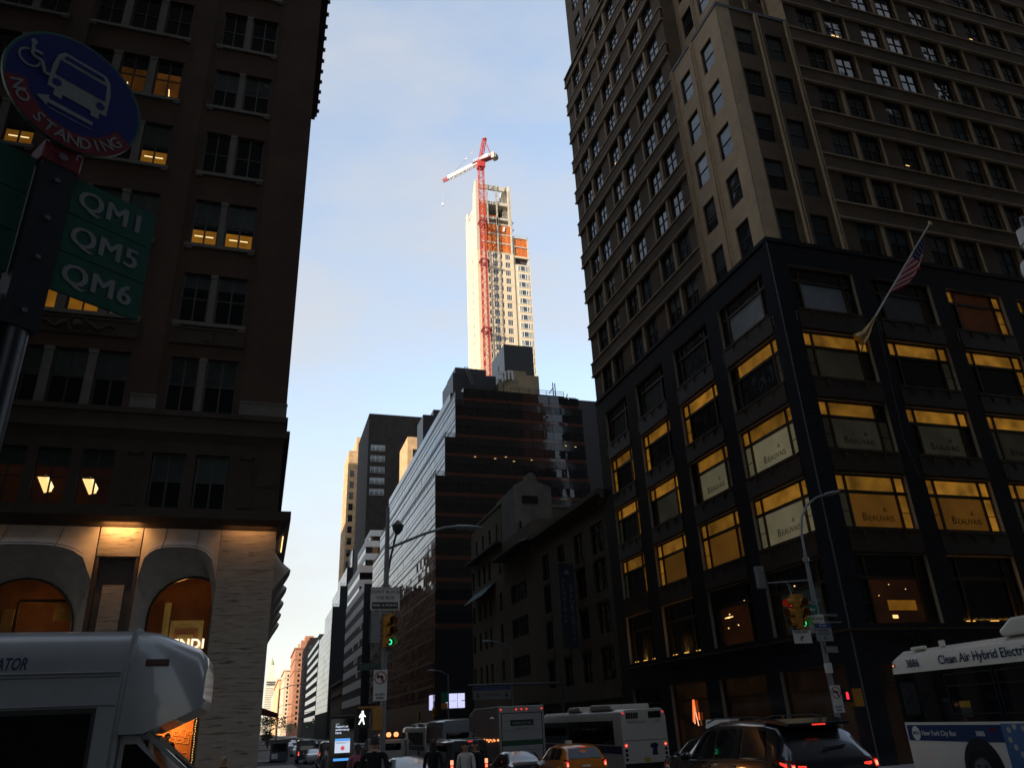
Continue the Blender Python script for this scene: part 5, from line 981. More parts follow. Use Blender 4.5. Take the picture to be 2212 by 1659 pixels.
def head3(root, c, ang, lit_i, lampm, name='signal_head', s=1.0):    # a three lamp head, lamps look along -Y before it is turned by ang
    rt = Matrix.Rotation(R(ang), 4, 'Z'); P = lambda x, y, z: tuple(Vector(c)+rt @ Vector((x*s, y*s, z*s)))
    def tr(mb): mb.v = [P(*v) for v in mb.v]; return mb
    b = MB(); 
    for k in range(3): z = .62-k*.31; b.box(-.165, .165, -.02, .18, z-.15, z+.15, M['signal_yellow'])
    b.box(-.1, .1, .0, .14, .77, .86, M['signal_yellow']); h_ = tr(b).build(name, root, bevel=.015)
    for k in range(3):
        z = .62-k*.31; b = MB()
        b.add([(q*.145*math.cos(t), y, z+q*.145*math.sin(t)) for y, q in ((-.02, 1), (-.25, 1.02)) for t in [R(-35+250*j/14) for j in range(15)]], [(j, j+1, 16+j, 15+j) for j in range(14)], M['signal_yellow'] if k else M['signal_yellow'], True); tr(b).build('visor', h_)
        b = MB(); disc(b, (0, z), .125, .125, -.03, M['lens_off']); 
        if k == lit_i:
            if lampm is M['green_lamp']: ring(b, (0, z), .045, .085, -.034, lampm)
            else: disc(b, (0, z), .085, .085, -.034, lampm)
        tr(b).build('lens', h_)
    return h_
def no_left(root, x0_, x1_, z0_, z1_, y):
    w_, h_ = x1_-x0_, z1_-z0_; cx_, cz = (x0_+x1_)/2, z1_-w_*.55; p = plate(root, 'no_left_turn_sign', x0_, x1_, z0_, z1_, y, M['sign_white']); y -= .009
    b = MB(); q = w_
    b.poly([(cx_+u*q, y, cz+v*q) for u, v in ((-.33, .08), (-.12, .27), (-.12, .16), (.02, .16), (.02, 0), (-.12, 0), (-.12, -.11))], M['sign_black'])
    b.poly([(cx_+u*q, y-.001, cz+v*q) for u, v in ((-.02, .155), (.12, .155), (.22, .05), (.22, -.30), (.08, -.30), (.08, -.02), (.04, .01), (-.02, .01))], M['sign_black']); b.build('turn_arrow', p)
    b = MB(); ring(b, (cx_, cz), q*.385, q*.455, y-.003, M['sign_red']); b.obox((cx_, y-.003, cz), (q*.29, 0, -q*.29), (0, .0005, 0), (q*.028, 0, q*.028), M['sign_red']); b.build('prohibition_ring', p)
    for k, s_ in enumerate(('EXCEPT', 'BUSES')): put('lettering', text_mesh(s_, w_*.20, M['sign_black'], .001, bold=.003), p, (cx_, y, z0_+w_*.42-k*w_*.24))
def walker(root, c, s, m_):
    b = MB(); disc(b, (c[0]+.02*s, c[1]+.40*s), .085*s, .085*s, c[2], m_, 14)
    b.poly([(c[0]+u*s, c[2], c[1]+v*s) for u, v in ((-.10, .30), (.10, .31), (.16, .20), (.26, .10), (.22, .04), (.10, .12), (.09, -.02), (.02, -.06), (-.09, -.03), (-.12, .08), (-.19, .0), (-.23, .05), (-.18, .20))], m_)
    b.poly([(c[0]+u*s, c[2], c[1]+v*s) for u, v in ((-.09, -.03), (.02, -.06), (-.05, -.22), (-.18, -.44), (-.27, -.40), (-.14, -.18))], m_); b.poly([(c[0]+u*s, c[2], c[1]+v*s) for u, v in ((-.04, -.05), (.09, -.02), (.13, -.20), (.20, -.42), (.11, -.45), (.04, -.22))], m_)
    return b.build('walking_man', root)
# corner post on the left pavement with signals and signs
X, Y = 3.6, 24.7; gz = g(Y)+.13
SPL = thing('signal_pole', 'grey street lamp post with a green traffic light and walking man signal', 'signal pole', (X, Y, gz), world=True, group='signal posts at the crossing')
b = MB(); b.tube([(X, Y, gz), (X, Y, gz+.5), (X, Y, 6.6), (X, Y, 8.6)], [.13, .10, .085, .06], M['pole_grey'], 10); b.cyl((X, Y, 5.9), (X, Y, 6.05), .12, M['pole_grey'], 8); b.build('pole', SPL)
b = MB(); b.tube([(X, Y, 7.2), (X+.5, Y-.02, 7.42), (X+1.2, Y-.05, 7.72), (X+1.9, Y-.05, 7.95), (X+2.3, Y-.05, 8.0)], .045, M['pole_grey'], 8); b.build('lamp_arm', SPL)
b = MB(); b.loft([[(X+2.25+u, Y-.05+r_*math.cos(k*math.pi/4), 7.99+.55*r_*math.sin(k*math.pi/4)) for k in range(8)] for u, r_ in ((0, .07), (.1, .15), (.5, .17), (.8, .12), (1.0, .05))], M['pole_grey']); b.build('lamp_head', SPL)
b = MB(); b.tube([(X, Y, 6.15), (X+.14, Y, 7.0), (X+.3, Y, 7.75)], .04, M['pole_dark'], 6); b.loft([[(X+.34+r_*math.cos(k*math.pi/5), Y+r_*math.sin(k*math.pi/5), z) for k in range(10)] for r_, z in ((.06, 7.7), (.17, 7.85), (.2, 8.0), (.10, 8.1), (.04, 8.17))], M['pole_dark']); b.build('lantern', SPL)
p = plate(SPL, 'lane_sign', 3.1, 4.02, 5.26, 5.96, Y-.14, M['sign_white']); plate(p, 'sign_band', 3.15, 3.97, 5.30, 5.50, Y-.152, M['sign_black'])
b = MB(); 
for a_ in ((3.13, 3.99, 5.915, 5.93), (3.13, 3.99, 5.29, 5.297)): b.box(a_[0], a_[1], Y-.148, Y-.146, a_[2], a_[3], M['sign_black'])
b.build('sign_border', p)
for s_, z, sz, m_ in (("DON'T BLOCK", 5.81, .14, M['sign_black']), ('THE BOX', 5.63, .14, M['sign_black']), ('FINE +2 POINTS', 5.40, .108, M['sign_white'])): put('lettering', text_mesh(s_, sz, m_, .001, bold=.002), p, (3.56, Y-.16, z))
head3(SPL, (3.72, Y-.15, 4.30), 22, 2, M['green_lamp']); b = MB(); b.box(3.14, 3.44, Y-.1, Y+.1, 4.28, 5.2, M['pole_grey'])
for k in range(3): b.box(3.12, 3.14, Y-.12, Y+.12, 4.33+k*.3, 4.57+k*.3, M['pole_dark'])
b.build('signal_back', SPL, bevel=.02)
b = MB(); b.box(3.44, 3.6, Y-.03, Y+.03, 4.4, 4.46, M['pole_grey']); b.box(3.44, 3.6, Y-.03, Y+.03, 5.0, 5.06, M['pole_grey']); b.box(3.66, 3.84, Y-.08, Y+.08, 4.05, 4.27, M['pole_dark']); b.build('bracket', SPL)
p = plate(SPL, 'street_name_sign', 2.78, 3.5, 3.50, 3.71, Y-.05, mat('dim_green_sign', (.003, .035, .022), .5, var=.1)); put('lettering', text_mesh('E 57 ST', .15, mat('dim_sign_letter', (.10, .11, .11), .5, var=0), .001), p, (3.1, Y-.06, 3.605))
no_left(SPL, 3.27, 3.68, 2.63, 3.50, Y-.16)
b = MB(); b.box(2.78, 3.18, Y-.14, Y+.1, 1.9, 2.42, M['sign_black']); b.box(2.83, 3.13, Y-.30, Y-.14, 2.40, 2.425, M['sign_black']); b.box(2.77, 2.79, Y-.30, Y-.14, 1.95, 2.425, M['sign_black']); pb_ = b.build('pedestrian_signal', SPL)
walker(pb_, (2.97, 2.18, Y-.147), .41, M['white_lamp'])
b = MB(); b.box(3.26, 3.56, Y-.2, Y+.12, 1.82, 2.42, M['signal_yellow']); b.build('pedestrian_signal_side', SPL, bevel=.02); b = MB(); b.bar((2.85, Y, 2.47), (3.6, Y, 2.47), .03, M['signal_yellow']); b.box(3.18, 3.3, Y-.02, Y+.04, 2.0, 2.3, M['pole_grey']); b.build('signal_bracket', SPL)
# corner post on the right pavement
X = 19.85; gz = g(Y)+.13
SPR = thing('signal_pole', 'tall grey lamp post with clustered yellow signals and bus lane signs', 'signal pole', (X, Y, gz), world=True, group='signal posts at the crossing')
b = MB(); b.tube([(X, Y, gz), (X, Y, gz+.5), (X, Y, 5.5), (X+.0, Y, 7.3)], [.14, .11, .09, .07], M['pole_grey'], 10); b.cyl((X, Y, 7.05), (X, Y, 7.2), .13, M['pole_grey'], 8); b.ball((X, Y, 7.32), .08, M['pole_grey'], 8, 5); b.build('pole', SPR)
b = MB(); b.tube([(X, Y, 7.2), (X+.03, Y, 8.1), (X+.2, Y, 8.8), (X+.55, Y, 9.3), (X+1.1, Y, 9.65), (X+1.6, Y, 9.8)], .045, M['pole_grey'], 8); b.build('lamp_arm', SPR)
b = MB(); b.loft([[(X+1.5+u, Y+r_*math.cos(k*math.pi/4), 9.78+u*.22+.5*r_*math.sin(k*math.pi/4)) for k in range(8)] for u, r_ in ((0, .07), (.1, .15), (.45, .17), (.7, .12), (.85, .04))], M['pole_grey']); b.build('lamp_head', SPR)
b = MB(); b.box(18.25, 18.55, Y+1.0, Y+1.2, 6.2, 7.05, M['pole_grey']); b.bar((18.62, Y+1.1, 6.1), (18.62, Y+1.1, 7.1), .02, M['pole_dark']); b.bar((18.55, Y+1.1, 6.4), (X, Y, 6.35), .03, M['pole_grey']); b.build('signal_back', SPR, bevel=.02)
head3(SPR, (18.55, Y-.35, 4.72), -88, 0, M['red_lamp'], s=1.15); head3(SPR, (18.95, Y-.3, 4.72), 4, 2, M['green_lamp'], s=1.15)
b = MB(); b.bar((18.6, Y-.3, 5.72), (19.1, Y-.3, 5.72), .05, M['signal_yellow']); b.bar((18.6, Y-.3, 4.55), (19.1, Y-.3, 4.55), .05, M['signal_yellow']); b.bar((18.75, Y-.3, 5.7), (X, Y, 5.4), .03, M['pole_grey']); b.tube([(18.65, Y-.3, 5.75), (18.6, Y-.3, 6.0), (18.5, Y-.3, 6.2), (18.7, Y-.25, 6.1), (18.85, Y-.2, 5.9)], .025, M['pole_grey'], 6); b.bar((19.0, Y, 5.4), (20.1, Y, 5.62), .03, M['pole_grey']); b.bar((X, Y, 5.05), (20.75, Y, 5.05), .04, M['pole_grey']); b.bar((X-.2, Y-.1, 4.78), (20.8, Y-.1, 4.78), .025, M['pole_grey']); b.build('signal_bracket', SPR)
def turned(root, name, xc, zc, w_, h_, y, m_, ang, texts, strip_=None):
    o = obj(name, MB().box(-w_/2, w_/2, -.006, .006, -h_/2, h_/2, m_).mesh(name), root, (xc-OFF[root.name][0], y-OFF[root.name][1], zc-OFF[root.name][2]), (0, 0, R(ang))); OFF[o.name] = (0, 0, 0)
    if strip_: obj('sign_band', MB().box(-w_/2+.01, w_/2-.01, -.010, -.005, h_/2-strip_, h_/2-.01, M['sign_blue']).mesh('sign_band'), o)
    for s_, z, sz, mm in texts: obj('lettering', text_mesh(s_, sz, mm, .001, bold=.002), o, (0, -.012, z))
    return o
turned(SPR, 'street_name_sign', 19.12, 5.2, 1.0, .30, Y-.22, M['sign_green'], -28, [('Madison Av', 0, .17, M['sign_white'])])
turned(SPR, 'lane_sign', 19.5, 4.72, .92, .66, Y-.1, M['sign_white'], -14, [("DON'T BLOCK", .18, .13, M['sign_black']), ('THE BOX', .0, .13, M['sign_black'])])
o = turned(SPR, 'bus_lane_sign', 18.78, 4.32, .72, .58, Y-.30, M['sign_white'], -6, [('BUSES ONLY', .10, .10, M['sign_black']), ('BUS LANE', .235, .07, M['sign_white'])], .12)
b = MB(); b.add([(-.10, -.011, -.20), (.0, -.011, -.20), (-.10, -.011, -.10), (.02, -.011, -.03), (.06, -.011, -.08), (-.03, -.011, -.135)], ((0, 1, 2), (2, 3, 4, 5)), M['sign_black']); obj('arrow', b.mesh('arrow'), o)
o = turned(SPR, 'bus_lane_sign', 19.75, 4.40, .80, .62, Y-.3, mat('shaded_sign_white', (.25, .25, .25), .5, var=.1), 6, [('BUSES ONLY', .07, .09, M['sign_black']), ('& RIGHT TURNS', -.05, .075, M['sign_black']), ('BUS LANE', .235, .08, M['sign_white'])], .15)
b = MB(); b.add([(-.02, -.011, -.12), (.02, -.011, -.12), (.02, -.011, -.2), (.06, -.011, -.2), (0, -.011, -.27), (-.06, -.011, -.2), (-.02, -.011, -.2)], ((0, 1, 2, 3, 4, 5, 6),), M['sign_black']); obj('arrow', b.mesh('arrow'), o)
turned(SPR, 'street_name_sign', 20.15, 3.82, .8, .22, Y-.06, bpy.data.materials['dim_green_sign'], 20, [('E 57 ST', 0, .14, bpy.data.materials['dim_sign_letter'])])
b = MB(); b.box(19.62, 19.86, Y-.25, Y-.1, 3.0, 3.34, M['sign_white']); b.build('control_box', SPR, bevel=.01)
no_left(SPR, 19.64, 20.08, 1.68, 2.58, Y-.16)
b = MB(); b.box(20.2, 20.55, Y-.12, Y+.12, 2.0, 2.45, M['sign_black']); b.box(20.6, 21.0, Y-.15, Y+.15, 1.85, 2.45, M['signal_yellow']); pr_ = b.build('pedestrian_signal', SPR)
b = MB(); b.box(20.31, 20.42, Y-.128, Y-.122, 2.1, 2.25, M['red_lamp'])
for k in range(4): b.box(20.31+k*.029, 20.332+k*.029, Y-.128, Y-.122, 2.25, 2.36-abs(k-1.5)*.02, M['red_lamp'])
b.build('red_hand', pr_)
# overhead bus lane sign in mid block
gz = g(55)
OS = thing('overhead_sign', 'wide overhead bus lane sign hung from a long horizontal arm', 'road sign', (20.9, 55, gz), world=True)
b = MB(); b.tube([(20.9, 55, gz), (20.9, 55, 4.6)], .12, M['pole_dark'], 10); b.tube([(21, 55, 4.28), (13.9, 55, 4.3)], .08, M['pole_dark'], 8); b.build('pole', OS)
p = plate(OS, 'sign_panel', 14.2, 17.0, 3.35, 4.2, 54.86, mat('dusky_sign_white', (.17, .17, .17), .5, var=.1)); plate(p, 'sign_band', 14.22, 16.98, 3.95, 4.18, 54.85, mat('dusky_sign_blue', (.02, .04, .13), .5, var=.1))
put('lettering', text_mesh('BUSES ONLY', .22, M['sign_black'], .001), p, (15.6, 54.85, 3.64)); put('lettering', text_mesh('Madison Ave Bus Lanes', .16, mat('dusky_blue_letter', (.06, .12, .32), .5, var=0), .001), p, (15.6, 54.84, 4.06))
for x in (14.55, 16.65):
    b = MB(); b.add([(x-.05, 54.85, 3.8), (x+.05, 54.85, 3.8), (x+.05, 54.85, 3.62), (x+.16, 54.85, 3.62), (x, 54.85, 3.45), (x-.16, 54.85, 3.62), (x-.05, 54.85, 3.62)], ((0, 1, 2, 3, 4, 5, 6),), M['sign_black']); b.build('arrow', p)
# farther lamp posts and signals
def lamp_post(x, y, dx, label, zt=7.0, arm=2.6, sig=None, mast=None):
    gz = g(y)+.13; t = thing('street_lamp', label, 'street lamp', (x, y, gz), world=True, group='lamp and signal posts up the avenue')
    b = MB(); b.tube([(x, y, gz), (x, y, zt)], [.12, .07], M['pole_grey'], 8); b.build('pole', t)
    b = MB(); b.tube([(x, y, zt-.1), (x+dx*arm*.5, y, zt+.35), (x+dx*arm, y, zt+.5)], .05, M['pole_grey'], 6); b.build('lamp_arm', t)
    b = MB(); b.loft([[(x+dx*(arm+u), y+r_*math.cos(k*math.pi/3), zt+.5+.5*r_*math.sin(k*math.pi/3)) for k in range(6)] for u, r_ in ((0, .07), (.15, .18), (.6, .18), (.9, .05))], M['pole_grey']); b.build('lamp_head', t)
    if mast: b = MB(); b.tube([(x, y, mast[1]-1.8), (x+dx*mast[0]*.5, y, mast[1]-.6), (x+dx*mast[0], y, mast[1])], .07, M['pole_grey'], 6); b.build('mast_arm', t)
    if sig:
        for sx, sz, li, lm, an in sig: head3(t, (sx, y-.2, sz), an, li, lm)
    return t
lamp_post(2.6, 113, 1, 'slim lamp post on the left pavement with a curved arm, at the second crossing', 7.2, 2.6)
lamp_post(4.35, 190, 1, 'far post with a long arm carrying a green signal over the avenue', 7.0, 2, [(12.1, 3.55, 2, M['green_lamp'], 0)], (8.0, 6.0))
t = lamp_post(20.9, 92, -1, 'lamp post by the lit screens with green street sign and yellow signals', 7.2, 1.6, [(19.2, 2.9, -1, None, 30), (17.5, 2.6, -1, None, 0)])
plate(t, 'street_name_sign', 20.0, 20.8, 4.2, 5.3, 91.8, M['sign_green']); plate(t, 'orange_sign', 20.0, 20.75, 3.5, 4.15, 91.8, mat('orange_sign', (.6, .2, .03), .5, var=.05))
lamp_post(21.2, 68, -1, 'lamp post in front of the gabled house', 8.0, 1.8)
for y, sd_, lab in ((272, 4.4, 'third crossing'), (352, 4.5, 'fourth crossing'), (432, 4.6, 'fifth crossing')):
    lamp_post(sd_, y, 1, 'small distant signal post with green and red lamps at the %s' % lab, 6.5, 2, [(sd_+2.5, 2.9, 2, M['green_lamp'], 0), (sd_+.4, .6, 0, M['red_lamp'], 0), (15.5, 3.1, 2, M['green_lamp'], 0)], (11.2, 4.6))
# kiosk with lit screens
KX, KY = 2.56, 26.3; gz = g(KY)+.13
KI = thing('street_kiosk', 'tall black street kiosk with a glowing emergency call screen', 'kiosk', (KX, KY, gz), world=True)
b = MB(); b.box(2.21, 2.93, KY-.1, KY+.16, gz, 2.3, M['sign_black']); b.build('housing', KI, bevel=.02)
b = MB(); b.box(2.21, 2.93, KY-.115, KY-.102, gz+.2, 2.2, M['lens_off']); b.build('screen_glass', KI)
M['scr_white'] = mat('screen_white', (.8, .8, .9), .4, em=(.72, .82, 1), es=.75, var=0); M['scr_blue'] = mat('screen_blue', (.2, .5, .9), .4, em=(.10, .40, 1), es=.85, var=0); M['scr_red'] = mat('screen_red', (.8, .1, .1), .4, em=(.75, .06, .06), es=.8, var=0); M['scr_ink'] = mat('screen_ink', (.3, .3, .35), .4, em=(.3, .32, .4), es=.4, var=0)
b = MB(); b.box(2.36, 2.82, KY-.122, KY-.118, 1.24, 1.57, M['scr_white']); b.build('call_panel', KI); b = MB(); b.box(2.36, 2.82, KY-.124, KY-.118, 1.575, 1.64, M['scr_blue']); b.box(2.33, 2.86, KY-.122, KY-.118, 1.02, 1.09, M['scr_blue']); b.build('blue_bar', KI)
b = MB(); disc(b, (2.60, 1.37), .055, .055, KY-.126, M['scr_red']); ring(b, (2.60, 1.37), .065, .072, KY-.126, M['scr_ink']); b.build('call_button', KI)
for k, s_ in enumerate(('Report an', 'emergency', 'here.')): put('lettering', text_mesh(s_, .095, M['scr_white'], .001, 'LEFT', bold=.002), KI, (2.36, KY-.124, 1.98-k*.088))
b = MB(); b.box(2.36, 2.47, KY-.124, KY-.12, 2.05, 2.06, M['scr_white']); 
for z, w_ in ((1.53, .38), (1.50, .3)): b.box(2.39, 2.39+w_, KY-.126, KY-.124, z, z+.012, M['scr_ink'])
b.build('screen_text_line', KI)
# flag on the granite base
FP = thing('flag_pole', 'slanting gilt flagpole on the dark facade', 'flagpole', (30.3, 28.3, 20.3), world=True)
fa, fb_ = Vector((29.15, 28.2, 19.75)), Vector((32.9, 25.4, 25.75)); fd = (fb_-fa).normalized(); Lf = (fb_-fa).length
b = MB(); b.tube([fa+fd*.8, fb_], [.055, .035], M['sign_white'], 8); b.build('pole', FP)
M['gilt'] = mat('gilt_bracket', (.48, .33, .14), .42, .5, .6, var=.3, scale=9)
b = MB(); b.tube([(28.9, 28.36, 19.6), fa+fd*.2, fa+fd*.9, fa+fd*1.3], [.42, .24, .10, .07], M['gilt'], 10)
b.tube([(28.9, 28.34, 18.9), (29.05, 28.2, 19.4), fa+fd*.8], .05, M['gilt'], 6); b.build('bracket', FP); b = MB(); b.ball(tuple(fb_), .09, M['gilt'], 8, 5, 1.6); b.build('finial', FP)
def flag_mat():
    m_ = mat('flag_cloth', (.5, .5, .5), .8, .2, var=0); t = m_.node_tree; b = t.nodes['Principled BSDF']; u = t.nodes.new('ShaderNodeUVMap'); s_ = t.nodes.new('ShaderNodeSeparateXYZ'); t.links.new(u.outputs[0], s_.inputs[0])
    def M2(op, a, b2): n = t.nodes.new('ShaderNodeMath'); n.operation = op; [t.links.new(v, n.inputs[i]) if hasattr(v, 'links') else setattr(n.inputs[i], 'default_value', v) for i, v in enumerate((a, b2))]; return n.outputs[0]
    st = M2('LESS_THAN', M2('FRACT', M2('MULTIPLY', s_.outputs[1], 6.5), 0), .5); can = M2('MULTIPLY', M2('LESS_THAN', s_.outputs[0], .30), M2('GREATER_THAN', s_.outputs[1], .4615))
    x1_ = t.nodes.new('ShaderNodeMix'); x1_.data_type = 'RGBA'; x1_.inputs['A'].default_value = (.42, .40, .40, 1); x1_.inputs['B'].default_value = (.32, .015, .025, 1); t.links.new(st, x1_.inputs['Factor'])
    v = t.nodes.new('ShaderNodeTexVoronoi'); v.inputs['Scale'].default_value = 16; v.inputs['Randomness'].default_value = .1; t.links.new(u.outputs[0], v.inputs['Vector'])
    x3 = t.nodes.new('ShaderNodeMix'); x3.data_type = 'RGBA'; x3.inputs['A'].default_value = (.012, .014, .06, 1); x3.inputs['B'].default_value = (.4, .4, .42, 1); t.links.new(M2('LESS_THAN', v.outputs['Distance'], .22), x3.inputs['Factor'])
    x2_ = t.nodes.new('ShaderNodeMix'); x2_.data_type = 'RGBA'; t.links.new(can, x2_.inputs['Factor']); t.links.new(x1_.outputs['Result'], x2_.inputs['A']); t.links.new(x3.outputs['Result'], x2_.inputs['B']); t.links.new(x2_.outputs['Result'], b.inputs['Base Color']); return m_
me = bpy.data.meshes.new('flag'); nu, nv = 30, 22; V = []; UV = []
for i in range(nu+1):
    for j in range(nv+1):
        fl, hh = i/nu, j/nv                        # along the fly, up the hoist
        hp = fa+fd*(Lf*(.44+.44*hh))             # points on the pole
        ln = .45+1.55*hh; fold = (math.sin(fl*5+hh*7)*.22+math.sin(fl*11+hh*13)*.10)*min(1, fl*1.8)
        d_ = Vector((-.18, .05, -1.0)).normalized()
        V.append(hp+d_*(fl*ln)+Vector((.9, -.45, .1))*fold); UV.append((1-hh, 1-fl))
me.from_pydata(V, [], [(i*(nv+1)+j, (i+1)*(nv+1)+j, (i+1)*(nv+1)+j+1, i*(nv+1)+j+1) for i in range(nu) for j in range(nv)])
ul = me.uv_layers.new(name='UVMap')
for l in me.loops: ul.data[l.index].uv = UV[l.vertex_index]
me.materials.append(flag_mat()); me.shade_smooth()
fo = obj('flag', me); fo['label'] = 'striped red and white flag with a starred blue corner hanging on the slanting pole'; fo['category'] = 'flag'
b = MB(); b.tube([fa+fd*1.4, Vector((29.9, 28.1, 14)), Vector((30.4, 28.2, 12))], .012, M['stone_grey'], 4); b.build('halyard', FP)
# camera dome at the right edge
CD = thing('camera_dome', 'white security camera dome on a bracket at the right edge', 'camera', (15.95, 10.2, 10.2), world=True)
b = MB(); b.loft([[(16.1+r_*math.cos(k*math.pi/8), 10.2+r_*math.sin(k*math.pi/8), z) for k in range(16)] for r_, z in ((.34, 10.62), (.36, 10.78), (.33, 10.95), (.2, 11.05), (.16, 11.1), (.15, 11.4), (.2, 11.42), (.18, 11.8))], M['sign_white']); b.build('housing', CD)
b = MB(); b.loft([[(16.1+r_*math.cos(k*math.pi/8), 10.2+r_*math.sin(k*math.pi/8), z) for k in range(16)] for r_, z in ((.30, 10.62), (.28, 10.48), (.19, 10.36), (.05, 10.31))], mat('smoked_dome', (.02, .02, .022), .05, .7, var=0)); b.build('dome', CD)
b = MB(); b.tube([(16.1, 10.2, 11.7), (16.1, 10.2, 12.1), (17.5, 9.0, 12.2)], .06, M['pole_grey'], 8); b.tube([(17.5, 9, g(9)), (17.5, 9, 12.6)], .12, M['pole_grey'], 10); b.build('post', CD)
# near bus stop sign
BS = thing('bus_stop_sign', 'round blue bus stop sign over green route boards, close to the camera', 'bus stop sign', (-.76, 2.23, .13), heading=-35)
def BZ_(z): return z-.13
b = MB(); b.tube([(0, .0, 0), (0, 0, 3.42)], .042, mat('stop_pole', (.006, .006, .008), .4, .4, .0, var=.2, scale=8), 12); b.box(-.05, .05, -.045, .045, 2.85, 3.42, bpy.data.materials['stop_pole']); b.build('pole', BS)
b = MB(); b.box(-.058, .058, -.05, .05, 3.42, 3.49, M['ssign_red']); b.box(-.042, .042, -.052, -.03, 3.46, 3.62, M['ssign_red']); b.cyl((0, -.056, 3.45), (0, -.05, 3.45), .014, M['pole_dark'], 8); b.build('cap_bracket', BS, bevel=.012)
C = (-.012, 3.695); r_ = .214
b = MB(); n = 48; ring_ = [(C[0]+r_*math.cos(2*math.pi*k/n), C[1]+r_*math.sin(2*math.pi*k/n)) for k in range(n)]; b.prism(ring_, 'y', -.066, -.054, mat('sign_rim_green', (.006, .05, .03), .45, var=0)); dk = b.build('sign_disc', BS)
b = MB(); disc(b, C, r_*.955, r_*.955, -.0675, M['ssign_blue'], 48); b.build('blue_field', dk)
b = MB(); ring(b, C, r_*.70, r_*1.0, -.0695, M['ssign_red'], 197, 336, 40); b.build('red_band', dk)
tx = 'NO STANDING'
for i, ch in enumerate(tx):
    if ch == ' ': continue
    an = R(207+i*11.6); x, z = C[0]+r_*.85*math.cos(an), C[1]+r_*.85*math.sin(an)
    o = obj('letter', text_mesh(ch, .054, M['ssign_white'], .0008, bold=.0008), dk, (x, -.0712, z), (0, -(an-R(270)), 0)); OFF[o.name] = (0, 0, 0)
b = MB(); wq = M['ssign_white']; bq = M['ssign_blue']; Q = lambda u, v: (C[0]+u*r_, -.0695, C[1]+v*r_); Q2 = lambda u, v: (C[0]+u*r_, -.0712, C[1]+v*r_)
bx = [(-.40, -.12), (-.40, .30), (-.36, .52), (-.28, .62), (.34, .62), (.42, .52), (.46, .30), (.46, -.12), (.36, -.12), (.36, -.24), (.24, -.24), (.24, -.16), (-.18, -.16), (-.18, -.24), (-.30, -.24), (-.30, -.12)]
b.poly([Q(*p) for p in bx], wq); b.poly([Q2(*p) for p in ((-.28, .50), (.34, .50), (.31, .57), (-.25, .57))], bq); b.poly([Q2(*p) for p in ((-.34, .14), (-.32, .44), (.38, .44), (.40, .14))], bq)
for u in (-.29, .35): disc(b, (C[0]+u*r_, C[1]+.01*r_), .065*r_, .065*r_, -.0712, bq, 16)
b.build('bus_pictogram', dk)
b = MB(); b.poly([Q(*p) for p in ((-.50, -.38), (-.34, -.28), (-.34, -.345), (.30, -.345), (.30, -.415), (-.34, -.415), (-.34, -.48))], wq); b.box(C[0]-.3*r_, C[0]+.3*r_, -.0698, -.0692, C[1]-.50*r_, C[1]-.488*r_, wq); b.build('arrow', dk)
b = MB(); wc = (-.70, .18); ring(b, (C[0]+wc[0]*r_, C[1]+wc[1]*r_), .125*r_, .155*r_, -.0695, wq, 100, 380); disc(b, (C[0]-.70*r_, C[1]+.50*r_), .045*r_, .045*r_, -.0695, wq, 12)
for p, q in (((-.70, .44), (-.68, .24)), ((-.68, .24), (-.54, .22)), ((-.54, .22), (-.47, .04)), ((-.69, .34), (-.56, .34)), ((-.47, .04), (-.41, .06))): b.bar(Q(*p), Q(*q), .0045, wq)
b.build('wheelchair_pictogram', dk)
for sg in (1, -1):
    for k, s_ in enumerate(('QM1', 'QM5', 'QM6')):
        x0_, x1_ = (.055, .335) if sg > 0 else (-.335, -.055); z1_ = 3.435-k*.139
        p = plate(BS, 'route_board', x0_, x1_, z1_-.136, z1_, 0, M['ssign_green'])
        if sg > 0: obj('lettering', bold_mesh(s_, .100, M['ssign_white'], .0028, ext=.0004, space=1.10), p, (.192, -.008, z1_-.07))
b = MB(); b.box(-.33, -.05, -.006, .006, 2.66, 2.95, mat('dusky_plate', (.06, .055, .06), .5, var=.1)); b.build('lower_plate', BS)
b = MB()
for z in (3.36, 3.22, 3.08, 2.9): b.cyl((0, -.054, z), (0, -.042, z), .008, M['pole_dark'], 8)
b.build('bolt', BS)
# ------------------------------------------------------------------ vehicles
def paint(name, col, r_=.25): return mat(name, col, r_, .5, var=.04, scale=2, coat=.8)
M['car_black'] = paint('black_car_paint', (.008, .009, .013)); M['taxi'] = paint('taxi_yellow', (.50, .155, .006)); M['car_silver'] = paint('silver_car_paint', (.33, .35, .37)); M['car_white'] = paint('white_car_paint', (.55, .55, .55)); M['car_dark'] = paint('dark_car_paint', (.03, .032, .038)); M['car_blue'] = paint('dark_blue_paint', (.02, .035, .07))
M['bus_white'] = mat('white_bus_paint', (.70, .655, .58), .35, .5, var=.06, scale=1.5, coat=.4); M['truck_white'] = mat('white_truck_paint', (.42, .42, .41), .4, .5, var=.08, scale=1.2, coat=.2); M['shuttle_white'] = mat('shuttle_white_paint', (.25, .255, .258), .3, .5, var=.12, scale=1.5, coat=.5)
M['car_glass'] = mat('dark_car_glass', (.006, .007, .009), .03, .6, var=0); M['tyre'] = mat('tyre_rubber', (.018, .018, .018), .85, .2, var=.15); M['rim'] = mat('wheel_rim', (.32, .33, .34), .35, .5, .8, var=.1); M['chrome'] = mat('chrome_trim', (.6, .6, .6), .15, .5, 1, var=0); M['rubber'] = mat('black_trim', (.015, .015, .016), .5, .4, var=0); M['bus_blue'] = mat('bus_stripe_blue', (.010, .035, .115), .4, .5, var=.05); M['ink_blue'] = mat('blue_lettering', (.008, .03, .075), .5, .3, var=0); M['plate'] = mat('number_plate', (.55, .36, .06), .5, .4, var=.1); M['lamp_clear'] = mat('clear_lamp', (.5, .5, .5), .1, .6, var=0)
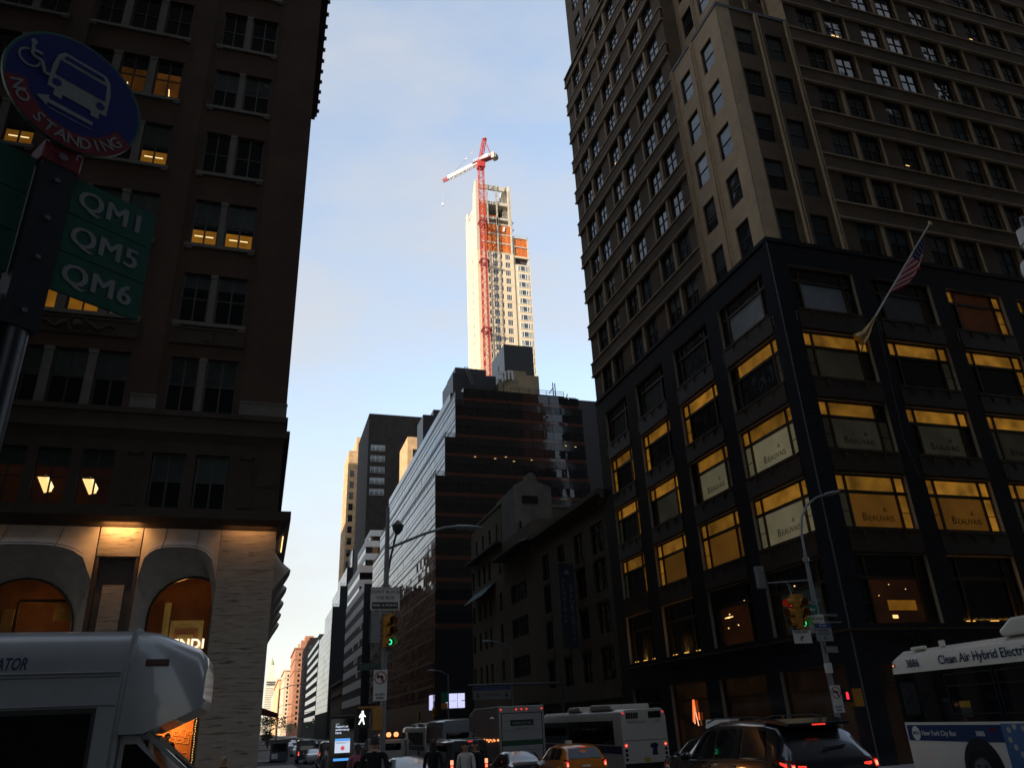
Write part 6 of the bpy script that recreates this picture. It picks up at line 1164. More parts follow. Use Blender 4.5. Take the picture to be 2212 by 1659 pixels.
def wheel(root, x, y, r, w_, out, rimf=.62):
    q = MB(); n = 20; xs = [(x-w_/2, .88), (x-w_/2, .97), (x-w_*.38, 1), (x+w_*.38, 1), (x+w_/2, .97), (x+w_/2, .88)]
    q.loft([[(xx, y+r*f*math.cos(2*math.pi*k/n), r+r*f*math.sin(2*math.pi*k/n)) for k in range(n)] for xx, f in xs], M['tyre']); t = q.build('tyre', root)
    q = MB(); xo = x+out*(w_/2+.004); q.loft([[(xo+out*d, y+r*f*math.cos(2*math.pi*k/n), r+r*f*math.sin(2*math.pi*k/n)) for k in range(n)] for d, f in ((.0, rimf), (.02, rimf), (-.03, rimf*.8), (-.03, rimf*.35), (.03, rimf*.25))], M['rim'])
    for k in range(8): a = 2*math.pi*k/8; q.cyl((xo, y+r*rimf*.58*math.cos(a), r+r*rimf*.58*math.sin(a)), (xo+out*.02, y+r*rimf*.58*math.cos(a), r+r*rimf*.58*math.sin(a)), r*.06, M['rubber'] if k % 2 else M['rim'], 6)
    q.build('rim', t)
class Shell:                                # stations: y, sill z, belt z, roof z, half widths at sill, belt, roof
    def __init__(s, st): s.st = st
    def at(s, y):
        for a, b in zip(s.st, s.st[1:]):
            if a[0] <= y <= b[0]: t = (y-a[0])/(b[0]-a[0]); return [a[i]+(b[i]-a[i])*t for i in range(7)]
        return list(s.st[-1] if y > s.st[-1][0] else s.st[0])
    def loop(s, y):
        _, zs_, zb, zr, ws, wb, wr = s.at(y); h = [(0, zs_), (ws*.85, zs_), (ws, zs_+.1), (ws*1.01, zs_*.45+zb*.55), (wb, zb), (wb-(wb-wr)*.85, zr-(zr-zb)*.13), (wr*.86, zr-.012), (0, zr+.012)]
        return [(x, y, z) for x, z in h]+[(-x, y, z) for x, z in h[-2:0:-1]]
    def side(s, y, f, sg, off=.008):         # f: 0 at the belt, 1 near the roof edge
        _, zs_, zb, zr, ws, wb, wr = s.at(y); return (sg*(wb-(wb-wr)*.85*f+off), y, zb+(zr-zb)*.87*f)
def car(name, label, cat, x, y, head, st, body_m, wheels, glass_y, rear, front, group=None, gl=None, r=.36, brake=True, z=None):
    t = thing(name, label, cat, (x, y, g(y) if z is None else z), heading=head, group=group); sh = Shell(st); gl = gl or M['car_glass']
    ys = [s_[0] for s_ in st]; b = MB(); b.loft([sh.loop(q) for q in ys], body_m); b.build('body', t)
    for (ya, yb, f0, f1, sl) in glass_y:     # side windows, each a pane that follows the body
        for sg in (-1, 1):
            b = MB(); n = 5; lo = [sh.side(ya+(yb-ya)*k/n, f0, sg) for k in range(n+1)]; hi = [sh.side(ya+sl[0]+(yb-ya+sl[1]-sl[0])*k/n, f1, sg) for k in range(n+1)]
            b.add(lo+hi, [(k, k+1, n+2+k, n+1+k) for k in range(n)], gl, True); b.build('side_window', t)
    for nm, (ya, za, wa, yb, zb_, wb_) in (('rear_window', rear), ('windscreen', front)):
        b = MB(); n = 4; b.add([(wa*(2*k/n-1), ya, za) for k in range(n+1)]+[(wb_*(2*k/n-1), yb, zb_) for k in range(n+1)], [(k, k+1, n+2+k, n+1+k) for k in range(n)], gl, True); b.build(nm, t)
    for wy_, in [(q,) for q in wheels]:
        for sg in (-1, 1): wheel(t, sg*(st[len(st)//2][4]-.1), wy_, r, .22, sg)
    return t, sh
def lampq(root, pts, m_, name='tail_light', core=None):
    b = MB(); b.poly(pts, m_)
    if core: c = [sum(p[i] for p in pts)/len(pts) for i in range(3)]; b.poly([tuple(c[i]+(p[i]-c[i])*.5+(0 if i != 1 else -.004) for i in range(3)) for p in pts], core)
    return b.build(name, root)
# black sport utility car in the foreground
SUVST = [(0, .48, .80, .84, .80, .84, .80), (.03, .36, .96, 1.00, .88, .90, .86), (.10, .33, 1.03, 1.10, .92, .94, .80), (.22, .30, 1.06, 1.26, .94, .95, .76), (.42, .30, 1.07, 1.50, .95, .95, .72), (.56, .30, 1.07, 1.64, .95, .95, .70), (.9, .30, 1.06, 1.70, .955, .95, .70), (1.7, .29, 1.04, 1.735, .955, .95, .71), (2.5, .29, 1.02, 1.72, .955, .945, .71), (3.0, .29, 1.01, 1.63, .955, .94, .69), (3.4, .29, 1.0, 1.36, .95, .93, .67), (3.72, .29, 1.0, 1.10, .95, .92, .70), (4.2, .30, .97, 1.03, .93, .90, .74), (4.6, .34, .86, .92, .88, .84, .72), (4.82, .42, .70, .74, .76, .74, .66)]
t, sh = car('sport_utility_car', 'black sport utility car seen from behind with glowing red tail lights', 'car', 9.75, 12.4, -1, SUVST, M['car_black'], (.92, 3.72), [(.72, 1.50, .10, .90, (.12, -.05)), (1.58, 2.42, .08, .92, (0, 0)), (2.50, 3.36, .08, .92, (0, -.42))], (.205, 1.20, .70, .50, 1.575, .62), (3.70, 1.12, .72, 3.08, 1.60, .64))
b = MB(); b.prism([(.28, 1.60), (.26, 1.66), (.6, 1.735), (1.0, 1.73), (1.0, 1.69)], 'x', -.68, .68, M['car_black']); b.build('roof_spoiler', t, bevel=.015)
b = MB()
for k in range(6): b.box(-.15+k*.05, -.115+k*.05, .262, .275, 1.615, 1.64, M['tail_lamp'])
b.build('high_brake_light', t)
for sg in (-1, 1):
    y_ = lambda z: .03+(z-.96)*.55
    lampq(t, [(sg*.52, .07, 1.02), (sg*.80, .07, 1.07), (sg*.925, .10, 1.09), (sg*.95, .42, 1.10), (sg*.955, .46, 1.06), (sg*.93, .06, .88), (sg*.80, .02, .86), (sg*.52, .03, .94)][::sg], M['tail_red'])
    b = MB()
    for pts in (((.60, .90), (.78, .89), (.79, 1.00), (.62, .99)), ((.84, .905), (.92, .92), (.925, 1.02), (.84, 1.02))): b.poly([(sg*u, .012+abs(v-.88)*.15, v) for u, v in pts], M['tail_lamp'])
    b.poly([(sg*u, .006+abs(v-.88)*.15, v) for u, v in ((.86, .93), (.91, .94), (.91, 1.0), (.86, 1.0))], M['tail_core']); b.poly([(sg*.957, q, z) for q, z in ((.10, .96), (.30, 1.02), (.30, 1.06), (.10, 1.03))], M['tail_lamp']); b.build('tail_light', t)
    b = MB(); b.tube([(sg*.66, .95, 1.745), (sg*.69, 1.3, 1.785), (sg*.69, 2.6, 1.775), (sg*.66, 2.95, 1.70)], .016, M['rubber'], 6); b.build('roof_rail', t)
    b = MB(); b.tube([sh.side(q, .02, sg, .012) for q in (.75, 1.5, 2.4, 3.4, 3.65)], .012, M['chrome'], 5); b.build('window_trim', t)
    b = MB(); b.loft([[(sg*(.98+u), 3.28+.10*s_*math.cos(k*math.pi/4), 1.10+.085*s_*math.sin(k*math.pi/4)) for k in range(8)] for u, s_ in ((0, .5), (.05, .95), (.2, 1), (.24, .6))], M['car_black']); b.build('wing_mirror', t)
    b = MB(); b.box(sg*.965-.012, sg*.965+.012, 1.70, 1.92, .93, .965, M['chrome']); b.box(sg*.965-.012, sg*.965+.012, 2.62, 2.84, .91, .945, M['chrome']); b.build('door_handle', t)
    lampq(t, [(sg*.62, 4.75, .78), (sg*.84, 4.62, .84), (sg*.90, 4.35, .90), (sg*.90, 4.35, .80), (sg*.80, 4.66, .72)], M['lamp_clear'], 'headlight')
b = MB(); ring(b, (0, 1.04), .05, .07, .085, M['chrome'], n=20); ring(b, (0, 1.045), .02, .03, .084, M['chrome'], n=14); b.box(-.3, .3, .075, .09, .93, .96, M['chrome']); b.build('badge', t)
b = MB(); b.box(-.16, .16, .0, .012, .70, .86, M['plate']); b.build('number_plate', t); b = MB(); b.bar((-.1, .15, 1.24), (.42, .20, 1.27), .012, M['rubber']); b.build('rear_wiper', t); b = MB(); b.prism([(1.2, 1.735), (1.22, 1.79), (1.32, 1.74)], 'x', -.02, .02, M['car_black']); b.build('aerial', t)
# taxis
TXST = [(0, .45, .72, .76, .74, .78, .74), (.05, .32, .92, .98, .82, .85, .80), (.14, .28, 1.0, 1.10, .86, .87, .72), (.35, .27, 1.03, 1.36, .875, .88, .66), (.55, .27, 1.03, 1.50, .88, .88, .63), (1.1, .26, 1.0, 1.56, .885, .88, .63), (2.0, .26, .97, 1.575, .885, .88, .63), (2.7, .26, .95, 1.48, .885, .875, .61), (3.3, .26, .94, 1.18, .88, .86, .62), (3.7, .27, .92, .98, .87, .84, .68), (4.3, .30, .82, .87, .82, .78, .66), (4.58, .38, .66, .70, .70, .68, .58)]
def taxi(label, x, y, head, top=False):
    PM = M['car_black'] if top else M['taxi']; t, sh = car('cab', label, 'cab', x, y, head, TXST, PM, (.85, 3.62), [(.62, 1.35, .10, .88, (.14, -.04)), (1.43, 2.2, .08, .9, (0, 0)), (2.28, 3.15, .08, .9, (0, -.5))], (.115, 1.10, .66, .42, 1.44, .58), (3.42, 1.06, .66, 2.72, 1.46, .56), group='cabs at the crossing', r=.33)
    for sg in (-1, 1):
        lampq(t, [(sg*.62, .05, 1.0), (sg*.80, .07, 1.08), (sg*.86, .20, 1.08), (sg*.86, .12, .80), (sg*.74, .02, .78)][::sg], M['tail_red']); b = MB(); b.poly([(sg*u, .03+v*.03-.035, v) for u, v in ((.70, .80), (.80, .82), (.80, 1.02), (.70, .98))], M['tail_lamp']); b.poly([(sg*u, .02+v*.03-.035, v) for u, v in ((.73, .83), (.78, .84), (.78, .95), (.73, .93))], M['tail_core']); b.build('brake_light', t)
        b = MB(); b.loft([[(sg*(.9+u), 3.0+.08*s_*math.cos(k*math.pi/3), 1.03+.07*s_*math.sin(k*math.pi/3)) for k in range(6)] for u, s_ in ((0, .5), (.05, 1), (.16, .9))], PM); b.build('wing_mirror', t)
    b = MB()
    for k in range(5): b.box(-.11+k*.046, -.075+k*.046, .36, .375, 1.47, 1.49, M['tail_lamp'])
    b.build('high_brake_light', t); b = MB(); b.box(-.16, .16, .01, .03, .78, .88, M['sign_white']); b.build('number_plate', t); b = MB(); ring(b, (0, 1.0), .03, .045, .065, M['chrome'], n=14); b.build('badge', t)
    b = MB(); b.box(-.12, .12, 2.0, 2.2, 1.575, 1.68, M['sign_white']); b.build('roof_number_light', t)
    if top:
        b = MB(); b.prism([(-.24, 1.62), (.24, 1.62), (.16, 1.98), (-.16, 1.98)], 'y', .95, 2.35, M['sign_white']); b.build('roof_advert', t)
        o = put('lettering', text_mesh('FLASHDANCERS', .12, M['sign_black'], .001), t, (-.225, 1.65, 1.72), (0, 0, -math.pi/2)); b = MB(); b.box(-.2, .2, 1.0, 2.3, 1.57, 1.62, M['rubber']); b.build('roof_rack', t)
    return t
taxi('yellow hatchback taxi with lit brake lights beside the white bus', 12.1, 29.7, 3)
taxi('black cab with a white advert box on its roof, half hidden behind the black car', 14.0, 21.2, 0, True)
# city buses
def city_bus(label, x, y, head, L_, num, near=False, led=True):
    t = thing('city_bus', label, 'bus', (x, y, g(y)), heading=head, group='white city buses'); W2 = 1.28; H = 3.08; t.location.z = g(11) if near else g(y)
    b = MB(); prof = lambda y_, dz=0, k=1.0: [(u*k, y_, z) for u, z in ((-W2, .35), (-W2, 2.72+dz), (-W2+.06, 2.95+dz), (-W2+.28, H+dz), (W2-.28, H+dz), (W2-.06, 2.95+dz), (W2, 2.72+dz), (W2, .35))]
    b.loft([prof(0, -.06, .965), prof(.12), prof(L_-.35), prof(L_-.08, -.08, .97), prof(L_, -.2, .92)], M['bus_white'], True, True); b.build('body', t)
    b = MB()
    for sg in (-1, 1): xx = sg*(W2+.006); b.quad((xx, .9 if not near else 1.2, 1.46), (xx, L_-.14, 1.46), (xx, L_-.14, 2.56), (xx, .9 if not near else 1.2, 2.56), M['car_glass'])
    b.build('window_band', t)
    for k in range(6):
        for sg in (-1, 1):
            ya = 2.2+k*1.62
            if ya+1.5 > L_-.5: continue
            b = MB(); xx = sg*(W2+.012)
            for p, q in (((ya, 1.62), (ya+1.5, 1.62)), ((ya, 2.45), (ya+1.5, 2.45)), ((ya, 1.62), (ya, 2.45)), ((ya+1.5, 1.62), (ya+1.5, 2.45)), ((ya, 2.2), (ya+1.5, 2.2))): b.bar((xx, *p), (xx, *q), .014, M['rubber'])
            b.build('window_frame', t)
    b = MB()
    for sg in (-1, 1): xx = sg*(W2+.008); b.quad((xx, .1, 1.06), (xx, L_-.2, 1.06), (xx, L_-.2, 1.40), (xx, .1, 1.40), M['bus_blue'])
    b.build('blue_stripe', t)
    for yy in (2.9, L_-2.55):
        for sg in (-1, 1):
            b = MB(); n = 24; b.poly([(sg*(W2+.012), yy+.60*math.cos(math.pi*k/n), .48+.66*math.sin(math.pi*k/n)) for k in range(n+1)]+[(sg*(W2+.012), yy-.60, .3), (sg*(W2+.012), yy+.60, .3)], M['rubber']); b.build('wheel_arch', t); wheel(t, sg*(W2-.10), yy, .48, .28, sg, .58)
    b = MB(); b.prism([(L_-5.2-3.6, H), (L_-8.6, 3.42), (L_-4.3, 3.42), (L_-3.9, 3.2), (L_-3.95, H)] if near else [(1.2, H), (1.3, 3.32), (3.9, 3.36), (4.3, H)], 'x', -W2+.1, W2-.25, M['bus_white']); b.build('roof_pod', t, bevel=.05)
    if not near: b = MB(); b.prism([(5.5, H), (5.6, 3.32), (7.2, 3.32), (7.6, H)], 'x', -W2+.1, W2-.3, M['bus_white']); b.build('roof_pod', t, bevel=.05)
    # the rear
    b = MB(); b.box(-.98, -.30, -.012, .0, 2.62, 2.9, M['rubber']); b.box(.28, .98, -.013, .0, 2.62, 2.92, M['car_glass']); b.build('rear_grille', t); b = MB()
    for k in range(5): b.box(-.98+k*.135, -.97+k*.135, -.02, -.012, 2.62, 2.9, M['bus_white'])
    b.box(-1.15, 1.15, -.008, .0, 1.62, 1.645, M['rubber']); b.box(-.85, -.15, -.012, 0, .95, 1.45, M['sign_white']); b.box(-1.2, 1.2, -.02, .02, .30, .62, M['rubber']); b.build('engine_door', t)
    if led: b = MB(); b.box(.36, .86, -.016, -.012, 2.68, 2.86, M['sign_black']); b.box(.45, .76, -.022, -.016, 2.72, 2.82, M['amber_lamp'] if led == 2 else M['lens_off']); b.build('route_display', t)
    put('lettering', text_mesh(num, .16, M['ink_blue'], .001), t, (.75, -.016, 2.46)); put('lettering', text_mesh('New York City Bus', .13, M['ink_blue'], .001), t, (-.4, -.016, 2.46))
    b = MB(); b.poly([(u, -.018, z) for u, z in ((.30, .95), (.62, .95), (.58, 1.2), (.68, 1.42), (.5, 1.5), (.28, 1.46), (.2, 1.3), (.36, 1.25))], M['ink_blue']); b.build('advert_silhouette', t); b = MB(); b.box(-.16, .16, -.026, -.018, .66, .84, M['plate']); b.build('number_plate', t)
    for sg in (-1, 1):
        for k, zz in enumerate((1.42, 1.20, 1.0, .8)): b = MB(); disc(b, (sg*1.08, zz), .075, .075, -.018, M['tail_lamp'] if k == 0 else M['lens_off'], 14); (disc(b, (sg*1.08, zz), .035, .035, -.022, M['tail_core'], 10) if k == 0 else None); b.build('tail_light', t)
        b = MB(); b.box(sg*1.1-.05, sg*1.1+.05, -.02, .0, 2.86, 2.91, M['tail_lamp']); b.build('marker_light', t)
    for k in (-1, 0, 1): b = MB(); b.box(k*.16-.03, k*.16+.03, .06, .075, 2.99, 3.03, M['tail_lamp']); b.build('marker_light', t)
    return t
city_bus('white city bus seen from behind beside the yellow taxi, with a roof pod', 18.55, 37.6, 0, 12, '7522')
city_bus('farther white city bus with a lit orange route display', 15.7, 73, 0, 12, '6020', led=2)
NB = city_bus('white and blue city bus with dark windows entering at the right edge', 14.74, 4.48, 8.6, 12.2, '3886', near=True)
LB_ = 12.2; xs_ = -1.296
def side_text(s_, sz, y, z, m_, bold=.0): put('lettering', text_mesh(s_, sz, m_, .001, 'LEFT', bold=bold), NB, (xs_, y, z), (0, 0, -math.pi/2))
side_text('3886', .25, LB_-.75, 2.76, M['ink_blue'], .004); side_text('Clean Air Hybrid Electric Bus', .27, LB_-1.95, 2.76, M['ink_blue'], .004); side_text('New York City Bus', .15, LB_-.72, 1.22, M['sign_white'], .002); side_text('3886', .14, LB_-2.55, 1.22, M['sign_white'], .002)
def sdisc(name, y, z, r_, m_, d=.016, ry=None): b = MB(); b.poly([(-1.28-d, y+(ry or r_)*math.cos(2*math.pi*k/20), z+r_*math.sin(2*math.pi*k/20)) for k in range(20)], m_); return b.build(name, NB)
sdisc('round_emblem', LB_-.52, 1.22, .155, M['sign_white']); put('lettering', text_mesh('MTA', .11, M['bus_blue'], .001, bold=.002), NB, (-1.30, LB_-.52, 1.22), (0, 0, -math.pi/2))
b = MB(); b.box(-1.292, -1.28, LB_-4.4-3.6, LB_-3.35, .42, 1.42, mat('pale_blue_poster', (.055, .13, .27), .5, .4, var=.15)); b.build('side_poster', NB)
M['poster_dot'] = mat('poster_pale_dot', (.42, .40, .32), .6, .3, var=.1)
for k, (u, z) in enumerate(((-3.55, 1.3), (-3.72, 1.36), (-3.95, 1.33), (-4.15, 1.36), (-3.52, 1.12), (-3.62, .98), (-3.75, .85), (-3.92, .74), (-4.1, .66), (-4.35, 1.22), (-4.5, 1.36), (-4.7, 1.28), (-4.85, 1.1), (-4.75, .9), (-4.55, .76))): sdisc('poster_dot', LB_+u, z, .055, M['poster_dot'], .014)
b = MB(); b.box(-1.30, -1.282, LB_-.30, LB_-.18, 2.72, 2.79, M['tail_red']); b.box(-1.305, -1.3, LB_-.26, LB_-.22, 2.74, 2.77, M['amber_lamp']); b.build('marker_light', NB); b = MB(); b.box(-1.298, -1.285, LB_-3.2, LB_-3.0, 1.27, 1.33, M['tail_red']); b.build('side_marker', NB)
b = MB(); xx = -1.296; dw = mat('driver_window_blind', (.02, .023, .024), .15, .5, var=.1); b.quad((xx, LB_-.9, 1.62), (xx, LB_-.32, 1.62), (xx, LB_-.32, 2.35), (xx, LB_-.9, 2.35), dw)
for s_ in (0, .62): b.bar((xx-.003, LB_-.40-s_, 2.32), (xx-.003, LB_-.72-s_, 2.1), .008, M['rubber']); b.bar((xx-.003, LB_-.72-s_, 2.1), (xx-.003, LB_-.40-s_, 1.86), .008, M['rubber'])
b.build('driver_window', NB); b = MB(); b.quad((-1.298, LB_-2.65, 1.55), (-1.298, LB_-2.3, 1.55), (-1.298, LB_-2.3, 1.86), (-1.298, LB_-2.65, 1.86), mat('dim_notice', (.03, .03, .03), .6, var=.1)); b.quad((-1.3, LB_-2.65, 1.75), (-1.3, LB_-2.3, 1.75), (-1.3, LB_-2.3, 1.88), (-1.3, LB_-2.65, 1.88), mat('yellow_notice', (.30, .17, .01), .6, var=.1)); b.build('window_notice', NB)
b = MB(); b.box(-1.15, -1.0, LB_-1.3, LB_-.85, 3.06, 3.14, M['bus_white']); b.box(-1.1, -1.02, LB_-2.0, LB_-1.85, 3.06, 3.2, M['bus_white']); b.build('roof_vent', NB, bevel=.02)
b = MB(); b.box(-1.205, -1.18, LB_-5.5, LB_-5.05, 3.18, 3.36, M['rubber']); b.box(-1.215, -1.2, LB_-5.4, LB_-5.12, 3.2, 3.34, M['bus_white']); b.poly([(-1.22, LB_-5.26+.04*math.cos(k), 3.27+.04*math.sin(k)) for k in (0, 1, 2, 3, 4, 5)], M['rubber']); b.build('pod_latch', NB)
b = MB(); b.quad((-1.18, LB_+.006, 1.2), (1.18, LB_+.006, 1.2), (1.16, LB_-.03, 2.6), (-1.16, LB_-.03, 2.6), M['car_glass']); b.build('windscreen', NB)
# box truck
t = thing('box_truck', 'white box truck with a green stripe across its rear roller door', 'truck', (12.9, 40, g(40))); TWM = M['truck_white']
b = MB(); b.box(-1.22, 1.22, 0, 5.0, .95, 3.55, TWM); b.prism([(5.0, 2.4), (5.0, 3.55), (6.1, 3.25), (6.3, 2.4)], 'x', -1.2, 1.2, TWM); b.build('cargo_box', t, bevel=.03)
b = MB(); b.prism([(5.0, .6), (5.0, 2.4), (6.2, 2.3), (6.7, 1.5), (7.6, 1.35), (7.7, .6)], 'x', -1.05, 1.05, TWM); b.build('cab', t, bevel=.04)
b = MB(); b.quad((-1.06, 5.4, 1.55), (-1.06, 6.4, 1.55), (-1.06, 6.1, 2.2), (-1.06, 5.4, 2.2), M['car_glass']); b.quad((1.06, 5.4, 1.55), (1.06, 6.4, 1.55), (1.06, 6.1, 2.2), (1.06, 5.4, 2.2), M['car_glass']); b.build('cab_window', t)
b = MB(); b.box(-1.06, 1.06, -.015, 0, 1.05, 3.2, M['truck_white']); b.box(-1.1, 1.1, -.02, -.005, 3.2, 3.24, M['rubber']); b.box(-1.1, -1.06, -.02, 0, 1, 3.2, M['rubber']); b.box(1.06, 1.1, -.02, 0, 1, 3.2, M['rubber'])
for z in (1.5, 1.95, 2.4, 2.85): b.box(-1.05, 1.05, -.018, -.014, z, z+.012, M['rubber'])
b.build('roller_door', t); b = MB(); b.box(-1.06, 1.06, -.022, -.016, 1.72, 1.95, mat('green_stripe', (.012, .10, .05), .5, var=.1)); b.build('green_stripe', t); b = MB(); b.box(-.62, .62, -.024, -.018, 2.62, 2.9, mat('dark_green_sign', (.01, .03, .022), .5, var=.1)); b.build('sign_panel', t)
put('lettering', text_mesh('enterprise', .24, mat('grey_truck_letter', (.30, .32, .30), .6, var=0), .001), t, (0, -.03, 2.76)); put('lettering', text_mesh('truck rental', .15, M['ink_blue'], .001), t, (0, -.026, 2.5)); put('lettering', text_mesh('1-800 RENT', .12, mat('pale_grey_letter', (.22, .22, .22), .6, var=0), .001), t, (0, -.026, 1.4))
for x in (-1.1, -.28, 0, .28, 1.1): b = MB(); b.box(x-.04, x+.04, -.03, 0, 3.36, 3.42, M['tail_lamp']); b.build('marker_light', t)
for sg in (-1, 1): b = MB(); b.box(sg*1.1-.06, sg*1.1+.06, -.03, 0, .98, 1.14, M['tail_lamp']); b.box(sg*1.1-.03, sg*1.1+.03, -.035, -.03, 1.02, 1.10, M['tail_core']); b.build('tail_light', t); [wheel(t, sg*.95, yy, .42, .3, sg) for yy in (1.1, 6.4)]
b = MB(); b.box(-1.1, 1.1, -.25, -.02, .55, .68, M['rubber']); b.build('rear_bumper', t)
b = MB()
for k in range(16): b.ball((-1.24, .8+k*.22, 1.98+.05*math.sin(k*2.2)), .035 if k % 5 else .055, M['amber_lamp'], 5, 4)
b.build('side_light_strip', t); b = MB(); b.ball((-1.24, .15, 2.0), .06, M['amber_lamp'], 6, 4); b.build('side_marker', t); b = MB(); b.tube([(-1.2, .2, 3.4), (-1.5, .15, 3.25), (-1.55, .1, 3.05)], .02, M['rubber'], 6); b.loft([[(-1.55+r_*math.cos(k*math.pi/5), .1+r_*math.sin(k*math.pi/5), z) for k in range(10)] for r_, z in ((.04, 3.1), (.15, 3.0), (.02, 2.98))], M['sign_white']); b.build('work_lamp', t)
def box_van(name, label, x, y, head, L_, W_, H, m_, roof=None, tail=True, z_low=.4, amber=False):
    t = thing(name, label, 'van' if 'van' in name else 'truck', (x, y, g(y)), heading=head); w2 = W_/2
    b = MB(); b.loft([[(u*k, yy, z+dz*(z > 1.2)) for u, z in ((-w2, z_low), (-w2*1.0, H*.55), (-w2*.93, H-.12), (-w2*.75, H), (w2*.75, H), (w2*.93, H-.12), (w2, H*.55), (w2, z_low))] for yy, k, dz in ((0, .95, -.05), (.15, 1, 0), (L_-1.7, 1, 0), (L_-1.1, .97, -.25))], m_); b.build('body', t)
    b = MB(); b.prism([(L_-1.1, z_low), (L_-1.1, min(H-.25, 1.9)), (L_-.75, 1.25), (L_-.1, 1.0), (L_, .5)], 'x', -w2*.95, w2*.95, m_); b.build('bonnet', t, bevel=.03)
    b = MB(); b.quad((-w2*.72, -.012, H*.58), (w2*.72, -.012, H*.58), (w2*.66, .01, H*.88), (-w2*.66, .01, H*.88), M['car_glass']); b.build('rear_window', t)
    for sg in (-1, 1):
        b = MB(); b.quad((sg*(w2+.006), .6, H*.56), (sg*(w2+.006), L_-1.6, H*.56), (sg*(w2*.95+.01), L_-1.7, H*.87), (sg*(w2*.95+.01), .7, H*.87), M['car_glass']); b.build('side_window', t)
        [wheel(t, sg*(w2-.12), yy, .36, .24, sg) for yy in (.95, L_-.95)]
        if tail: b = MB(); b.box(sg*w2*.86-.07, sg*w2*.86+.07, -.02, .02, .85, 1.02, M['tail_lamp']); b.box(sg*w2*.86-.04, sg*w2*.86+.04, -.03, -.02, .88, .98, M['tail_core']); b.box(sg*w2*.86-.07, sg*w2*.86+.07, -.02, .02, 1.04, 1.24, M['tail_core'] if amber else M['tail_lamp']); b.build('tail_light', t)
    if roof: b = MB(); b.box(-w2*.72, w2*.72, .3, L_-1.8, H, H+.05, roof); b.build('roof_panel', t)
    b = MB(); b.box(-.26, .26, -.03, 0, .62, .75, M['plate']); b.build('number_plate', t)
    return t
t = box_van('passenger_van', 'dark high van with doubled red tail lights left of the box truck', 9.75, 38.6, 0, 5.2, 1.95, 2.1, M['car_dark'], amber=True)
b = MB(); b.box(-.18, .18, .0, .03, 1.98, 2.03, M['tail_lamp']); b.build('high_brake_light', t); b = MB(); b.box(-.25, .4, -.05, .0, .95, 1.06, M['chrome']); b.build('door_handle_bar', t)
for sg in (-1, 1): b = MB(); b.tube([(sg*.78, .5, 2.11), (sg*.78, 3.2, 2.13)], .025, M['chrome'], 5); b.build('roof_rail', t)
box_van('delivery_truck', 'pale roofed delivery truck waiting ahead of the box truck', 13.6, 57, 0, 7, 2.35, 3.3, M['car_silver'], M['car_white'])
t = box_van('passenger_van', 'black van at the kerb on the left, bright edge along its roof', 5.9, 66, 2, 5.6, 2.0, 2.25, M['car_black'], None, False)
box_van('delivery_van', 'dark blue van parked far along the left kerb', 5.6, 96, 0, 5.2, 2.0, 2.4, M['car_blue'], M['car_silver'])
# tow truck with a bar of amber lamps
t = thing('tow_truck', 'white tow truck with three bright amber lamps across its top', 'truck', (7.4, 47, g(47))); b = MB(); b.box(-1.1, 1.1, 0, 2.6, .7, 1.0, M['rubber']); b.prism([(2.6, .6), (2.6, 2.35), (4.0, 2.3), (4.6, 1.5), (5.6, 1.35), (5.7, .6)], 'x', -1.0, 1.0, M['truck_white']); b.build('cab', t, bevel=.04)
b = MB(); b.box(-1.05, .95, -.06, .2, .75, 2.3, M['truck_white']); b.prism([(-.06, 1.0), (.2, 2.6), (.35, 2.6), (.15, 1.0)], 'x', .8, .95, M['truck_white']); b.build('rear_body', t, bevel=.03); b = MB(); b.box(-.85, .5, -.08, -.06, 1.75, 2.1, M['car_glass']); b.build('rear_window', t); b = MB(); b.box(-1.1, .7, -.02, .3, 2.32, 2.42, M['rubber']); b.build('light_bar', t)
for k in range(3): b = MB(); b.ball((-.62+k*.42, -.04, 2.55), .14, M['amber_lamp'], 10, 6); b.ball((-.62+k*.42, -.14, 2.55), .08, M['tail_core'], 8, 5); b.build('amber_lamp', t)
b = MB(); b.tube([(.9, .2, 1.0), (.6, -1.0, 2.3)], .07, M['truck_white'], 6); b.tube([(-.9, .2, 1.0), (-.6, -1.0, 2.3)], .07, M['truck_white'], 6); b.build('towing_boom', t)
for sg in (-1, 1): [wheel(t, sg*.85, yy, .4, .28, sg) for yy in (.9, 4.6)]
# ordinary cars
SDST = [(0, .45, .70, .74, .72, .76, .72), (.06, .30, .88, .93, .80, .83, .78), (.5, .26, .92, 1.00, .86, .86, .72), (.85, .26, .93, 1.12, .87, .87, .64), (1.35, .25, .92, 1.40, .88, .87, .58), (2.0, .25, .91, 1.45, .88, .87, .58), (2.6, .25, .90, 1.40, .88, .86, .57), (3.2, .26, .89, 1.02, .87, .84, .62), (3.9, .28, .82, .86, .84, .80, .66), (4.4, .34, .70, .73, .74, .70, .60)]
def sedan(label, x, y, head, m_, tail=True, bright=False):
    t, sh = car('saloon_car', label, 'car', x, y, head, SDST, m_, (.9, 3.55), [(1.0, 1.85, .1, .86, (.3, 0)), (1.93, 2.95, .08, .88, (0, -.32))], (.88, 1.09, .62, 1.36, 1.39, .54), (3.16, 1.0, .64, 2.64, 1.37, .54), r=.32)
    for sg in (-1, 1): lampq(t, [(sg*.50, .055, .74), (sg*.78, .05, .74), (sg*.80, .06, .86), (sg*.50, .065, .86)][::sg], M['tail_lamp'] if tail else M['tail_red'], core=M['tail_core'] if bright else None); b = MB(); b.loft([[(sg*(.88+u), 2.95+.08*s_*math.cos(k*math.pi/3), .99+.06*s_*math.sin(k*math.pi/3)) for k in range(6)] for u, s_ in ((0, .5), (.05, 1), (.15, .9))], m_); b.build('wing_mirror', t)
    return t
sedan('silver car low in the traffic just right of the signal post', 5.75, 30.8, 0, M['car_silver'])
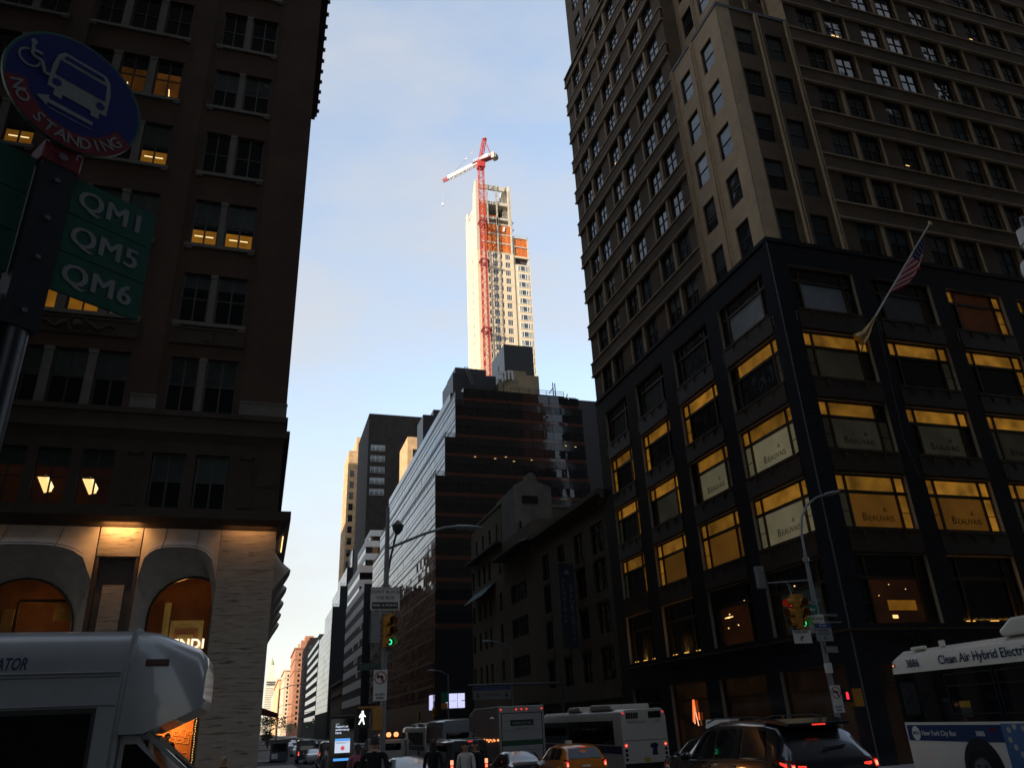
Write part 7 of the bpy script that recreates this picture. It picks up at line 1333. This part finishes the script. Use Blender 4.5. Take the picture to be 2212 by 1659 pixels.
sedan('dark car squeezed between the yellow cab and the box truck', 11.15, 33.5, 0, M['car_dark'], False)
sedan('white car with bright red tail lights up the left lane', 6.2, 92, 0, M['car_white'], True, True)
sedan('dark car with red tail lights behind the black van', 6.6, 78, 0, M['car_dark'], True, True)
for k, (x, y, m_, c_) in enumerate(((9.0, 112, 'car_dark', 'dark car ahead of the white car in the far traffic'), (6.2, 128, 'car_white', 'small white car in the far traffic queue, left lane'), (12.2, 120, 'car_silver', 'small silver car in the far traffic queue, middle lane'), (9.4, 150, 'car_black', 'small black car in the far traffic queue, third row'), (6.4, 165, 'car_silver', 'tiny silver car in the distant left lane'), (12.4, 185, 'car_dark', 'tiny dark car in the distant middle lane'), (9.2, 215, 'car_white', 'tiny white car farthest up the avenue'))): sedan(c_, x, y, 0, M[m_], True, True)
# shuttle bus on the cross street, nose to the right
SH = thing('shuttle_bus', 'white cutaway shuttle bus with dark windows passing at the left', 'bus', (-1.5, 11.1, g(10)), heading=90); gS = g(10); M['sw'] = M['shuttle_white']
# local: +Y is the nose (east), -X the far side, +X the near side (south)
hw = 1.08; top = 3.08-gS
def sec(y_, zb, zt, k=1.0, rr=.34): return [(u*k, y_, z) for u, z in ((-hw, zb), (-hw, zt-rr), (-hw+.05, zt-rr*.55), (-hw+rr*.4, zt-rr*.2), (-hw+rr, zt), (hw-rr, zt), (hw-rr*.4, zt-rr*.2), (hw-.05, zt-rr*.55), (hw, zt-rr), (hw, zb))]
b = MB(); b.loft([sec(-5.6, .4, top), sec(.05, .4, top)], M['sw']); b.build('body', SH)
b = MB(); b.loft([sec(.05, 1.95-gS, top), sec(.3, 1.95-gS, top-.03), sec(.78, 2.16-gS, top-.22, .97), sec(.86, 2.2-gS, top-.30, .94), sec(.88, 2.3-gS, top-.42, .9)], M['sw']); b.build('over_cab_pod', SH)
b = MB(); b.tube([(hw+.006, -.0, .5), (hw+.012, .02, 2.0), (hw+.012, .04, top-.36), (hw-.1, .06, top-.06), (hw-.36, .06, top+.012), (-hw+.36, .06, top+.012)], .028, M['pole_grey'], 6); b.build('roof_seam', SH)
b = MB(); x = hw+.004
for z, r_ in ((2.60-gS, .016), (2.26-gS, .014), (2.56-gS, .010)): b.tube([(x, -5.5, z), (x, -.02, z)], r_, M['pole_grey'], 5)
b.build('side_trim', SH); b = MB()
for ya in (-1.79, -3.34, -4.9): b.box(hw-.002, hw+.007, ya-.008, ya+.008, .5, 2.68-gS, M['pole_grey'])
for k in range(60): b.ball((hw+.004, -5.4+k*.09, 2.50-gS), .008, M['pole_grey'], 5, 3)
for k in range(14): b.ball((hw+.004, .12, 1.98-gS+k*.075), .008, M['pole_grey'], 5, 3)
b.build('rivet_seam', SH)
for ya, yb in ((-1.75, -.22), (-3.3, -1.82), (-4.85, -3.38)):
    b = MB(); b.quad((x, ya, 1.02), (x, yb, 1.02), (x, yb, 2.2-gS), (x, ya, 2.2-gS), M['car_glass']); w_ = b.build('side_window', SH); b = MB()
    for p, q in (((ya, 1.02), (yb, 1.02)), ((ya, 2.2-gS), (yb, 2.2-gS)), ((ya, 1.02), (ya, 2.2-gS)), ((yb, 1.02), (yb, 2.2-gS)), ((ya, 1.35), (yb, 1.35)), (((ya+yb)/2, 1.02), ((ya+yb)/2, 1.35))): b.bar((x+.006, *p), (x+.006, *q), .02, M['rubber'])
    b.build('window_frame', w_)
b = MB(); b.quad((x+.002, -5.5, 2.2-gS), (x+.002, -.2, 2.2-gS), (x+.002, -.2, 2.235-gS), (x+.002, -5.5, 2.235-gS), M['rubber']); b.build('window_seal', SH)
b = MB(); b.box(hw-.02, hw+.03, .23, .48, 2.66-gS, 2.73-gS, mat('dull_marker_lens', (.06, .02, .012), .3, .5, var=0)); b.build('marker_light', SH, bevel=.008)
o = obj('lettering', text_mesh('OPERATOR', .185, M['ink_blue'], .001, 'RIGHT', shear=.22, bold=.004), SH, (hw+.006, -.97, 2.70-gS), (0, 0, math.pi/2)); o.scale = (.60, 1, .95)
b = MB(); b.prism([(.05, .45), (.05, 2.0-gS), (.22, 1.97-gS), (.55, 1.55-gS), (.98, 1.30-gS), (1.7, 1.14-gS), (1.95, .85-gS), (1.98, .5)], 'x', -.92, .95, M['sw']); b.build('cab', SH, bevel=.05)
b = MB(); b.quad((-.80, .30, 1.93-gS), (.84, .30, 1.93-gS), (.90, .98, 1.36-gS), (-.86, .98, 1.36-gS), M['car_glass']); b.build('windscreen', SH); b = MB(); b.poly([(.975, q, z-gS) for q, z in ((.12, 1.85), (.24, 1.85), (.72, 1.42), (.72, 1.25), (.12, 1.2))], M['car_glass']); b.build('cab_window', SH)
b = MB(); b.bar((.86, .32, 1.95-gS), (.92, 1.0, 1.37-gS), .022, M['sw']); b.bar((0, .99, 1.37-gS), (.45, .62, 1.70-gS), .012, M['rubber']); b.build('pillar_trim', SH)
b = MB(); b.tube([(.97, .62, 1.35-gS), (1.2, .66, 1.45-gS)], .02, M['rubber'], 6); b.box(1.12, 1.3, .62, .70, 1.15-gS, 1.55-gS, M['rubber']); b.build('wing_mirror', SH, bevel=.02)
for sg in (-1, 1): [wheel(SH, sg*.85, yy, .40, .26, sg) for yy in (-4.2, 1.05)]
# newsstand and street trees up the left side
gz = g(108)+.13
NK = thing('newsstand', 'small dark blue newsstand far along the left pavement', 'newsstand', (2.95, 108, gz), world=True); b = MB(); b.box(1.9, 4.0, 107, 109, gz, gz+2.3, M['car_blue']); b.box(1.7, 4.2, 106.8, 109.2, gz+2.3, gz+2.5, M['car_blue']); b.build('stall', NK, bevel=.03); b = MB(); b.box(2.1, 3.8, 106.9, 106.98, gz+1.1, gz+2.0, M['car_glass']); b.build('hatch', NK); b = MB(); b.box(2.1, 2.8, 106.85, 106.9, gz+.3, gz+.9, M['sign_white']); b.build('poster', NK)
gz = g(127)+.13
AW = thing('shop_awning', 'dark maroon awning jutting over the far left pavement', 'awning', (1.4, 127, 3), world=True); b = MB(); b.prism([(0, 5.4), (0, 4.5), (2.9, 3.9), (2.9, 4.35)], 'y', 122.5, 131, mat('maroon_awning', (.07, .015, .02), .8, .3, var=.15)); b.build('canopy', AW); b = MB(); b.tube([(2.8, 122.7, gz), (2.8, 122.7, 4.0)], .04, M['pole_grey'], 6); b.tube([(2.8, 130.8, gz), (2.8, 130.8, 4.0)], .04, M['pole_grey'], 6); b.build('canopy_post', AW)
M['leaf'] = mat('street_tree_leaf', (.055, .085, .03), .7, .3, var=.35, scale=.8); M['bark'] = mat('bark', (.05, .04, .03), .9, .2, var=.3)
def tree(x, y, h, r_, label, n=900):
    gz = g(y)+.13; t = thing('street_tree', label, 'tree', (x, y, gz), world=True, group='street trees along the avenue'); b = MB(); b.tube([(x, y, gz), (x+.05, y, gz+h*.3), (x-.05, y, gz+h*.55)], [.16, .12, .07], M['bark'], 7)
    for k in range(6): a = k*1.05; b.tube([(x, y, gz+h*(.3+.04*k)), (x+r_*.6*math.cos(a), y+r_*.6*math.sin(a), gz+h*(.55+.05*k))], [.06, .02], M['bark'], 5)
    b.build('trunk', t); b = MB(); cl = [(rnd.gauss(0, .45)*r_, rnd.gauss(0, .45)*r_, rnd.uniform(-.32, .36)*h) for _ in range(16)]
    for k in range(n):
        c = rnd.choice(cl); p = Vector((x+c[0]+rnd.gauss(0, .2)*r_, y+c[1]+rnd.gauss(0, .2)*r_, gz+h*.62+c[2]+rnd.gauss(0, .09)*h)); a = Vector((rnd.gauss(0, 1), rnd.gauss(0, 1), rnd.gauss(0, 1))).normalized(); d = a.orthogonal(); s_ = rnd.uniform(.10, .22); b.add([p-a*s_, p+d*s_*.6, p+a*s_, p-d*s_*.6], ((0, 1, 2, 3),), M['leaf'])
    b.build('crown', t)
tree(2.9, 200, 6.5, 2.6, 'dark green street tree at the far left beside the maroon awning'); tree(3.0, 232, 6.5, 2.4, 'dark green street tree just beyond the first tree on the left'); tree(21.8, 585, 10, 4.5, 'broad green street tree far up the right pavement'); tree(22.0, 640, 10, 4.5, 'green street tree farthest up the right pavement')
# ------------------------------------------------------------------ people at the crossing
M['skin'] = mat('skin', (.36, .20, .13), .55, .4, var=.06); M['skin_dark'] = mat('dark_skin', (.12, .06, .04), .55, .4, var=.06); M['hair_dark'] = mat('dark_hair', (.012, .010, .009), .6, .4, var=.2); M['hair_blond'] = mat('blond_hair', (.28, .17, .08), .6, .4, var=.2)
def cloth(n, c): return mat(n, c, .85, .2, var=.12, scale=8)
def human(name_label, x, y, z, head, h=1.74, top=None, legs=None, skin='skin', hair='hair_dark', long=False, walk=.28, jacket=None, collar=None, bag=None, female=False, arms=.0, cap=None):
    t = thing('person', name_label, 'person', (x, y, z), heading=head, group='people at the crossing'); k = h/1.74; V = []; E_ = []; Rr = []
    def v(p, r, par=None, ry=None): V.append(Vector(p)*k); Rr.append((r*k, (ry or r)*k)); i = len(V)-1; E_.append((par, i)) if par is not None else None; return i
    sw = .175 if female else .205
    pel = v((0, 0, .96), .145, None, .11); wai = v((0, .01, 1.10), .125, pel, .10); che = v((0, .015, 1.28), .155, wai, .11); sho = v((0, .0, 1.43), .12, che, .09); nek = v((0, .01, 1.50), .056, sho); 
    hd0 = v((0, .03, 1.56), .072, nek, .085); hd1 = v((0, .035, 1.64), .078, hd0, .098); hd2 = v((0, .025, 1.71), .055, hd1, .07)
    for sg in (-1, 1):
        st = walk*sg
        hip = v((sg*.085, 0, .90), .095, pel); kn = v((sg*.095, st*.45+.03, .50), .062, hip); an = v((sg*.095, st*.95-.02, .09), .042, kn); to = v((sg*.105, st*.95+.13, .035), .038, an)
        s1 = v((sg*sw, 0, 1.41), .062, sho); el = v((sg*(sw+.05), -st*.25-.02, 1.13), .045, s1); wr = v((sg*(sw+.045), -st*.55+.09+arms, .90+arms*.6), .032, el); ha = v((sg*(sw+.04), -st*.6+.12+arms, .83+arms*.6), .034, wr, .02)
        for f in range(4): a = v((sg*(sw+.03), -st*.6+.095+.018*f+arms, .765+arms*.6+.006*abs(f-1.5)), .0095, ha); v((sg*(sw+.018), -st*.6+.10+.018*f+arms, .725+arms*.6+.008*abs(f-1.5)), .008, a)
        th = v((sg*(sw+.015), -st*.6+.16+arms, .80+arms*.6), .011, ha); v((sg*(sw+.0), -st*.6+.175+arms, .765+arms*.6), .009, th)
    me = bpy.data.meshes.new('body'); me.from_pydata(V, E_, []); o = bpy.data.objects.new('body', me); COL.objects.link(o)
    md = o.modifiers.new('skin', 'SKIN'); md.use_smooth_shade = True; md2 = o.modifiers.new('sub', 'SUBSURF'); md2.levels = 2; md2.render_levels = 2
    for i, s_ in enumerate(me.skin_vertices[0].data): s_.radius = Rr[i]; s_.use_root = (i == 0)
    ev = bpy.data.meshes.new_from_object(o.evaluated_get(bpy.context.evaluated_depsgraph_get())); bpy.data.objects.remove(o); ev.name = 'body'
    ev.materials.clear(); mats_ = [M[skin], top, legs, M['rubber'], jacket or top]
    for m_ in mats_: ev.materials.append(m_)
    for p in ev.polygons:
        c = p.center/k; zz, ax = c.z, abs(c.x)
        p.material_index = 3 if zz < .11 and ax < .2 else 2 if zz < .98 and ax < .19 else 0 if zz > 1.475 or (zz < .91+arms*.6 and ax >= .19) else (4 if jacket and (ax > .07 or c.y < .05) else 1)
        p.use_smooth = True
    obj('body', ev, t)
    b = MB(); c = Vector((0, .028, 1.645))*k; n = 14; lp = []
    for j in range(1, 7):
        a = math.pi*j/12
        lp.append([(c.x+.092*k*math.sin(a)*math.cos(2*math.pi*i/n), c.y-.012*k+(.112*k*math.sin(a)*math.sin(2*math.pi*i/n)), c.z+.118*k*math.cos(a)-(.05*k if math.sin(2*math.pi*i/n) < .1 and j == 6 else 0)+(.035*k if math.sin(2*math.pi*i/n) > .5 and j > 4 else 0)) for i in range(n)])
    b.loft(lp, M[hair] if not cap else cap)
    if long: b.loft([[(c.x+w_*k*math.cos(math.pi*(1+i/7)), c.y-.03*k+d*k*math.sin(math.pi*(1+i/7)), c.z+z_*k) for i in range(8)]+[(c.x+w_*k*.8, c.y-.02*k, c.z+z_*k), (c.x-w_*k*.8, c.y-.02*k, c.z+z_*k)] for w_, d, z_ in ((.088, .10, .03), (.10, .10, -.1), (.11, .09, -.22), (.08, .06, -.30))], M[hair])
    b.build('hair', t)
    f = c.y+.098*k
    for sg in (-1, 1):
        b = MB(); b.ball((sg*.032*k, f-.014*k, c.z), .011*k, M['lens_off'], 6, 4); b.build('eye', t)
        b = MB(); b.ball((sg*.085*k, c.y, c.z-.02*k), .026*k, M[skin], 6, 5, 1.3); b.build('ear', t)
    b = MB(); b.ball((0, f+.004*k, c.z-.035*k), .017*k, M[skin], 6, 5, 1.3); b.build('nose', t); b = MB(); b.box(-.025*k, .025*k, f-.014*k, f-.004*k, c.z-.075*k, c.z-.066*k, M['sign_red']); b.build('mouth', t)
    if collar: b = MB(); b.loft([[(r_*k*math.cos(i*math.pi/6), .012*k+r_*k*math.sin(i*math.pi/6), z_*k) for i in range(12)] for r_, z_ in ((.085, 1.45), (.068, 1.50), (.066, 1.515))], collar, False); b.build('collar', t)
    if bag: b = MB(); b.box(-.16*k, .16*k, -.32*k, -.15*k, 1.0*k, 1.42*k, bag); b.build('backpack', t, bevel=.05)
    return t
C_ = {n: cloth(n, c) for n, c in {'grey_suit': (.10, .11, .125), 'white_shirt': (.50, .49, .47), 'dark_suit': (.014, .014, .017), 'pink_shirt': (.34, .11, .16), 'dark_trousers': (.02, .02, .025), 'brown_coat': (.07, .045, .03), 'white_blouse': (.46, .45, .43), 'black_top': (.012, .012, .013), 'jeans': (.03, .045, .08)}.items()}
def az(u, dist):                                # stand at a bearing from the camera, a distance away
    a = HEAD+math.atan((u-1106)/1790); return dist*math.sin(a), dist*math.cos(a)
def person(u, dist, head, label, ztop, **kw):
    x, y = az(u, dist); z = g(y)+(.13 if x < 4 and not 5.8 < y < 24.2 else 0); return human(label, x, y, z, head, **kw)
person(678, 27, 190, 'man in a grey suit jacket and white shirt walking towards the camera', 0, h=1.80, top=C_['white_shirt'], legs=C_['dark_trousers'], jacket=C_['grey_suit'], collar=C_['white_shirt'])
person(708, 26.5, 185, 'small dark haired girl beside the glowing kiosk', 0, h=1.50, top=C_['brown_coat'], legs=C_['jeans'], long=True, female=True)
person(738, 24.5, 178, 'person in a pink shirt standing in front of the kiosk screen', 0, h=1.76, top=C_['pink_shirt'], legs=C_['dark_trousers'], skin='skin_dark', walk=.1)
person(774, 17.5, 12, 'tall man in a dark suit seen from behind by the signal post', 0, h=1.92, top=C_['white_shirt'], legs=C_['dark_suit'], jacket=C_['dark_suit'], collar=C_['white_shirt'])
person(752, 21, 20, 'person in black with their back turned beside the tall man', 0, h=1.74, top=C_['black_top'], legs=C_['dark_trousers'])
person(900, 23, 15, 'dark haired person in black in front of the van', 0, h=1.88, top=C_['black_top'], legs=C_['dark_trousers'], long=True, female=True)
person(970, 22, 205, 'woman with long dark hair and a white blouse crossing the street', 0, h=1.78, top=C_['white_blouse'], legs=C_['dark_trousers'], long=True, female=True)
person(992, 22.6, 250, 'person with black hair and black top just behind the woman in white', 0, h=1.80, top=C_['black_top'], legs=C_['dark_trousers'], long=True)
person(450, 27.5, 120, 'blond haired person low by the pale stone pier', 0, h=1.66, top=C_['brown_coat'], legs=C_['dark_trousers'], hair='hair_blond', long=True, female=True)
MN = human('dark hooded mannequin in the glowing shop window', -2.9, 31.0, .25, 180, h=1.78, top=C_['black_top'], legs=C_['dark_trousers'], skin='skin', hair='hair_dark', walk=.02, cap=C_['black_top']); MN.name = 'mannequin'; MN['category'] = 'mannequin'; del MN['group']
b = MB(); b.box(-4.4, -1.9, 30.7, 31.5, -1.2, .25, M['gold']); o = b.build('display_plinth', LB)
